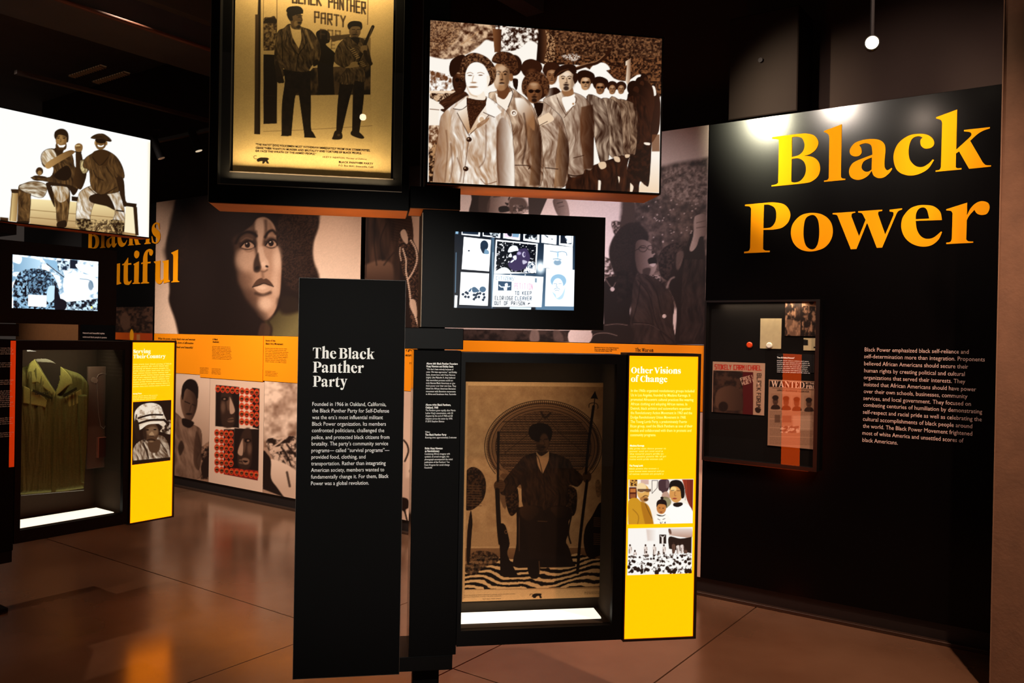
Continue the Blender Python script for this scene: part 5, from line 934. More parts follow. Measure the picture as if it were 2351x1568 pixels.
# ---- serif alphabet in cap-height units, rectified from the giant title
GL = {}
def reg(ch, base_y_px, capv):
    cs = [[PW.at(1700 + x / 3.6114, 220 + y / 3.6114) for x, y in smooth_loop(pts(s), 3)] for s in LET[ch]]
    x0 = min(p[0] for c in cs for p in c); H = 0.415
    return [[((p[0] - x0) / H, (p[1] - capv) / H) for p in c] for c in cs]
vb, vp = 2.523, 2.133
def _capH(): 
    return 1
for ch in 'Black': GL[ch] = reg(ch, 0, vb)
for ch in 'Power': GL[ch] = reg(ch, 0, vp)
_hB = max(p[1] for c in GL['B'] for p in c)
for ch in GL: GL[ch] = [[(x / _hB, y / _hB) for x, y in c] for c in GL[ch]]
def S(*cs): return [smooth_loop(pts(c), 3) for c in cs]
GL['T'] = S('0,1.0c 0.86,1.0c 0.89,0.7c 0.86,0.7c 0.8,0.88 0.7,0.95c 0.57,0.95c 0.57,0.07c 0.6,0.03 0.68,0.03c 0.68,0c 0.2,0c 0.2,0.03c 0.29,0.03 0.32,0.07c 0.32,0.95c 0.2,0.95c 0.08,0.88 0.03,0.7c 0,0.7c')
GL['h'] = S('0,1.1c 0.28,1.18c 0.28,0.66c 0.4,0.77 0.52,0.78 0.64,0.74 0.7,0.6 0.7,0.07c 0.74,0.03 0.79,0.03c 0.79,0c 0.39,0c 0.39,0.03c 0.45,0.05c 0.45,0.56 0.42,0.64 0.35,0.65 0.28,0.6c 0.28,0.05c 0.34,0.03c 0.34,0c -0.05,0c -0.05,0.03c 0.04,0.06c 0.04,1.03c 0,1.05c')
GL['n'] = S('0,0.7c 0.28,0.78c 0.28,0.66c 0.4,0.77 0.52,0.78 0.64,0.74 0.7,0.6 0.7,0.07c 0.74,0.03 0.79,0.03c 0.79,0c 0.39,0c 0.39,0.03c 0.45,0.05c 0.45,0.56 0.42,0.64 0.35,0.65 0.28,0.6c 0.28,0.05c 0.34,0.03c 0.34,0c -0.05,0c -0.05,0.03c 0.04,0.06c 0.04,0.65c 0,0.66c')
GL['t'] = S('0.08,0.74c 0.3,0.94c 0.3,0.74c 0.48,0.74c 0.48,0.68c 0.3,0.68c 0.3,0.2 0.33,0.1 0.4,0.09 0.5,0.14c 0.5,0.08 0.38,-0.02 0.24,-0.02 0.12,0.02 0.07,0.15 0.07,0.68c -0.02,0.68c -0.02,0.72c')
GL['y'] = S('-0.04,0.75c 0.36,0.75c 0.36,0.72c 0.29,0.69c 0.45,0.3c 0.58,0.66c 0.5,0.72c 0.5,0.75c 0.76,0.75c 0.76,0.72c 0.66,0.65c 0.4,-0.05 0.3,-0.24 0.16,-0.3 0.03,-0.26 0.0,-0.16 0.1,-0.08 0.22,-0.14 0.33,0.0c 0.04,0.66c -0.04,0.72c')
GL['O'] = S('0.52,1.02 0.82,0.93 1.02,0.7 1.05,0.5 1.0,0.28 0.8,0.06 0.52,-0.02 0.24,0.06 0.04,0.28 0,0.5 0.04,0.72 0.24,0.94', '0.52,0.97 0.68,0.85 0.77,0.5 0.68,0.14 0.52,0.03 0.36,0.14 0.28,0.5 0.36,0.85')
GL['V'] = S('-0.05,1.0c 0.42,1.0c 0.42,0.97c 0.34,0.93c 0.58,0.3c 0.82,0.92c 0.7,0.97c 0.7,1.0c 1.02,1.0c 1.02,0.97c 0.9,0.9c 0.55,-0.02c 0.42,-0.02c 0.06,0.93c -0.05,0.97c')
GL['i'] = S('0,0.7c 0.28,0.78c 0.28,0.06c 0.36,0.03c 0.36,0c -0.05,0c -0.05,0.03c 0.04,0.06c 0.04,0.65c 0,0.66c', '0.16,1.16 0.28,1.1 0.3,1.0 0.22,0.9 0.1,0.9 0.02,1.0 0.05,1.12')
GL['s'] = S('0.5,0.74c 0.52,0.5c 0.48,0.5c 0.4,0.68 0.28,0.72 0.2,0.66 0.24,0.57 0.5,0.42 0.57,0.25 0.5,0.06 0.28,-0.02 0.04,0.04c 0.0,0.28c 0.04,0.28c 0.14,0.08 0.26,0.03 0.36,0.08 0.34,0.18 0.1,0.34 0.01,0.5 0.06,0.68 0.26,0.78 0.4,0.76')
GL['f'] = S('-0.03,0.72c 0.06,0.74c 0.08,0.95 0.2,1.12 0.4,1.18 0.56,1.12 0.58,1.02 0.5,0.94 0.4,0.98 0.36,1.1 0.3,1.0 0.3,0.74c 0.46,0.74c 0.46,0.68c 0.3,0.68c 0.3,0.06c 0.4,0.03c 0.4,0c -0.03,0c -0.03,0.03c 0.06,0.06c 0.06,0.68c -0.03,0.68c')
GL['C'] = S('0.9,0.96c 0.92,0.64c 0.88,0.64c 0.8,0.88 0.6,0.96 0.42,0.88 0.3,0.5 0.42,0.12 0.62,0.04 0.8,0.12 0.9,0.3c 0.93,0.28c 0.85,0.08 0.55,-0.03 0.24,0.06 0.04,0.28 0,0.5 0.05,0.74 0.24,0.95 0.52,1.02 0.74,0.98')
GL['g'] = S('0.36,0.78 0.52,0.74 0.56,0.7c 0.74,0.74c 0.74,0.66c 0.62,0.64c 0.68,0.5 0.58,0.32 0.36,0.26 0.22,0.28c 0.2,0.22 0.28,0.18 0.56,0.16 0.72,0.04 0.7,-0.14 0.5,-0.28 0.2,-0.28 0.0,-0.18 0.02,-0.04 0.14,0.02c 0.04,0.1 0.04,0.22 0.14,0.31c 0.02,0.4 0.0,0.56 0.1,0.7', '0.34,0.74 0.43,0.66 0.43,0.4 0.34,0.31 0.25,0.4 0.25,0.66', '0.2,0.0c 0.48,-0.02 0.56,-0.1 0.46,-0.22 0.26,-0.22 0.16,-0.12')
GL['S'] = S('0.62,0.97c 0.64,0.68c 0.6,0.68c 0.5,0.9 0.36,0.97 0.24,0.88 0.28,0.76 0.6,0.55 0.7,0.32 0.62,0.08 0.36,-0.02 0.05,0.05c 0.0,0.36c 0.04,0.36c 0.16,0.1 0.32,0.03 0.45,0.1 0.44,0.24 0.1,0.46 0.02,0.68 0.1,0.9 0.34,1.02 0.5,1.0')
GL['u'] = S('-0.04,0.74c 0.28,0.76c 0.28,0.2 0.32,0.1 0.4,0.1 0.46,0.15c 0.46,0.66c 0.4,0.7c 0.4,0.73c 0.7,0.76c 0.7,0.1c 0.78,0.06c 0.78,0.03c 0.47,-0.02c 0.46,0.1c 0.34,-0.02 0.2,-0.03 0.08,0.04 0.04,0.18 0.04,0.66c -0.04,0.71c')
GL['v'] = S('-0.04,0.75c 0.36,0.75c 0.36,0.72c 0.29,0.69c 0.45,0.28c 0.58,0.66c 0.5,0.72c 0.5,0.75c 0.74,0.75c 0.74,0.72c 0.65,0.66c 0.4,-0.02c 0.28,-0.02c 0.04,0.67c -0.04,0.72c')
GL['W'] = S('-0.04,1.0c 0.4,1.0c 0.4,0.96c 0.32,0.93c 0.48,0.35c 0.66,0.86c 0.6,0.96c 0.56,1.0c 0.98,1.0c 0.98,0.96c 0.9,0.93c 1.04,0.35c 1.22,0.92c 1.12,0.96c 1.12,1.0c 1.4,1.0c 1.4,0.96c 1.3,0.9c 1.02,-0.02c 0.9,-0.02c 0.7,0.62c 0.48,-0.02c 0.36,-0.02c 0.06,0.92c -0.04,0.96c')
GL['D'] = S('0,1.0c 0.5,1.0 0.85,0.85 0.97,0.5 0.85,0.15 0.5,0c 0,0c 0,0.03c 0.1,0.06c 0.1,0.94c 0,0.97c', '0.34,0.95c 0.5,0.93 0.66,0.8 0.7,0.5 0.66,0.2 0.5,0.07 0.34,0.05c')
GL['A'] = S('0.4,1.02c 0.56,1.02c 0.92,0.06c 1.02,0.03c 1.02,0c 0.55,0c 0.55,0.03c 0.64,0.06c 0.58,0.26c 0.28,0.26c 0.2,0.06c 0.3,0.03c 0.3,0c -0.04,0c -0.04,0.03c 0.06,0.06c', '0.43,0.7c 0.3,0.31c 0.56,0.31c')
GL['N'] = S('0,1.0c 0.34,1.0c 0.82,0.36c 0.82,0.94c 0.7,0.97c 0.7,1.0c 1.0,1.0c 1.0,0.97c 0.88,0.94c 0.88,-0.02c 0.8,-0.02c 0.18,0.82c 0.18,0.06c 0.3,0.03c 0.3,0c 0,0c 0,0.03c 0.12,0.06c 0.12,0.94c 0,0.97c')
GL['E'] = S('0,1.0c 0.74,1.0c 0.76,0.72c 0.72,0.72c 0.6,0.94c 0.34,0.95c 0.34,0.54c 0.46,0.54c 0.52,0.66c 0.55,0.66c 0.55,0.36c 0.52,0.36c 0.46,0.49c 0.34,0.49c 0.34,0.05c 0.62,0.06c 0.74,0.3c 0.78,0.3c 0.76,0c 0,0c 0,0.03c 0.1,0.06c 0.1,0.94c 0,0.97c')
ADV = {' ': 0.24}
def serif_text(name, s, P, x0, y0, x1, y1, cap_px, d, material, T, thick=0.0, label=None, gap=0.05, parent=None):
    """a word in the title face from pixel x0,y0 to x1,y1 on its baseline"""
    Q = P.off(d); a = Q.at(x0, y0); e = Q.at(x1, y1); t = Q.at(x0, y0 - cap_px); H = t[1] - a[1]
    x = 0; cs = []
    for ch in s:
        if ch == ' ': x += 0.2; continue
        g = GL[ch]; mn = min(p[0] for c in g for p in c); mx = max(p[0] for c in g for p in c)
        cs += [[(p[0] - mn + x, p[1]) for p in c] for c in g]; x += mx - mn + gap
    kx = (e[0] - a[0]) / (x - gap)
    cs = [[(p[0] * kx, p[1] * H) for p in c] for c in cs]
    me = curve_mesh(name, cs, plane_matrix(P, a[0], (a[1] + e[1]) / 2, d, T.o), thick); me.materials.append(material)
    o = bpy.data.objects.new(name, me); COL.objects.link(o); o.parent = parent or T.e; setp(o, label); return o

WTXT = mat('pale_wall_lettering', (235, 205, 190), 0.6, spec=0.1)
body = [('Black Power emphasized black self-reliance and', 1985, 807, 2224, 812), ('self-determination more than integration. Proponents', 1984, 823, 2261, 829), ('believed African Americans should secure their', 1984, 839, 2223, 846),
 ('human rights by creating political and cultural', 1984, 855, 2215, 863), ('organizations that served their interests. They', 1983, 871, 2216, 880), ('insisted that African Americans should have power', 1983, 887, 2241, 898),
 ('over their own schools, businesses, community', 1983, 903, 2221, 914), ('services, and local government. They focused on', 1982, 919, 2229, 931), ('combating centuries of humiliation by demonstrating', 1982, 935, 2255, 948),
 ('self-respect and racial pride as well as celebrating the', 1981, 951, 2254, 966), ('cultural accomplishments of black people around', 1981, 967, 2232, 982), ('the world. The Black Power Movement frightened', 1981, 983, 2232, 999),
 ('most of white America and unsettled scores of', 1980, 999, 2212, 1015), ('black Americans.', 1980, 1015, 2061, 1020)]
text_block('body_text', [l + (9.5,) for l in body], PW, 0.0012, WTXT, title)

# ---------------- graphic panels to the left of the title
PRW = print_mat('wall_print_ink', rough=0.55, spec=0.25)
def wgraphic(name, label, cat, x0, y0, x1, y1, d, art, step=1.6, group=None, th=0.02, vrect=None, mat_=None):
    r = vrect or rc(PW.off(d), x0, y0, x1, y1); u0, u1, v0, v1 = r
    T = Thing(name, label, cat, base_of(PW, u0, u1, v0, d), group)
    b = MB(); b.box(PW, u0, u1, v0, v1, d - th, d - 0.0006); T.part('board', b, BLACK2)
    cv = Cv(PW, r, d, step); 
    if art in globals(): globals()[art](cv)
    T.sheet('print', cv, mat_ or PRW); return T, r
vS = 1.566; vS2 = 1.148   # orange band top and bottom
uA0 = PW.at(357, 600)[0]; uA1 = PW.at(828, 600)[0]; uJ0 = PW.at(838, 600)[0]; uM1 = uT0 - 0.004
uM0 = PW.at(972, 600)[0]
portrait, _ = wgraphic('portrait_mural', 'sepia wall mural of a woman with a large afro looking upward', 'mural', 0, 0, 0, 0, 0.0, 'art_afro', 1.6, vrect=(uA0, uA1, vS, TOPW))
wgraphic('jacket_mural', 'dark wall mural of a patterned dashiki with bead necklaces beside the portrait mural', 'mural', 0, 0, 0, 0, 0.0, 'art_beads', 1.5, vrect=(uJ0, uM0, vS + 0.002, TOPW))
wgraphic('protest_mural', 'large monochrome wall mural of shouting marchers raising their fists beside the black title panel', 'mural', 0, 0, 0, 0, 0.0, 'art_mural', 1.6, vrect=(uM0 + 0.004, uM1, vS + 0.002, TOPW))
# orange band panels
OB = mat('orange_band_paint', (255, 150, 8), 0.6, spec=0.2)
SEP = mat('dark_brown_ink', (90, 40, 10), 0.7, spec=0.1); DK = mat('black_ink', (22, 10, 5), 0.7, spec=0.1)
uB1 = PW.at(460, 860)[0]; uB2 = PW.at(604, 860)[0]; uB3 = PW.at(700, 800)[0]
band1 = wpanel('orange_band', 'orange text panel below the afro portrait with a slogan in italics', uA0, uB1, vS2 + 0.015, vS - 0.002, OB, 0.002, 0.02, group=None)
band2 = wpanel('orange_band', 'orange text panel below the portrait chin with two short text columns', uB1 + 0.002, uB2, vS2 - 0.01, vS - 0.002, OB, 0.006, 0.026)
band3 = wpanel('orange_band', 'orange text panel at the left edge of the tall black text panel', uB2 + 0.003, -3.0, vS2, vS - 0.002, OB, 0.002, 0.02)
band4 = wpanel('orange_band', 'long orange text panel below the protest mural with the words The War on', -2.99, uM1, vS2, vS - 0.002, OB, 0.002, 0.02)
def fake_col(T, x0, x1, y0, n, dy, h, material, jit=0.2, seed=1, dslope=0.012, name='text_column', P=PW, d=0.0032, words='the of and new black art music poems style dance names natural hair pride culture power soul people years women men young life home work'):
    """a column of print too small to read in the photograph, set in ordinary words"""
    rnd = random.Random(seed); W_ = words.split(); L = []
    for i in range(n):
        e = x1 - rnd.random() * jit * (x1 - x0)
        nch = int((e - x0) / (h * 0.72)); s = ''
        while len(s) < nch: s += rnd.choice(W_) + ' '
        y = y0 + i * dy; L.append((s[:nch].strip() or 'and', x0, y, e, y + (e - x0) * dslope, h))
    return text_block(name, L, P, d, material, T)
WORDS = 'the of and new black art music poems style dance names natural hair pride culture power soul people years women men young life home work'
text_block('slogan', [('What the poets, young black men and women', 363, 780, 448, 781, 5, 0.01, 0.3), ('a form of affirmation', 405, 789, 444, 790, 5, 0.01, 0.3), ('black and beautiful', 404, 799, 443, 800, 5, 0.01, 0.3)], PW, 0.0032, DK, band1)
text_block('heading', [('A Black', 488, 781, 500, 781, 4.5, 0.02), ('Aesthetic', 488, 787, 503, 787, 4.5, 0.02)], PW, 0.0072, DK, band2)
fake_col(band2, 487, 533, 797, 9, 3.5, 2.4, SEP, 0.1, 2, 0.0, d=0.0072); fake_col(band2, 459, 480, 845, 5, 3, 2, SEP, 0.2, 3, 0.03, d=0.0072); fake_col(band2, 486, 508, 847, 5, 3, 2, SEP, 0.2, 4, 0.03, d=0.0072)
text_block('heading', [('Icons of the', 610, 784, 632, 784, 4.5, 0.02), ('Black Arts Movement', 610, 791, 650, 792, 4.5, 0.02)], PW, 0.0032, DK, band3)
fake_col(band3, 609, 662, 801, 9, 3.9, 2.6, SEP, 0.1, 5, 0.005); fake_col(band3, 609, 640, 853, 4, 3.4, 2.2, SEP, 0.3, 6, 0.02)
text_block('small_text', [('Black Panthers from San Carlos, Seattle Headquarters,', 1365, 799, 1421, 800, 3, 0.01), ('Party at Lakers, Mother, and Front March at the', 1365, 803, 1416, 804, 3, 0.01), ('Sunday rally, summer, Oakland, 1969', 1365, 806.5, 1405, 807.5, 3, 0.01)], PW, 0.0032, DK, band4)
serif_text('heading', 'The War on', PW, 1458, 807, 1500, 808, 8, 0.0032, DK, band4)
text_block('heading', [('e Party, Criminal a', 925, 794, 990, 796, 6, 0.02, 0.3), ('c great', 932, 806, 952, 806, 6, 0.02, 0.3), ('ecurity,', 931, 818, 952, 818, 6, 0.02, 0.3), ('1966', 940, 836, 953, 836, 4.5, 0.02)], PW, 0.0032, DK, band4)
# lower photographs
uE = PW.at(480, 1000)[0]; uF = PW.at(605, 1000)[0]
wgraphic('athlete_photo', 'wall photograph of a man in a pale shirt looking down, right of the left stand', 'photograph', 0, 0, 0, 0, 0.0, 'art_man', 1.6, vrect=(uA0, uE, 0.112, vS2 + 0.012))
wgraphic('face_poster', 'white wall panel with a four-part poster of dark faces and orange heads', 'poster', 0, 0, 0, 0, 0.0, 'art_faces', 1.3, vrect=(uE + 0.003, uF, 0.112, vS2 - 0.012))
wgraphic('harvest_photo', 'wall photograph of pale foliage and dark limbs beside the tall black panel', 'photograph', 0, 0, 0, 0, 0.0, 'art_harvest', 1.8, vrect=(uF + 0.003, -3.1, 0.112, vS2 - 0.003))
wgraphic('silhouette_photo', 'pale wall panel with dark curled shapes seen in the gap of the centre stand', 'photograph', 0, 0, 0, 0, 0.0, 'art_gap', 2.0, vrect=(-3.08, uM1, 0.112, vS2 - 0.003))
# far left part of the long wall
bt = Thing('slogan_panel', 'black wall panel with the serif slogan Black is Beautiful in orange', 'panel', base_of(PW, PW.at(185, 700)[0], uA0 - 0.01, 0.112, 0))
b = MB(); b.box(PW, PW.at(185, 700)[0], uA0 - 0.01, 0.112, TOPW, -0.06, 0.0, 0.001); bt.part('board', b, PANELBLK)
serif_text('lettering', 'Black is', PW, 199, 573, 368, 557, 56, 0.004, ORANGE, bt, 0.003)
serif_text('lettering', 'Beautiful', PW, 150, 665, 412, 640, 60, 0.004, ORANGE, bt, 0.003)
text_block('small_text', [('Natural and beautiful styles', 190, 766.5, 240, 766.5, 3.5, 0.02), ('celebrated black people in poems', 190, 775.5, 245, 776, 3.5, 0.02)], PW, 0.002, WTXT, bt)
wgraphic('small_photo', 'small dim photograph above an orange strip, left of the portrait mural', 'photograph', 266, 705, 350, 782, 0.012, 'art_small', 1.3, th=0.0115)
for (x0, x1, lab) in ((40, 92, 'narrow brown wall board behind the left monitor'), (94, 181, 'wide brown wall board behind the left monitor')):
    r = rc(PW.off(0.0), x0, 500, x1, 640); wpanel('wall_board', lab, r[0], r[1], 1.3, 2.4, mat('brown_wall_board', (150, 98, 52), 0.8, noise=0.2, nscale=30), 0.0, 0.03)

# ================================================================ WALL DISPLAY CASE (right)
cu0, cu1, cv0, cv1 = uT0 + 0.012, PW.at(1886, 800)[0], PW.at(1885, 1082)[1], PW.at(1885, 688)[1]
wc = Thing('glazed_case', 'shallow glazed black case on the title panel with a record sleeve and wanted notice', 'display case', base_of(PW, cu0, cu1, cv0, 0.0))
b = MB(); b.frame(PW, (cu0, cu1, cv0, cv1), (cu0 + 0.012, cu1 - 0.022, cv0 + 0.022, cv1 - 0.012), 0.0, 0.05); wc.part('frame', b, mat('dark_case_frame', (16, 12, 10), 0.35))
b = MB(); b.box(PW, cu0 + 0.012, cu1 - 0.022, cv0 + 0.022, cv1 - 0.012, 0.0, 0.006); wc.part('back_panel', b, mat('brown_black_case_back', (13, 9, 7), 0.85, spec=0.1, noise=0.3, nscale=12))
b = MB(); g0 = PW.off(0.04)
b.add([PW.w(cu0 + 0.012, cv0 + 0.022, 0.045), PW.w(cu1 - 0.022, cv0 + 0.022, 0.045), PW.w(cu1 - 0.022, cv1 - 0.012, 0.045), PW.w(cu0 + 0.012, cv1 - 0.012, 0.045)], [(0, 1, 2, 3)]); wc.part('glass', b, GLASS)
vl = PW.off(0.03).at(1700, 1066)[1]
b = MB(); b.box(PW, cu0 + 0.012, cu1 - 0.05, vl, vl + 0.006, 0.006, 0.035); wc.part('shelf_rail', b, EDGE)
def flat(name, label, cat, P, x0, y0, x1, y1, d, th, art, step, pm, group=None, edge=None):
    r = rc(P.off(d), x0, y0, x1, y1); T = Thing(name, label, cat, base_of(P, r[0], r[1], r[2], d - th), group)
    b = MB(); b.box(P, r[0], r[1], r[2], r[3], d - th, d - 0.0004); T.part('backing', b, edge or mat('card_edge', (190, 165, 140), 0.8))
    cv = Cv(P, r, d, step)
    if art in globals(): globals()[art](cv)
    T.sheet('print', cv, pm); return T
PCASE = print_mat('case_print_ink', rough=0.6, spec=0.2)
flat('record_sleeve', 'square record sleeve in red, white and black, left in the wall display case', 'record sleeve', PW, 1636.5, 830, 1754, 954, 0.012, 0.005, 'art_album', 1.0, PCASE)
wp = flat('wanted_notice', 'tall paper wanted notice with four portrait photographs in the wall display case', 'poster', PW, 1765, 871, 1870, 1032, 0.014, 0.003, 'art_wanted', 1.0, PCASE)
serif_text('heading', 'WANTED', PW, 1770, 889, 1847, 890, 14, 0.0146, mat('notice_paper', (214, 176, 150), 0.7), wp)
text_block('small_text', [('BY THE', 1850, 882, 1869, 882, 4, 0.02), ('FBI', 1851, 892, 1868, 892, 8, 0.02), ], PW, 0.0146, mat('notice_paper', (214, 176, 150), 0.7), wp)
text_block('name_line', [('LEROY ELDRIDGE CLEAVER', 1784, 898.5, 1858, 900, 4, 0.02)], PW, 0.0146, DK, wp)
flat('reflected_photo', 'crowd photograph reflected in the glass, built as a sheet at the case top right', 'photograph', PW, 1803, 690, 1880, 772, 0.012, 0.004, 'art_street', 1.2, PCASE)  # reflection in the case glass, painted onto a flat sheet
flat('reflected_panel', 'beige reflection in the glass, built as a blank sheet behind the white button', 'card', PW, 1746, 731, 1793, 801, 0.011, 0.004, 'art_card', 4, PCASE)  # pale reflection in the glass, painted as a solid sheet
flat('reflected_cutout', 'small notched beige reflection in the glass, built as a sheet in the wall case', 'card', PW, 1845, 776, 1879, 805, 0.011, 0.004, 'art_cut', 1.2, PCASE)  # notched reflection in the glass, also painted on a sheet
cp = flat('caption_card', 'black caption card with small white print above the wanted notice', 'caption', PW, 1784, 812, 1868, 856, 0.011, 0.004, 'art_black', 6, PCASE)
text_block('caption_text', [('"Free All Political Prisoners"', 1784, 823, 1824, 823, 3.6, 0.03)], PW, 0.0118, WHITEINK, cp)
fake_col(cp, 1784, 1860, 829, 7, 4.4, 2.6, WHITEINK, 0.1, 11, 0.02, 'caption_text', PW, 0.0118)
for (x, y, c, l) in ((1720, 792, (225, 70, 25), 'round red pin button in the wall display case'), (1765.5, 793, (240, 236, 215), 'round white pin button in the wall display case')):
    q = PW.off(0.02).at(x, y); T = Thing('pin_button', l, 'button', PW.w(q[0], q[1] - 0.018, 0.012), 'pin buttons in the wall case')
    b = MB(); cc = PW.w(q[0], q[1], 0.012); b.tube([cc, cc + PW.n * 0.004, cc + PW.n * 0.009], [0.0185, 0.0185, 0.013], 24); T.part('badge', b, mat('button_' + ('red' if c[1] < 100 else 'white'), c, 0.3), smooth=False)
text_line_ = None

# ================================================================ CENTRE STAND
def box_thing(name, label, cat, P, u0, u1, v0, v1, d0, d1, material, group=None, part='housing', bev=0.003):
    T = Thing(name, label, cat, base_of(P, u0, u1, v0, (d0 + d1) / 2), group); b = MB(); b.box(P, u0, u1, v0, v1, d0, d1, bev); T.part(part, b, material); return T
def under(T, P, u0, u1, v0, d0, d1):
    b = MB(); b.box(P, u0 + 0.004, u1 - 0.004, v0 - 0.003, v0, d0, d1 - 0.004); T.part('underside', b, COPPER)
def light_box(P, u0, u1, v0, v1, art, label, step, depth=0.2, rim=0.006):
    T = Thing('light_box', label, 'light box', base_of(P, u0, u1, v0, -depth / 2))
    b = MB(); b.box(P, u0, u1, v0, v1, -depth, -0.004, 0.003); b.frame(P, (u0, u1, v0, v1), (u0 + rim, u1 - rim, v0 + rim, v1 - rim), -0.004, 0.004); T.part('housing', b, BLACK)
    under(T, P, u0, u1, v0, -depth, 0.0)
    cv = Cv(P, (u0 + rim, u1 - rim, v0 + rim, v1 - rim), 0.0, step)
    if art in globals(): globals()[art](cv)
    T.sheet('backlit_print', cv, print_mat('backlit_print_ink', True, 1.0)); return T
lbC = light_box(PC, -0.497, 0.464, 2.194, 2.84, 'art_march', 'large backlit sepia photograph of rows of people in berets and leather jackets', 1.25)
# monitor
def monitor(P, u0, u1, v0, v1, scr, art, label, step):
    T = Thing('monitor', label, 'screen', base_of(P, u0, u1, v0, -0.08))
    b = MB(); b.box(P, u0, u1, v0, v1, -0.16, -0.006, 0.003); b.frame(P, (u0, u1, v0, v1), (scr[0], scr[1], scr[2], scr[3]), -0.006, 0.0); T.part('housing', b, BLACK)
    cv = Cv(P, scr, -0.005, step)
    if art in globals(): globals()[art](cv)
    T.sheet('display', cv, print_mat('screen_glow', True, 1.45)); return T
r = rc(PC, 1044, 531, 1318, 713)
moC = monitor(PC, -0.507, 0.233, 1.632, 2.091, r, 'art_screen', 'black monitor in the centre stand playing a blue-white film still of posters', 1.0)
# poster case (top left)
pu0, pu1, pv0, pv1 = -1.312, -0.563, 2.086, 3.12
pcs = Thing('poster_case', 'tall glazed black poster case above the black text panel', 'display case', base_of(PC, pu0, pu1, pv0, -0.1))
iu0 = PC.at(500, 420)[0]; iu1 = PC.at(922, 430)[0]; iv0 = PC.at(500, 421)[1]
b = MB(); b.frame(PC, (pu0, pu1, pv0, pv1), (iu0, iu1, iv0, pv1 - 0.03), -0.2, 0.0); pcs.part('frame', b, BLACK)
b = MB(); b.box(PC, pu0, pu1, pv0, pv1, -0.22, -0.2); pcs.part('back_panel', b, BLACK2)
lr = (PC.off(-0.05).at(527, 395)[0], PC.off(-0.05).at(903, 405)[0], PC.off(-0.05).at(530, 394)[1])
b = MB(); b.frame(PC, (iu0, iu1, iv0, pv1 - 0.03), (lr[0], lr[1], lr[2], pv1 - 0.05), -0.2, -0.05); pcs.part('inner_surround', b, mat('brown_black_surround', (15, 12, 10), 0.7, spec=0.1))
b = MB(); b.box(PC, iu0 - 0.001, iu1 + 0.001, iv0 - 0.0025, iv0, -0.002, 0.0012); b.box(PC, iu0 - 0.0012, iu0, iv0, pv1 - 0.03, -0.002, 0.0012); b.box(PC, pu0 - 0.001, pu0 + 0.001, pv0, pv1, -0.002, 0.0012); pcs.part('edge_strip', b, EDGE)
b = MB(); b.box(PC, lr[0], lr[1], lr[2] - 0.002, lr[2] + 0.002, -0.06, -0.047); pcs.part('poster_ledge', b, EDGE)
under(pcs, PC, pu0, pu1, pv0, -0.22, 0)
b = MB(); b.add([PC.w(iu0, iv0, -0.006), PC.w(iu1, iv0, -0.006), PC.w(iu1, pv1 - 0.03, -0.006), PC.w(iu0, pv1 - 0.03, -0.006)], [(0, 1, 2, 3)]); pcs.part('glass', b, GLASS)
PAPER = print_mat('poster_paper_ink', rough=0.75, spec=0.1)
Q = PC.off(-0.085); q0 = Q.at(534, 396); q1 = Q.at(897, 408)
PT = Thing('poster', 'golden paper poster of two people in berets and leather jackets, one with a rifle', 'poster', base_of(PC, q0[0], q1[0], lr[2] + 0.002, -0.088))
cv = Cv(PC, (q0[0], q1[0], lr[2] + 0.003, pv1 - 0.09), -0.085, 1.15); 
if 'art_poster1' in globals(): art_poster1(cv)
b = MB(); b.box(PC, q0[0], q1[0], lr[2] + 0.003, pv1 - 0.09, -0.088, -0.0856); PT.part('paper_back', b, mat('card_edge', (190, 165, 140), 0.8))
PT.sheet('print', cv, PAPER)
POSTINK = mat('poster_black_ink', (30, 18, 8), 0.8, spec=0.1)
text_block('slogan', [('"THE RACIST DOG POLICEMEN MUST WITHDRAW IMMEDIATELY FROM OUR COMMUNITIES,', 587, 333.5, 850, 348.5, 4.6, 0.02), ('CEASE THEIR WANTON MURDER AND BRUTALITY AND TORTURE OF BLACK PEOPLE,', 587, 341.5, 830, 354.5, 4.6, 0.02), ('OR FACE THE WRATH OF THE ARMED PEOPLE."', 586.5, 348.5, 726, 356, 4.6, 0.02),
   ('HUEY P. NEWTON, Minister of Defense', 741, 362, 842, 368, 4.2, 0.0), ('BLACK PANTHER PARTY', 778, 374, 857, 378.5, 4.6, 0.02), ('P.O. Box 8641, Emeryville, Calif.', 777.5, 381.5, 858, 386, 4.2, 0.01)], PC, -0.0842, POSTINK, PT)
# support post with brackets
post = Thing('support_post', 'square black post that carries the centre stand from floor to ceiling', 'post', PC.w(-0.465, 0, -0.3))
b = MB(); b.box(PC, -0.505, -0.395, 0.0, 4.6, -0.30, -0.21, 0.003); post.part('shaft', b, BLACK)
for (a0, a1, z0, z1, dd) in ((-0.558, -0.36, 2.097, 2.182, 0.0), (-0.60, -0.34, 1.545, 1.628, 0.012), (-0.615, -0.36, 0.275, 0.333, 0.0)):
    b = MB(); b.box(PC, a0, a1, z0, z1, -0.235, dd - 0.002, 0.002); post.part('bracket', b, BLACK)
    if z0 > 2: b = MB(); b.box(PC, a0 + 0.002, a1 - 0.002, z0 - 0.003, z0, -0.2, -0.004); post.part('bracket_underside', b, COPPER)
b = MB(); b.box(PC, -0.57, -0.30, 0.0, 0.02, -0.38, -0.13, 0.003); post.part('foot_plate', b, BLACK)
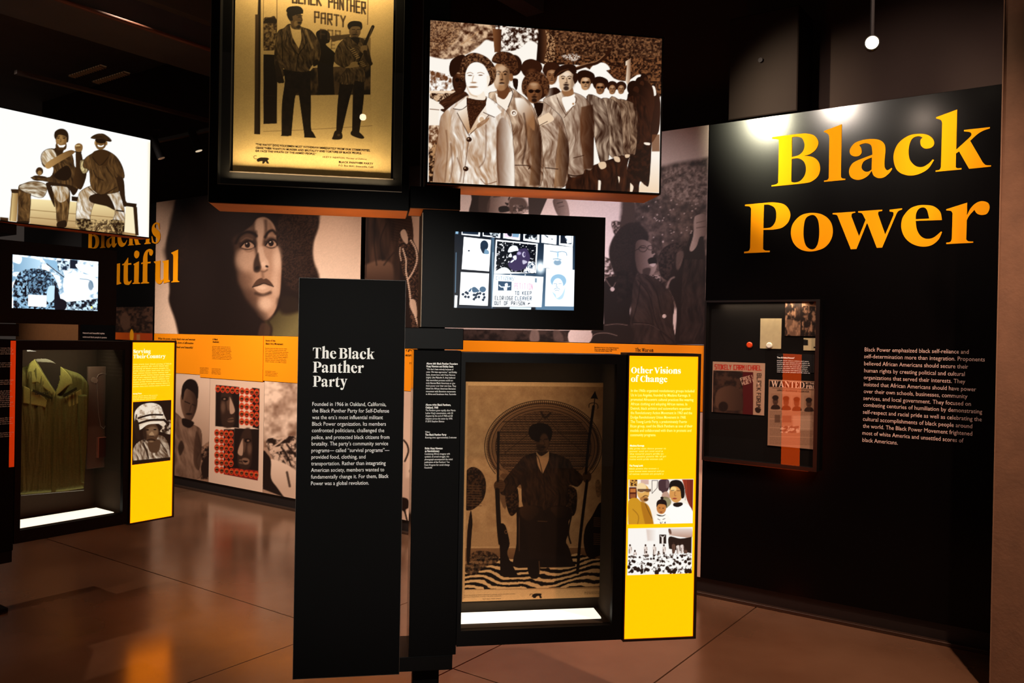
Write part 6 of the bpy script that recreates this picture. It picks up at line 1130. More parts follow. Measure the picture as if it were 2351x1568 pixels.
# tall text panel
PT2 = PC.off(0.06)
tp = box_thing('text_panel', 'tall matt black text panel headed The Black Panther Party', 'panel', PC, -0.969, -0.571, 0.292, 1.807, 0.022, 0.06, PANELBLK, part='board', bev=0.002)
b = MB(); b.frame(PC, (-0.9695, -0.5705, 0.2915, 1.8075), (-0.968, -0.572, 0.2932, 1.806), 0.055, 0.0606); tp.part('edge_line', b, mat('dark_edge_line', (62, 52, 46), 0.4))
b = MB(); b.box(PC, -0.615, -0.575, 0.297, 0.332, -0.002, 0.022); tp.part('arm', b, BLACK2)
b = MB(); b.box(PC, -0.60, -0.575, 1.56, 1.6, 0.010, 0.022); tp.part('arm', b, BLACK2)
WT = mat('white_print', (255, 253, 248), 0.6, emis=(255, 253, 248), estr=0.0)
serif_text('heading', 'The Black', PC, 718, 823, 860, 824, 24.5, 0.0608, WT, tp)
serif_text('heading', 'Panther', PC, 718, 855, 835, 856, 24.5, 0.0608, WT, tp)
serif_text('heading', 'Party', PC, 718, 887.5, 797, 888, 24.5, 0.0608, WT, tp)
tl = [('Founded in 1966 in Oakland, California,', 717, 932, 886.5, 932), ('the Black Panther Party for Self-Defense', 716.5, 947, 893, 947), ('was the era\u2019s most influential militant', 716.5, 962.5, 879, 962), ('Black Power organization. Its members', 716.5, 977.5, 886, 977),
 ('confronted politicians, challenged the', 716, 992.5, 882, 992), ('police, and protected black citizens from', 715.5, 1008, 894, 1007.5), ('brutality. The party\u2019s community service', 715.5, 1023, 891, 1022), ('programs\u2014 called \u201csurvival programs\u201d\u2014', 715, 1038.5, 894, 1037),
 ('provided food, clothing, and', 715, 1053.5, 839, 1052.5), ('transportation. Rather than integrating', 714.5, 1068.5, 885.5, 1067), ('American society, members wanted to', 714, 1083.5, 882, 1082), ('fundamentally change it. For them, Black', 714, 1099, 892, 1097), ('Power was a global revolution.', 714, 1114, 847, 1112.5)]
text_block('body_text', [l + (9.2,) for l in tl], PC, 0.0608, WT, tp)
# rear face of the stand: lit orange strip (mirrored in the wall case)
def mirror_hit(px, py, Pt):
    u, v = PW.at(px, py); p = PW.w(u, v, 0.045); d = p - CO; d /= np.linalg.norm(d); r = d - 2 * (d @ PW.n) * PW.n
    t = ((Pt.o - p) @ Pt.n) / (r @ Pt.n); q = p + r * t; return (q - Pt.o) @ Pt.u, q[2]
PB = PC.off(-0.262); hA = mirror_hit(1804, 815, PB); hB = mirror_hit(1841, 1092, PB)
rs = box_thing('rear_light_strip', 'orange backlit strip on the rear face of the chair poster case', 'light strip', PC, hA[0], hB[0], min(hA[1], hB[1]), 1.5, -0.262, -0.2405, BLACK2)
b = MB(); b.box(PC, hA[0] + 0.002, hB[0] - 0.002, min(hA[1], hB[1]) + 0.002, 1.498, -0.266, -0.2625); rs.part('diffuser', b, mat('orange_diffuser', (60, 20, 0), 0.5, emis=(255, 84, 6), estr=7.5))
# caption panel
cpn = box_thing('side_sign', 'narrow black caption panel between the tall text panel and the chair poster case', 'panel', PC, -0.533, -0.347, 0.335, 1.54, -0.2, 0.0, mat('gloss_black_side', (5, 4, 4), 0.12, spec=0.6), part='board')
b = MB(); b.box(PC, -0.532, -0.348, 0.336, 1.539, 0.0, 0.0012); cpn.part('face', b, PANELBLK)
cap = [('Above left: Black Panther Founders', 979, 837, 1051, 837, 4.6, 0.03), ('Huey Newton and Bobby Seale', 979, 843.3, 1041, 843.3, 4.6, 0.03), ('\u201cWe don\u2019t hate nobody because of', 979, 850, 1041, 849.5, 4.2), ('color. We hate oppression,\u201d said Bobby', 978.5, 856.3, 1049, 856, 4.2), ('Seale, shown here with Huey Newton', 978.5, 862.5, 1045, 862.5, 4.2),
 ('(right). Like Malcolm X, they believed', 978.5, 869, 1045, 868.5, 4.2), ('that nonviolent protests could not', 978.5, 875.3, 1040, 875, 4.2), ('truly liberate Black Americans or give', 978, 881.8, 1045, 881.3, 4.2), ('them power over their own lives. They', 978, 888, 1047, 887.6, 4.2), ('linked the African American liberation', 978, 894.3, 1046, 894, 4.2), ('movement with liberation movements', 978, 900.7, 1046, 900.4, 4.2), ('in Africa and Southeast Asia. Facsimile', 978, 907, 1047, 906.7, 4.2),
 ('Above right: Black Panthers,', 977, 931.5, 1035, 931.3, 4.6, 0.03), ('Oakland, 1968', 977, 937.8, 1006, 937.8, 4.6, 0.03), ('The Panthers grew rapidly after Martin', 977, 944, 1046, 944, 4.2), ('Luther King\u2019s assassination, with 20', 977, 950.5, 1040, 950.3, 4.2), ('chapters by the end of 1968 and 68', 977, 956.8, 1039, 956.6, 4.2), ('chapters across the nation by 1970.', 976.8, 963, 1039, 963, 4.2), ('\u00a9 2015 Stephen Shames', 976.8, 969.3, 1020, 969.2, 4.2, 0.0, 0.2),
 ('Video', 976, 993.5, 987, 993.5, 4.2), ('The Black Panther Party', 976, 1000, 1025, 1000, 4.6, 0.03), ('Running time: approximately 2 minutes', 976, 1006.3, 1048, 1006.3, 4.2, 0.0, 0.2),
 ('Right: Huey Newton', 975.5, 1031.5, 1016, 1031.3, 4.6, 0.03), ('as Revolutionary', 975.5, 1037.7, 1009, 1037.5, 4.6, 0.03), ('Combining African imagery with', 975, 1044, 1033, 1043.8, 4.2), ('symbols of armed struggle, this', 975, 1050.3, 1031, 1050, 4.2), ('photograph accompanied the initial', 975, 1056.6, 1039, 1056.3, 4.2), ('publication of the Panthers\u2019 Ten', 974.7, 1063, 1032, 1062.6, 4.2), ('Point Program for social change.', 974.5, 1069.3, 1033, 1069, 4.2), ('Facsimile', 974.3, 1075.5, 992, 1075.5, 4.2, 0.0, 0.2)]
text_block('caption_text', cap, PC, 0.0018, WT, cpn)

# display cases
def display_case(P, u0, u1, v0, v1, op, label, depth=0.3):
    T = Thing('display_case', label, 'display case', base_of(P, u0, u1, v0, -depth / 2))
    ou0, ou1, ov0, ov1 = op
    b = MB(); b.frame(P, (u0, u1, v0, v1), op, -0.03, 0.0); T.part('frame', b, BLACK)
    b = MB(); b.box(P, u0, u0 + 0.01, v0, v1, -depth, -0.03); b.box(P, u1 - 0.01, u1, v0, v1, -depth, -0.03); b.box(P, u0, u1, v1 - 0.012, v1, -depth, -0.03); b.box(P, u0, u1, v0, v0 + 0.02, -depth, -0.03); T.part('casing', b, BLACK)
    b = MB(); b.box(P, u0 + 0.01, u1 - 0.01, v0 + 0.02, v1 - 0.012, -depth, -depth + 0.012); T.part('back_panel', b, GREYIN)
    b = MB(); b.box(P, u0 + 0.01, ou0 - 0.001, ov0, v1 - 0.012, -depth + 0.012, -0.03); b.box(P, ou1 + 0.001, u1 - 0.01, ov0, v1 - 0.012, -depth + 0.012, -0.03); b.box(P, u0 + 0.01, u1 - 0.01, v0 + 0.02, ov0 + 0.002, -depth + 0.012, -0.03); T.part('lining', b, GREYIN)
    b = MB(); b.add([P.w(ou0, ov0, -0.008), P.w(ou1, ov0, -0.008), P.w(ou1, ov1, -0.008), P.w(ou0, ov1, -0.008)], [(0, 1, 2, 3)]); T.part('glass', b, GLASS)
    return T
o0 = PC.at(1058, 1449); o1 = PC.at(1416, 836)
opC = (o0[0], o1[0], o0[1], o1[1])
b = MB(); b.box(PC, -0.5085, -0.5065, 1.632, 2.08, -0.01, 0.002); moC.part('edge_strip', b, EDGE)
dC = display_case(PC, -0.345, 0.337, 0.366, 1.533, opC, 'glazed black display case holding the poster of a person in a wicker chair', 0.24)
b = MB(); b.box(PC, opC[0] + 0.0, opC[1] - 0.025, opC[2] + 0.002, opC[2] + 0.008, -0.195, -0.075); dC.part('light_panel', b, LED)
Q = PC.off(-0.2); q0 = Q.at(1061, 1380); q1 = Q.at(1393, 879)
CH = Thing('poster', 'dim brown poster of a seated person in a round wicker chair holding a spear', 'poster', base_of(PC, q0[0], q1[0], q0[1], -0.2))
cv = Cv(PC, (q0[0], q1[0], q0[1] - 0.003, q1[1]), -0.2, 1.15)
if 'art_poster2' in globals(): art_poster2(cv)
b = MB(); b.box(PC, q0[0], q1[0], q0[1] - 0.003, q1[1], -0.204, -0.2006); CH.part('backing_board', b, mat('card_edge', (190, 165, 140), 0.8)); CH.sheet('print', cv, PAPER)
text_block('small_text', [('"The racist dog policemen must withdraw immediately from our communities, cease their wanton murder and brutality', 1065, 1366.5, 1182, 1365.5, 2.2), ('and torture of black people, or face the wrath of the armed people."', 1065, 1370.5, 1152, 1370, 2.2), ('Huey P. Newton, Minister of Defense', 1108, 1376, 1150, 1375.5, 2.2), ('Black Panther Party for Self Defense', 1342, 1360.5, 1381, 1360, 2.2), ('P.O. Box 8641, Emeryville, California', 1342, 1364, 1381, 1363.5, 2.2)], PC, -0.1994, POSTINK, CH)
# yellow backlit panels
YEL = (255, 204, 0)
def yellow_panel(P, u0, u1, v0, v1, label, arts):
    T = Thing('yellow_light_panel', label, 'light panel', base_of(P, u0, u1, v0, -0.05))
    b = MB(); b.box(P, u0 - 0.006, u1 + 0.012, v0 - 0.01, v1 + 0.012, -0.1, -0.004, 0.002); b.frame(P, (u0 - 0.006, u1 + 0.012, v0 - 0.01, v1 + 0.012), (u0, u1, v0, v1), -0.004, 0.006); T.part('frame', b, mat('dark_brown_metal_frame', (34, 22, 18), 0.4))
    b = MB(); b.box(P, u0, u1, v0, v1, -0.004, 0.0); T.part('diffuser', b, mat('yellow_backlit_acrylic', (120, 90, 0), 0.4, emis=(255, 127.5, 0), estr=2.8))
    for (n, lab, x0, y0, x1, y1, art, st) in arts:
        r = rc(P, x0, y0, x1, y1); cv = Cv(P, r, 0.001, st)
        if art in globals(): globals()[art](cv)
        T.sheet(n, cv, print_mat('backlit_print_ink', True, 1.0), label=lab)
    return T
yC = yellow_panel(PC, 0.3435, 0.6405, 0.368, 1.530, 'yellow backlit text panel headed Other Visions of Change, right of the chair poster', [('photograph', 'colour family photograph', 1443, 1101, 1590, 1201, 'art_family', 1.0), ('photograph', 'monochrome photograph of a rally', 1442, 1213, 1588, 1316, 'art_rally', 1.0)])
YW = mat('backlit_white_print', (255, 255, 230), 0.5, emis=(255, 255, 235), estr=1.0)
YP = mat('backlit_pale_print', (255, 240, 120), 0.5, emis=(255, 240, 132), estr=1.0)
serif_text('heading', 'Other Visions', PC, 1449, 857, 1563, 857.5, 13.5, 0.0012, YW, yC)
serif_text('heading', 'of Change', PC, 1448.5, 876.5, 1532, 877, 13.5, 0.0012, YW, yC)
yt = [('In the 1960s organized revolutionary groups included', 1594), ('Us in Los Angeles, founded by Maulana Karenga. It', 1585), ('promoted Afrocentric cultural practices like wearing', 1592), ('African clothing and adopting African names. In', 1578), ('Detroit, black activists and autoworkers organized', 1585), ('the Revolutionary Action Movement in 1963 and the', 1589), ('Dodge Revolutionary Union Movement in 1968.', 1575), ('The Young Lords Party, a predominately Puerto', 1577), ('Rican group, used the Black Panthers as one of their', 1590), ('models and collaborated with them in protests and', 1587), ('community programs.', 1506)]
text_block('body_text', [(s, 1448.5 - i * 0.15, 900 + i * 10.15, e, 900.3 + i * 10.1, 6.6, 0.006) for i, (s, e) in enumerate(yt)], PC, 0.0012, YP, yC)
text_block('small_text', [('Maulana Karenga', 1446.5, 1025, 1479, 1025, 4.2, 0.02)], PC, 0.0012, YW, yC)
fake_col(yC, 1446, 1530, 1031.5, 5, 6.1, 4, YP, 0.1, 21, 0.0, 'small_text', PC, 0.0012)
text_block('small_text', [('The Young Lords', 1445, 1071, 1476, 1071, 4.2, 0.02)], PC, 0.0012, YW, yC)
fake_col(yC, 1445, 1528, 1077.5, 3, 6.1, 4, YP, 0.2, 22, 0.0, 'small_text', PC, 0.0012)

# ================================================================ LEFT STAND
P_ = PLf
lbL = light_box(PLf, -1.135, -0.183, 2.172, 2.79, 'art_soldiers', 'large backlit sepia photograph of two smiling people in uniform seated on a wall', 1.25, 0.09)
r = rc(PLf, 29, 584, 225, 714)
moL = monitor(PLf, -1.13, -0.392, 1.625, PLf.at(110, 560)[1], (r[0], r[1], r[2], r[3]), 'art_screen2', 'black monitor in the left stand showing people beside military vehicles', 1.0)
yL = yellow_panel(PLf, -0.2865, -0.0035, 0.408, 1.522, 'yellow backlit text panel headed Serving Their Country, right of the uniform case', [('photograph', 'monochrome photograph of a person in a helmet', 305, 923, 391, 1057, 'art_helmet', 0.9)])
serif_text('heading', 'Serving', PLf, 306, 811, 346, 810.5, 8.5, 0.0012, YW, yL)
serif_text('heading', 'Their Country', PLf, 306, 822.5, 380, 822, 8.5, 0.0012, YW, yL)
fake_col(yL, 306, 394, 837, 11, 5.0, 3.4, YP, 0.08, 31, 0.0, 'body_text', PLf, 0.0012)
text_block('small_text', [('Serving There', 305.5, 905, 325, 905, 3, 0.02)], PLf, 0.0012, YW, yL)
fake_col(yL, 305.5, 362, 909.5, 3, 3.9, 2.6, YP, 0.1, 32, 0.0, 'small_text', PLf, 0.0012)
oL0 = PLf.at(46, 1218); oL1 = PLf.at(287, 803)
opL = (oL0[0], oL1[0], oL0[1] + 0.0, oL1[1])
dL = display_case(PLf, PLf.at(36, 950)[0], -0.298, 0.408, 1.528, opL, 'glazed black display case holding an olive green uniform shirt', 0.34)
b = MB(); b.box(PLf, opL[0] + 0.0, opL[1] - 0.03, opL[2] + 0.002, opL[2] + 0.006, -0.25, -0.045); dL.part('light_panel', b, LED)
cpl = box_thing('side_sign', 'narrow black caption panel with a red strip at the left edge of the uniform case', 'panel', PLf, -1.17, PLf.at(35.5, 950)[0] - 0.002, 0.375, 1.535, -0.2, 0.0, PANELBLK, part='board')
rl = [PLf.at(17, 785), PLf.at(37, 785), PLf.at(33, 1070), PLf.at(14, 1070)]
b = MB(); b.box(PLf, PLf.at(22, 950)[0], PLf.at(34, 950)[0], PLf.at(28, 1072)[1], 1.528, 0.0, 0.0015); cpl.part('red_strip', b, mat('red_orange_strip', (230, 62, 8), 0.6, emis=(225, 58, 6), estr=0.45))
rnd = random.Random(5)
for y0, n in ((800, 4), (834, 3), (874, 3), (899, 9), (961, 4), (995, 3)): fake_col(cpl, -24, 33, y0, n, 4.4, 3, WT, 0.2, n + y0, 0.012, 'caption_text', PLf, 0.0022)
pl = Thing('support_post', 'square black post of the left stand at the left edge of the picture', 'post', PLf.w(-1.03, 0, -0.3))
b = MB(); b.box(PLf, -1.10, -0.985, 0.0, 4.6, -0.30, -0.21, 0.003); pl.part('shaft', b, BLACK)
for (a0, a1, z0, z1) in ((-1.25, -0.96, 2.11, 2.165), (-1.24, -0.94, 1.553, 1.62), (-1.2, -0.96, 0.31, 0.375)):
    b = MB(); b.box(PLf, a0, a1, z0, z1, -0.235, -0.004, 0.002); pl.part('bracket', b, BLACK)
b = MB(); b.box(PLf, -1.14, -0.92, 0.0, 0.02, -0.38, -0.13, 0.003); pl.part('foot_plate', b, BLACK)
# ================================================================ UNIFORM SHIRT AND TAG BOARD in the left case
OLIVE = mat('olive_cotton', (112, 108, 56), 0.9, spec=0.1, noise=0.35, nscale=110)
OLIVE_LIT = mat('lit_olive_cotton', (168, 162, 84), 0.9, spec=0.1, noise=0.3, nscale=140)  # collar and flaps: brighter light painted into the cotton colour
OLDARK = mat('dark_olive_tape', (52, 50, 26), 0.9, spec=0.1)
def relief(name, px, d, bulge, edge, material, T, k=(0, 0, 1), folds=0.0, step=1.2, seed=1, hole=None, label=None):
    L = pts(px); L = smooth_loop(L, 4); L = [(k[0] + x / k[2], k[1] + y / k[2]) for x, y in L]
    Q = PLf.off(d); U = [Q.at(x, y) for x, y in L]
    u0, u1 = min(p[0] for p in U), max(p[0] for p in U); v0, v1 = min(p[1] for p in U), max(p[1] for p in U)
    cv = Cv(PLf, (u0 - 0.004, u1 + 0.004, v0 - 0.004, v1 + 0.004), d, step, 0.0)
    sl, m = cv._mask(L, 0.8); full = np.zeros(cv.U.shape); full[sl] = m
    if hole:
        H = [(k[0] + x / k[2], k[1] + y / k[2]) for x, y in smooth_loop(pts(hole), 4)]
        sh, mh = cv._mask(H, 0.8); hh = np.zeros(cv.U.shape); hh[sh] = mh; full = full * (1 - hh)
    sl2, m2 = cv._mask(L, edge * 2); h = np.zeros(cv.U.shape); h[sl2] = np.clip((m2 - 0.5) * 2, 0, 1)
    h = bulge * np.sqrt(h)
    if folds: h += folds * (vnoise(cv.X / 7, cv.Y / 70, seed, 3) - 0.5) * np.clip(h / bulge, 0, 1) * 2
    W3 = cv.W + h[..., None] * PLf.n
    keep = full > 0.5; nv, nu = cv.nv, cv.nu; ids = -np.ones((nv, nu), int); idx = np.argwhere(keep); ids[keep] = np.arange(len(idx))
    V = W3[keep]; F = []
    q = keep[:-1, :-1] & keep[:-1, 1:] & keep[1:, 1:] & keep[1:, :-1]
    for i, j in np.argwhere(q): F.append((ids[i, j], ids[i, j + 1], ids[i + 1, j + 1], ids[i + 1, j]))
    n0 = len(V); B = V - PLf.n * 0.004; V = np.concatenate([V, B])
    F += [tuple(i + n0 for i in f[::-1]) for f in F]
    o = mesh_obj(name, V, [tuple(int(a) for a in f) for f in F], material, T.o, T.e, True); setp(o, label); return o
sb = PLf.off(-0.2).at(110, 1125)
SH = Thing('uniform_shirt', 'olive green uniform shirt with open collar hanging in the left display case', 'shirt', PLf.w(sb[0], sb[1], -0.2))
KX = (0, 0, 1)
relief('body', '80,826c 60,838 40,848 22,872 18,930 22,1030 30,1136c 110,1131 189,1121c 192,1060 196,980 200,905 198,878 180,858 158,850 140,843c 137,880 127,902c 105,868 84,834c', -0.2, 0.06, 14, OLIVE, SH, KX, 0.012)
relief('collar', '79,824c 66,836 60,862 66,882c 84,878c 126,915c 127,900c 104,866 84,834c', -0.145, 0.008, 3, OLIVE_LIT, SH, KX)
relief('collar', '126,912c 156,886c 166,882c 163,866 148,848 138,840c 136,872 127,900c', -0.145, 0.008, 3, OLIVE_LIT, SH, KX)
relief('neckband', '79,825c 92,823 108,824 122,830 137,842c 134,838 118,833 100,832 84,831c', -0.19, 0.004, 2, mat('grey_lining', (150, 146, 120), 0.9), SH, KX, step=0.8)
relief('pocket_flap', '52,884c 84,900 108,918c 104,936 96,934 74,930 52,926c', -0.14, 0.006, 2, OLIVE_LIT, SH, KX)
relief('pocket_flap', '147,912c 186,892c 190,922c 160,934 155,930c', -0.145, 0.006, 2, OLIVE_LIT, SH, KX)
relief('name_tape', '76,893c 122,912c 120,918c 74,899c', -0.128, 0.002, 1, OLDARK, SH, KX, step=0.8)
relief('name_tape', '144,906c 176,888c 177,895c 146,913c', -0.128, 0.002, 1, OLDARK, SH, KX, step=0.8)
text_block('name', [('SMITH', 80, 901, 110, 911, 5, 0.02)], PLf, -0.122, mat('worn_black', (20, 20, 12), 0.9), SH)
relief('placket', '124,915c 132,913c 128,1130c 117,1131c', -0.142, 0.006, 2, OLIVE, SH, KX)
relief('sleeve', '176,905c 200,905c 199,1000 192,1110c 184,1108c 178,1010', -0.15, 0.02, 5, OLIVE, SH, KX, 0.006)
# hanger stand of the shirt
b = MB(); a0 = PLf.off(-0.16).at(44, 1136); a1 = PLf.off(-0.16).at(188, 1124); b.tube([PLf.w(a0[0], a0[1], -0.14), PLf.w(a1[0], a1[1], -0.14)], 0.0035, 8); SH.part('support_rod', b, mat('chrome_rod', (190, 190, 180), 0.25, 0.9))
# board with a chain and tags
r = rc(PLf.off(-0.22), 203, 842, 259, 1070)
TB = Thing('tag_board', 'upright brown mounting board with a neck chain, tags and small leather wallet', 'board', base_of(PLf, r[0], r[1], r[2], -0.23))
b = MB(); b.box(PLf, r[0], r[1], r[2], r[3], -0.236, -0.22, 0.002); TB.part('board', b, mat('taupe_board', (112, 88, 70), 0.85, noise=0.12, nscale=90))
Q = PLf.off(-0.215); SIL = mat('silver_chain', (225, 205, 180), 0.3, 0.7)
ch = [(222, 868), (226, 860), (234, 857), (243, 858), (248, 868), (248, 900), (246, 940), (244, 975), (238, 984), (231, 978), (226, 950), (224, 900), (222, 868)]
b = MB(); b.tube([PLf.w(*Q.at(*p), -0.215) for p in ch], 0.0014, 6); TB.part('chain', b, SIL)
b = MB(); q = Q.at(217, 873); c0 = PLf.w(q[0], q[1], -0.218)
for dx in (-0.006, 0.006):
    cc = c0 + PLf.u * dx + np.array([0, 0, -dx * 0.5]); b.tube([cc, cc + PLf.n * 0.003], [0.016, 0.016], 14)
TB.part('tag', b, SIL)
r2 = rc(PLf.off(-0.205), 226, 1006, 254, 1048); b = MB(); b.box(PLf, r2[0], r2[1], r2[2], r2[3], -0.22, -0.205, 0.003); TB.part('wallet', b, mat('brown_leather', (74, 40, 30), 0.6, noise=0.2))
b = MB(); b.box(PLf, r2[0] - 0.004, r2[0] + 0.003, r2[2], r2[3] + 0.004, -0.22, -0.202); b.box(PLf, r2[0], r2[1], r2[3], r2[3] + 0.004, -0.22, -0.202); TB.part('wallet_edge', b, mat('pale_leather_edge', (176, 110, 84), 0.7))

# ================================================================ OVERHEAD
DUCT = mat('dark_painted_duct', (88, 92, 96), 0.6, noise=0.25, nscale=3)
def run(name, label, cat, p0, p1, z, half, h, P, ext=4.0, material=None, round_=False):
    """something straight overhead, running along plane P's direction through two picture points at height z"""
    a = on_level(p0[0], p0[1], z); bq = on_level(p1[0], p1[1], z); mid = (a + bq) / 2; u = P.u
    L = np.linalg.norm(bq - a) / 2 + ext
    T = Thing(name, label, cat, (mid[0], mid[1], z)); b = MB(); n = np.array([-u[1], u[0], 0]); c = [mid - u * L, mid + u * L]
    if round_: b.tube([c[0], c[1]], half, 12)
    else:
        vs = []
        for e in c:
            for s_ in (-1, 1):
                for zz in (0, h): vs.append(e + n * half * s_ + np.array([0, 0, zz]))
        b.add(vs, [(0, 1, 3, 2), (4, 6, 7, 5), (0, 4, 5, 1), (2, 3, 7, 6), (0, 2, 6, 4), (1, 5, 7, 3)])
    T.part('run', b, material or DUCT); return T
run('ceiling_beam', 'broad dark brown ceiling beam at the upper left', 'beam', (200, 60), (420, 125), 4.05, 0.34, 0.5, PLf, 3.0)
run('conduit_pipe', 'thin pipe along the edge of the broad ceiling beam', 'pipe', (275, 45), (470, 110), 4.02, 0.018, 0, PLf, 0.6, mat('brown_conduit', (110, 66, 46), 0.5), True)
run('cable_tray', 'dark cable tray below the ceiling vents', 'cable tray', (60, 180), (470, 275), 3.6, 0.025, 0.03, PLf, 0.1, mat('black_track', (60, 52, 48), 0.4))
run('upper_duct', 'dark duct at the top edge left of the poster case', 'duct', (300, 8), (478, 70), 4.25, 0.2, 0.3, PLf, 2.0, mat('grey_black_duct', (90, 92, 84), 0.6))
rt = run('lighting_track', 'thin lighting track above the soffit to the right of the march light box', 'track', (1530, 84), (1900, 10), 3.75, 0.02, 0.03, PW, 0.5, mat('black_track', (60, 52, 48), 0.4))
run('conduit_pipe', 'thin dark conduit crossing above the title wall', 'pipe', (1530, 124), (2000, 56), 3.6, 0.012, 0, PW, 0.6, mat('black_track', (60, 52, 48), 0.4), True)
lt = run('lighting_track', 'thin lighting track above the portrait mural', 'track', (365, 326), (470, 305), 3.4, 0.018, 0.03, PW, 0.8, mat('black_track', (60, 52, 48), 0.4))
run('ceiling_beam', 'dark ceiling beam crossing above the march light box', 'beam', (1130, 8), (1300, 45), 4.1, 0.08, 0.3, PLf, 1.5)
VENTM = mat('beige_louvre', (178, 148, 120), 0.5)
for q in ([(155, 177), (171, 181), (246, 157), (231, 152)], [(210, 190.5), (226, 195), (300, 172), (285, 167)], [(262, 204.5), (279, 209), (354, 185.5), (339, 180.5)]):
    P3 = [on_level(x, y, 4.58) for x, y in q]; c = sum(P3) / 4
    T = Thing('ceiling_vent', {155: 'leftmost', 210: 'middle', 262: 'rightmost'}[q[0][0]] + ' of the three louvred ceiling light strips', 'vent', c, 'three louvred ceiling strips')
    b = MB(); b.add([p + np.array([0, 0, 0.02]) for p in P3] + [p + np.array([0, 0, 0.04]) for p in P3], [(0, 1, 2, 3), (7, 6, 5, 4), (0, 4, 5, 1), (1, 5, 6, 2), (2, 6, 7, 3), (3, 7, 4, 0)]); T.part('tray', b, mat('dim_louvre_light', (190, 150, 110), 0.5, emis=(190, 150, 110), estr=0.22))
    for i in range(14):
        t = (i + 0.5) / 14; a_ = P3[0] * (1 - t) + P3[3] * t; b_ = P3[1] * (1 - t) + P3[2] * t; s_ = (P3[3] - P3[0]) / np.linalg.norm(P3[3] - P3[0]) * 0.008
        b = MB(); vs = [a_ - s_, b_ - s_, b_ + s_, a_ + s_]; b.add(vs + [p + np.array([0, 0, 0.02]) for p in vs], [(0, 1, 2, 3), (7, 6, 5, 4), (0, 4, 5, 1), (1, 5, 6, 2), (2, 6, 7, 3), (3, 7, 4, 0)]); T.part('slat', b, VENTM)
def spot_head(loc, aim, label, lit=True, power=0, color=(1, 0.8, 0.6), spot=50, r=0.045, L=0.13, lens=(255, 236, 200), lstr=6.0, top=None, group=None, blend=0.7, soft=0.03):
    loc = np.array(loc, float); aim = np.array(aim, float); a = aim - loc; a /= np.linalg.norm(a)
    T = Thing('track_spotlight', label, 'spotlight', loc, group)
    b = MB(); b.tube([loc - a * L, loc - a * (L - 0.015), loc, loc + a * 0.004], [r * 0.7, r * 0.95, r, r], 20); T.part('head', b, BLACK2)
    b = MB(); b.tube([loc + a * 0.003, loc + a * 0.009], [r * 0.86, r * 0.84], 20); T.part('lens', b, mat('lens_%d' % int(lstr * 10), lens, 0.3, emis=lens, estr=lstr))
    t = top if top is not None else loc[2] + 0.25; c = loc - a * L * 0.5
    b = MB(); b.tube([c + np.array([0, 0, r * 0.5]), np.array([c[0], c[1], t])], 0.008, 8); b.tube([[c[0], c[1], t - 0.02], [c[0], c[1], t]], 0.03, 14); T.part('stem', b, BLACK2)
    if power: lamp('beam', 'SPOT', loc + a * 0.03, aim, power, color, soft, spot, blend, T.e)
    return T
# visible heads
hd = ray(2002, 98) * 3.2 + CO
spot_head(hd, CO + np.array([0.2, 0.4, 0.4]), 'lit spotlight with round white lens high above the title', lstr=8.0, r=0.028, top=3.3)
h2 = ray(456, 345) * 7.4 + CO; spot_head(h2, h2 + np.array([0.35, 0.1, -1]), 'slim spotlight with pale rim above the portrait mural', lstr=0.6, r=0.035, L=0.2, top=3.4)
h3 = ray(370, 362) * 7.4 + CO; spot_head(h3, h3 + np.array([0.4, 0.1, -1]), 'dim spotlight beside the left light box', lstr=0.05, r=0.035, L=0.2, top=3.4)
# ---- spotlights of the track above the room (above the picture's edge)
def wp(u, v, d): return PW.w(u, v, d)
def refl(px, py, z):
    u, v = PW.at(px, py); p = PW.w(u, v, 0); d = p - CO; d /= np.linalg.norm(d); r = d - 2 * (d @ PW.n) * PW.n; return p + r * ((z - p[2]) / r[2])
WARM = (1.0, 0.78, 0.56)
spot_head(refl(1770, 268, 3.7), wp(0.66, 2.86, 0), 'spotlight above the tall poster case aimed at the first title word', power=1600, color=(1, 0.95, 0.66), spot=27, lstr=30, r=0.05, soft=0.05, blend=1.0)
spot_head(refl(1925, 240, 3.7), wp(1.05, 2.72, 0), 'spotlight in front of the stand aimed at the title middle', power=420, color=(1, 0.86, 0.72), spot=38, lstr=25, r=0.045, soft=0.045, blend=1.0)
spot_head(refl(2275, 208, 3.7), wp(1.1, 1.6, 0), 'spotlight aimed at the wall text below the title', power=150, color=(1, 0.74, 0.62), spot=36, lstr=10, r=0.04, soft=0.045, blend=1.0)
spot_head(refl(2120, 272, 3.7), wp(1.25, 2.2, 0), 'small spotlight aimed at the end of the title', power=30, color=(1, 0.78, 0.62), spot=40, lstr=4, r=0.03, soft=0.03, blend=1.0)
spot_head(wp(1.5, 4.3, 1.5), wp(1.75, 2.85, -0.4), 'spotlight washing the grey upper wall', power=42, color=(1, 0.66, 0.54), spot=34, lstr=5, blend=1.0)
spot_head(wp(0.95, 4.05, 1.6), wp(0.27, 1.2, 0), 'added narrow spotlight aimed at the glazed wall case', power=260, color=(1, 0.8, 0.62), spot=22, lstr=6, blend=1.0)  # unseen lamp added to brighten the papers in the wall case
WC = (1, 0.84, 0.74)
spot_head(wp(-0.7, 3.8, 2.2), wp(-0.7, 1.55, 0), 'spotlight aimed at the protest mural', power=270, color=(1, 0.88, 0.86), spot=60, lstr=8, blend=1.0)
spot_head(wp(-1.9, 3.8, 2.2), wp(-1.8, 1.4, 0), 'spotlight aimed at the orange band behind the monitor', power=260, color=WC, spot=60, lstr=8, blend=1.0)
spot_head(wp(-4.9, 3.85, 2.6), wp(-4.9, 1.35, 0), 'spotlight aimed at the portrait mural', power=520, color=WC, spot=56, lstr=8, blend=1.0)
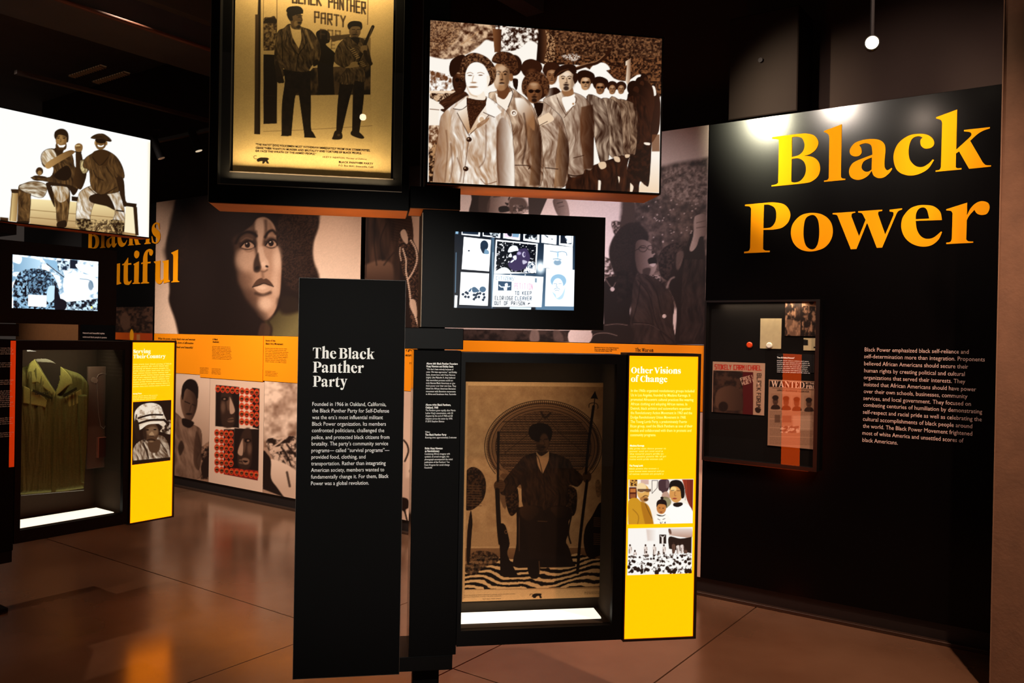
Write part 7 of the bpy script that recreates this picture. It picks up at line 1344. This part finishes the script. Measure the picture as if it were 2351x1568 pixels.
spot_head(wp(-3.4, 3.9, 2.4), wp(-3.6, 1.25, 0), 'spotlight aimed at the orange text band', power=560, color=WC, spot=56, lstr=8, blend=1.0)
spot_head(wp(-6.4, 3.9, 2.2), wp(-6.2, 1.5, 0), 'spotlight aimed at the orange slogan', power=200, color=WC, spot=55, lstr=8, blend=1.0)
spot_head(wp(-7.7, 3.75, 2.0), wp(-7.9, 1.7, 0), 'added spotlight aimed at the brown wall boards', power=170, color=WC, spot=50, lstr=8, blend=1.0)  # unseen lamp added to light the brown boards
# room downlights; the two over the open floor are added as fill
spot_head(PLf.w(0.54, 4.52, -1.4), PLf.w(-0.2, 0, 0.3), 'downlight behind the left stand', power=170, color=(1, 0.7, 0.5), spot=70, lstr=5, soft=0.02, blend=1.0)
spot_head((-1.9, 3.6, 4.2), (-1.5, 4.3, 0), 'added fill lamp over the floor between the two stands', power=70, color=(1, 0.66, 0.46), spot=90, lstr=5)  # unseen lamp added to lift the floor between the stands
spot_head((1.9, 2.3, 4.2), (1.45, 3.8, 0), 'added fill lamp over the floor below the title', power=560, color=(1, 0.66, 0.5), spot=70, lstr=5, blend=1.0)  # unseen lamp added to brighten the floor below the title
spot_head((2.0, 1.2, 4.0), (2.35, 3.6, 1.4), 'downlight in front of the rough brown pier', power=110, color=(1, 0.66, 0.46), spot=40, lstr=5, blend=1.0)
_p = PC.at(833, 268); _p = PC.w(_p[0], _p[1], -0.006); _d = _p - CO; _d /= np.linalg.norm(_d); _r = _d - 2 * (_d @ PC.n) * PC.n; _q = _p + _r * ((4.1 - _p[2]) / _r[2])
spot_head(_q, PC.w(-0.72, 1.15, 0.06), 'spotlight over the visitor aimed at the tall text panel', power=1600, color=(1, 0.953, 0.86), spot=17, lstr=30, blend=0.9)
lamp('added_underlight', 'AREA', tuple(PC.w(-0.77, 1.83, -0.1)), tuple(PC.w(-0.77, 2.1, -0.1)), 0.45, (1, 0.6, 0.2), 0.38, parent=tp.e, size_y=0.1)  # added lamp, aimed up to brighten the poster case underside
lamp('added_underlight', 'AREA', tuple(PC.w(-0.14, 2.096, -0.1)), tuple(PC.w(-0.14, 2.3, -0.1)), 0.22, (1, 0.6, 0.2), 0.7, parent=moC.e, size_y=0.1)  # added lamp, aimed up to brighten the light box underside
# lamps inside the cases; the one in the wall case is added
lamp('case_lamp', 'AREA', tuple(PC.w(-0.94, 2.19, -0.025)), tuple(PC.w(-0.94, 2.6, -0.085)), 2.8, (1, 0.82, 0.5), 0.6, parent=pcs.e, size_y=0.02)
lamp('case_lamp', 'AREA', tuple(PC.w(-0.94, 3.08, -0.03)), tuple(PC.w(-0.94, 2.6, -0.085)), 6.0, (1, 0.8, 0.47), 0.6, parent=pcs.e, size_y=0.03)
lamp('case_lamp', 'AREA', tuple(PC.w(-0.06, 1.50, -0.05)), tuple(PC.w(-0.06, 0.9, -0.2)), 0.3, (1, 0.75, 0.5), 0.5, parent=dC.e, size_y=0.02)
lamp('case_lamp', 'AREA', tuple(PLf.w(-0.65, 1.48, -0.06)), tuple(PLf.w(-0.68, 1.35, -0.2)), 0.8, (1, 0.92, 0.7), 0.5, parent=dL.e, size_y=0.03)
lamp('case_lamp', 'AREA', tuple(PW.w((cu0 + cu1) / 2, cv1 - 0.02, 0.03)), tuple(PW.w((cu0 + cu1) / 2, cv0, 0.0)), 1.1, (1, 0.82, 0.6), 0.5, parent=wc.e, size_y=0.015)  # added to brighten the sleeve and cards in the wall case
lamp('blue_spill', 'SPOT', tuple(PC.w(0.28, 2.12, -0.12)), tuple(PW.w(-0.75, 2.2, 0)), 50, (0.35, 0.5, 1.0), 0.02, 34, 1.0, moC.e)  # unseen blue spot added behind the monitor to tint the mural
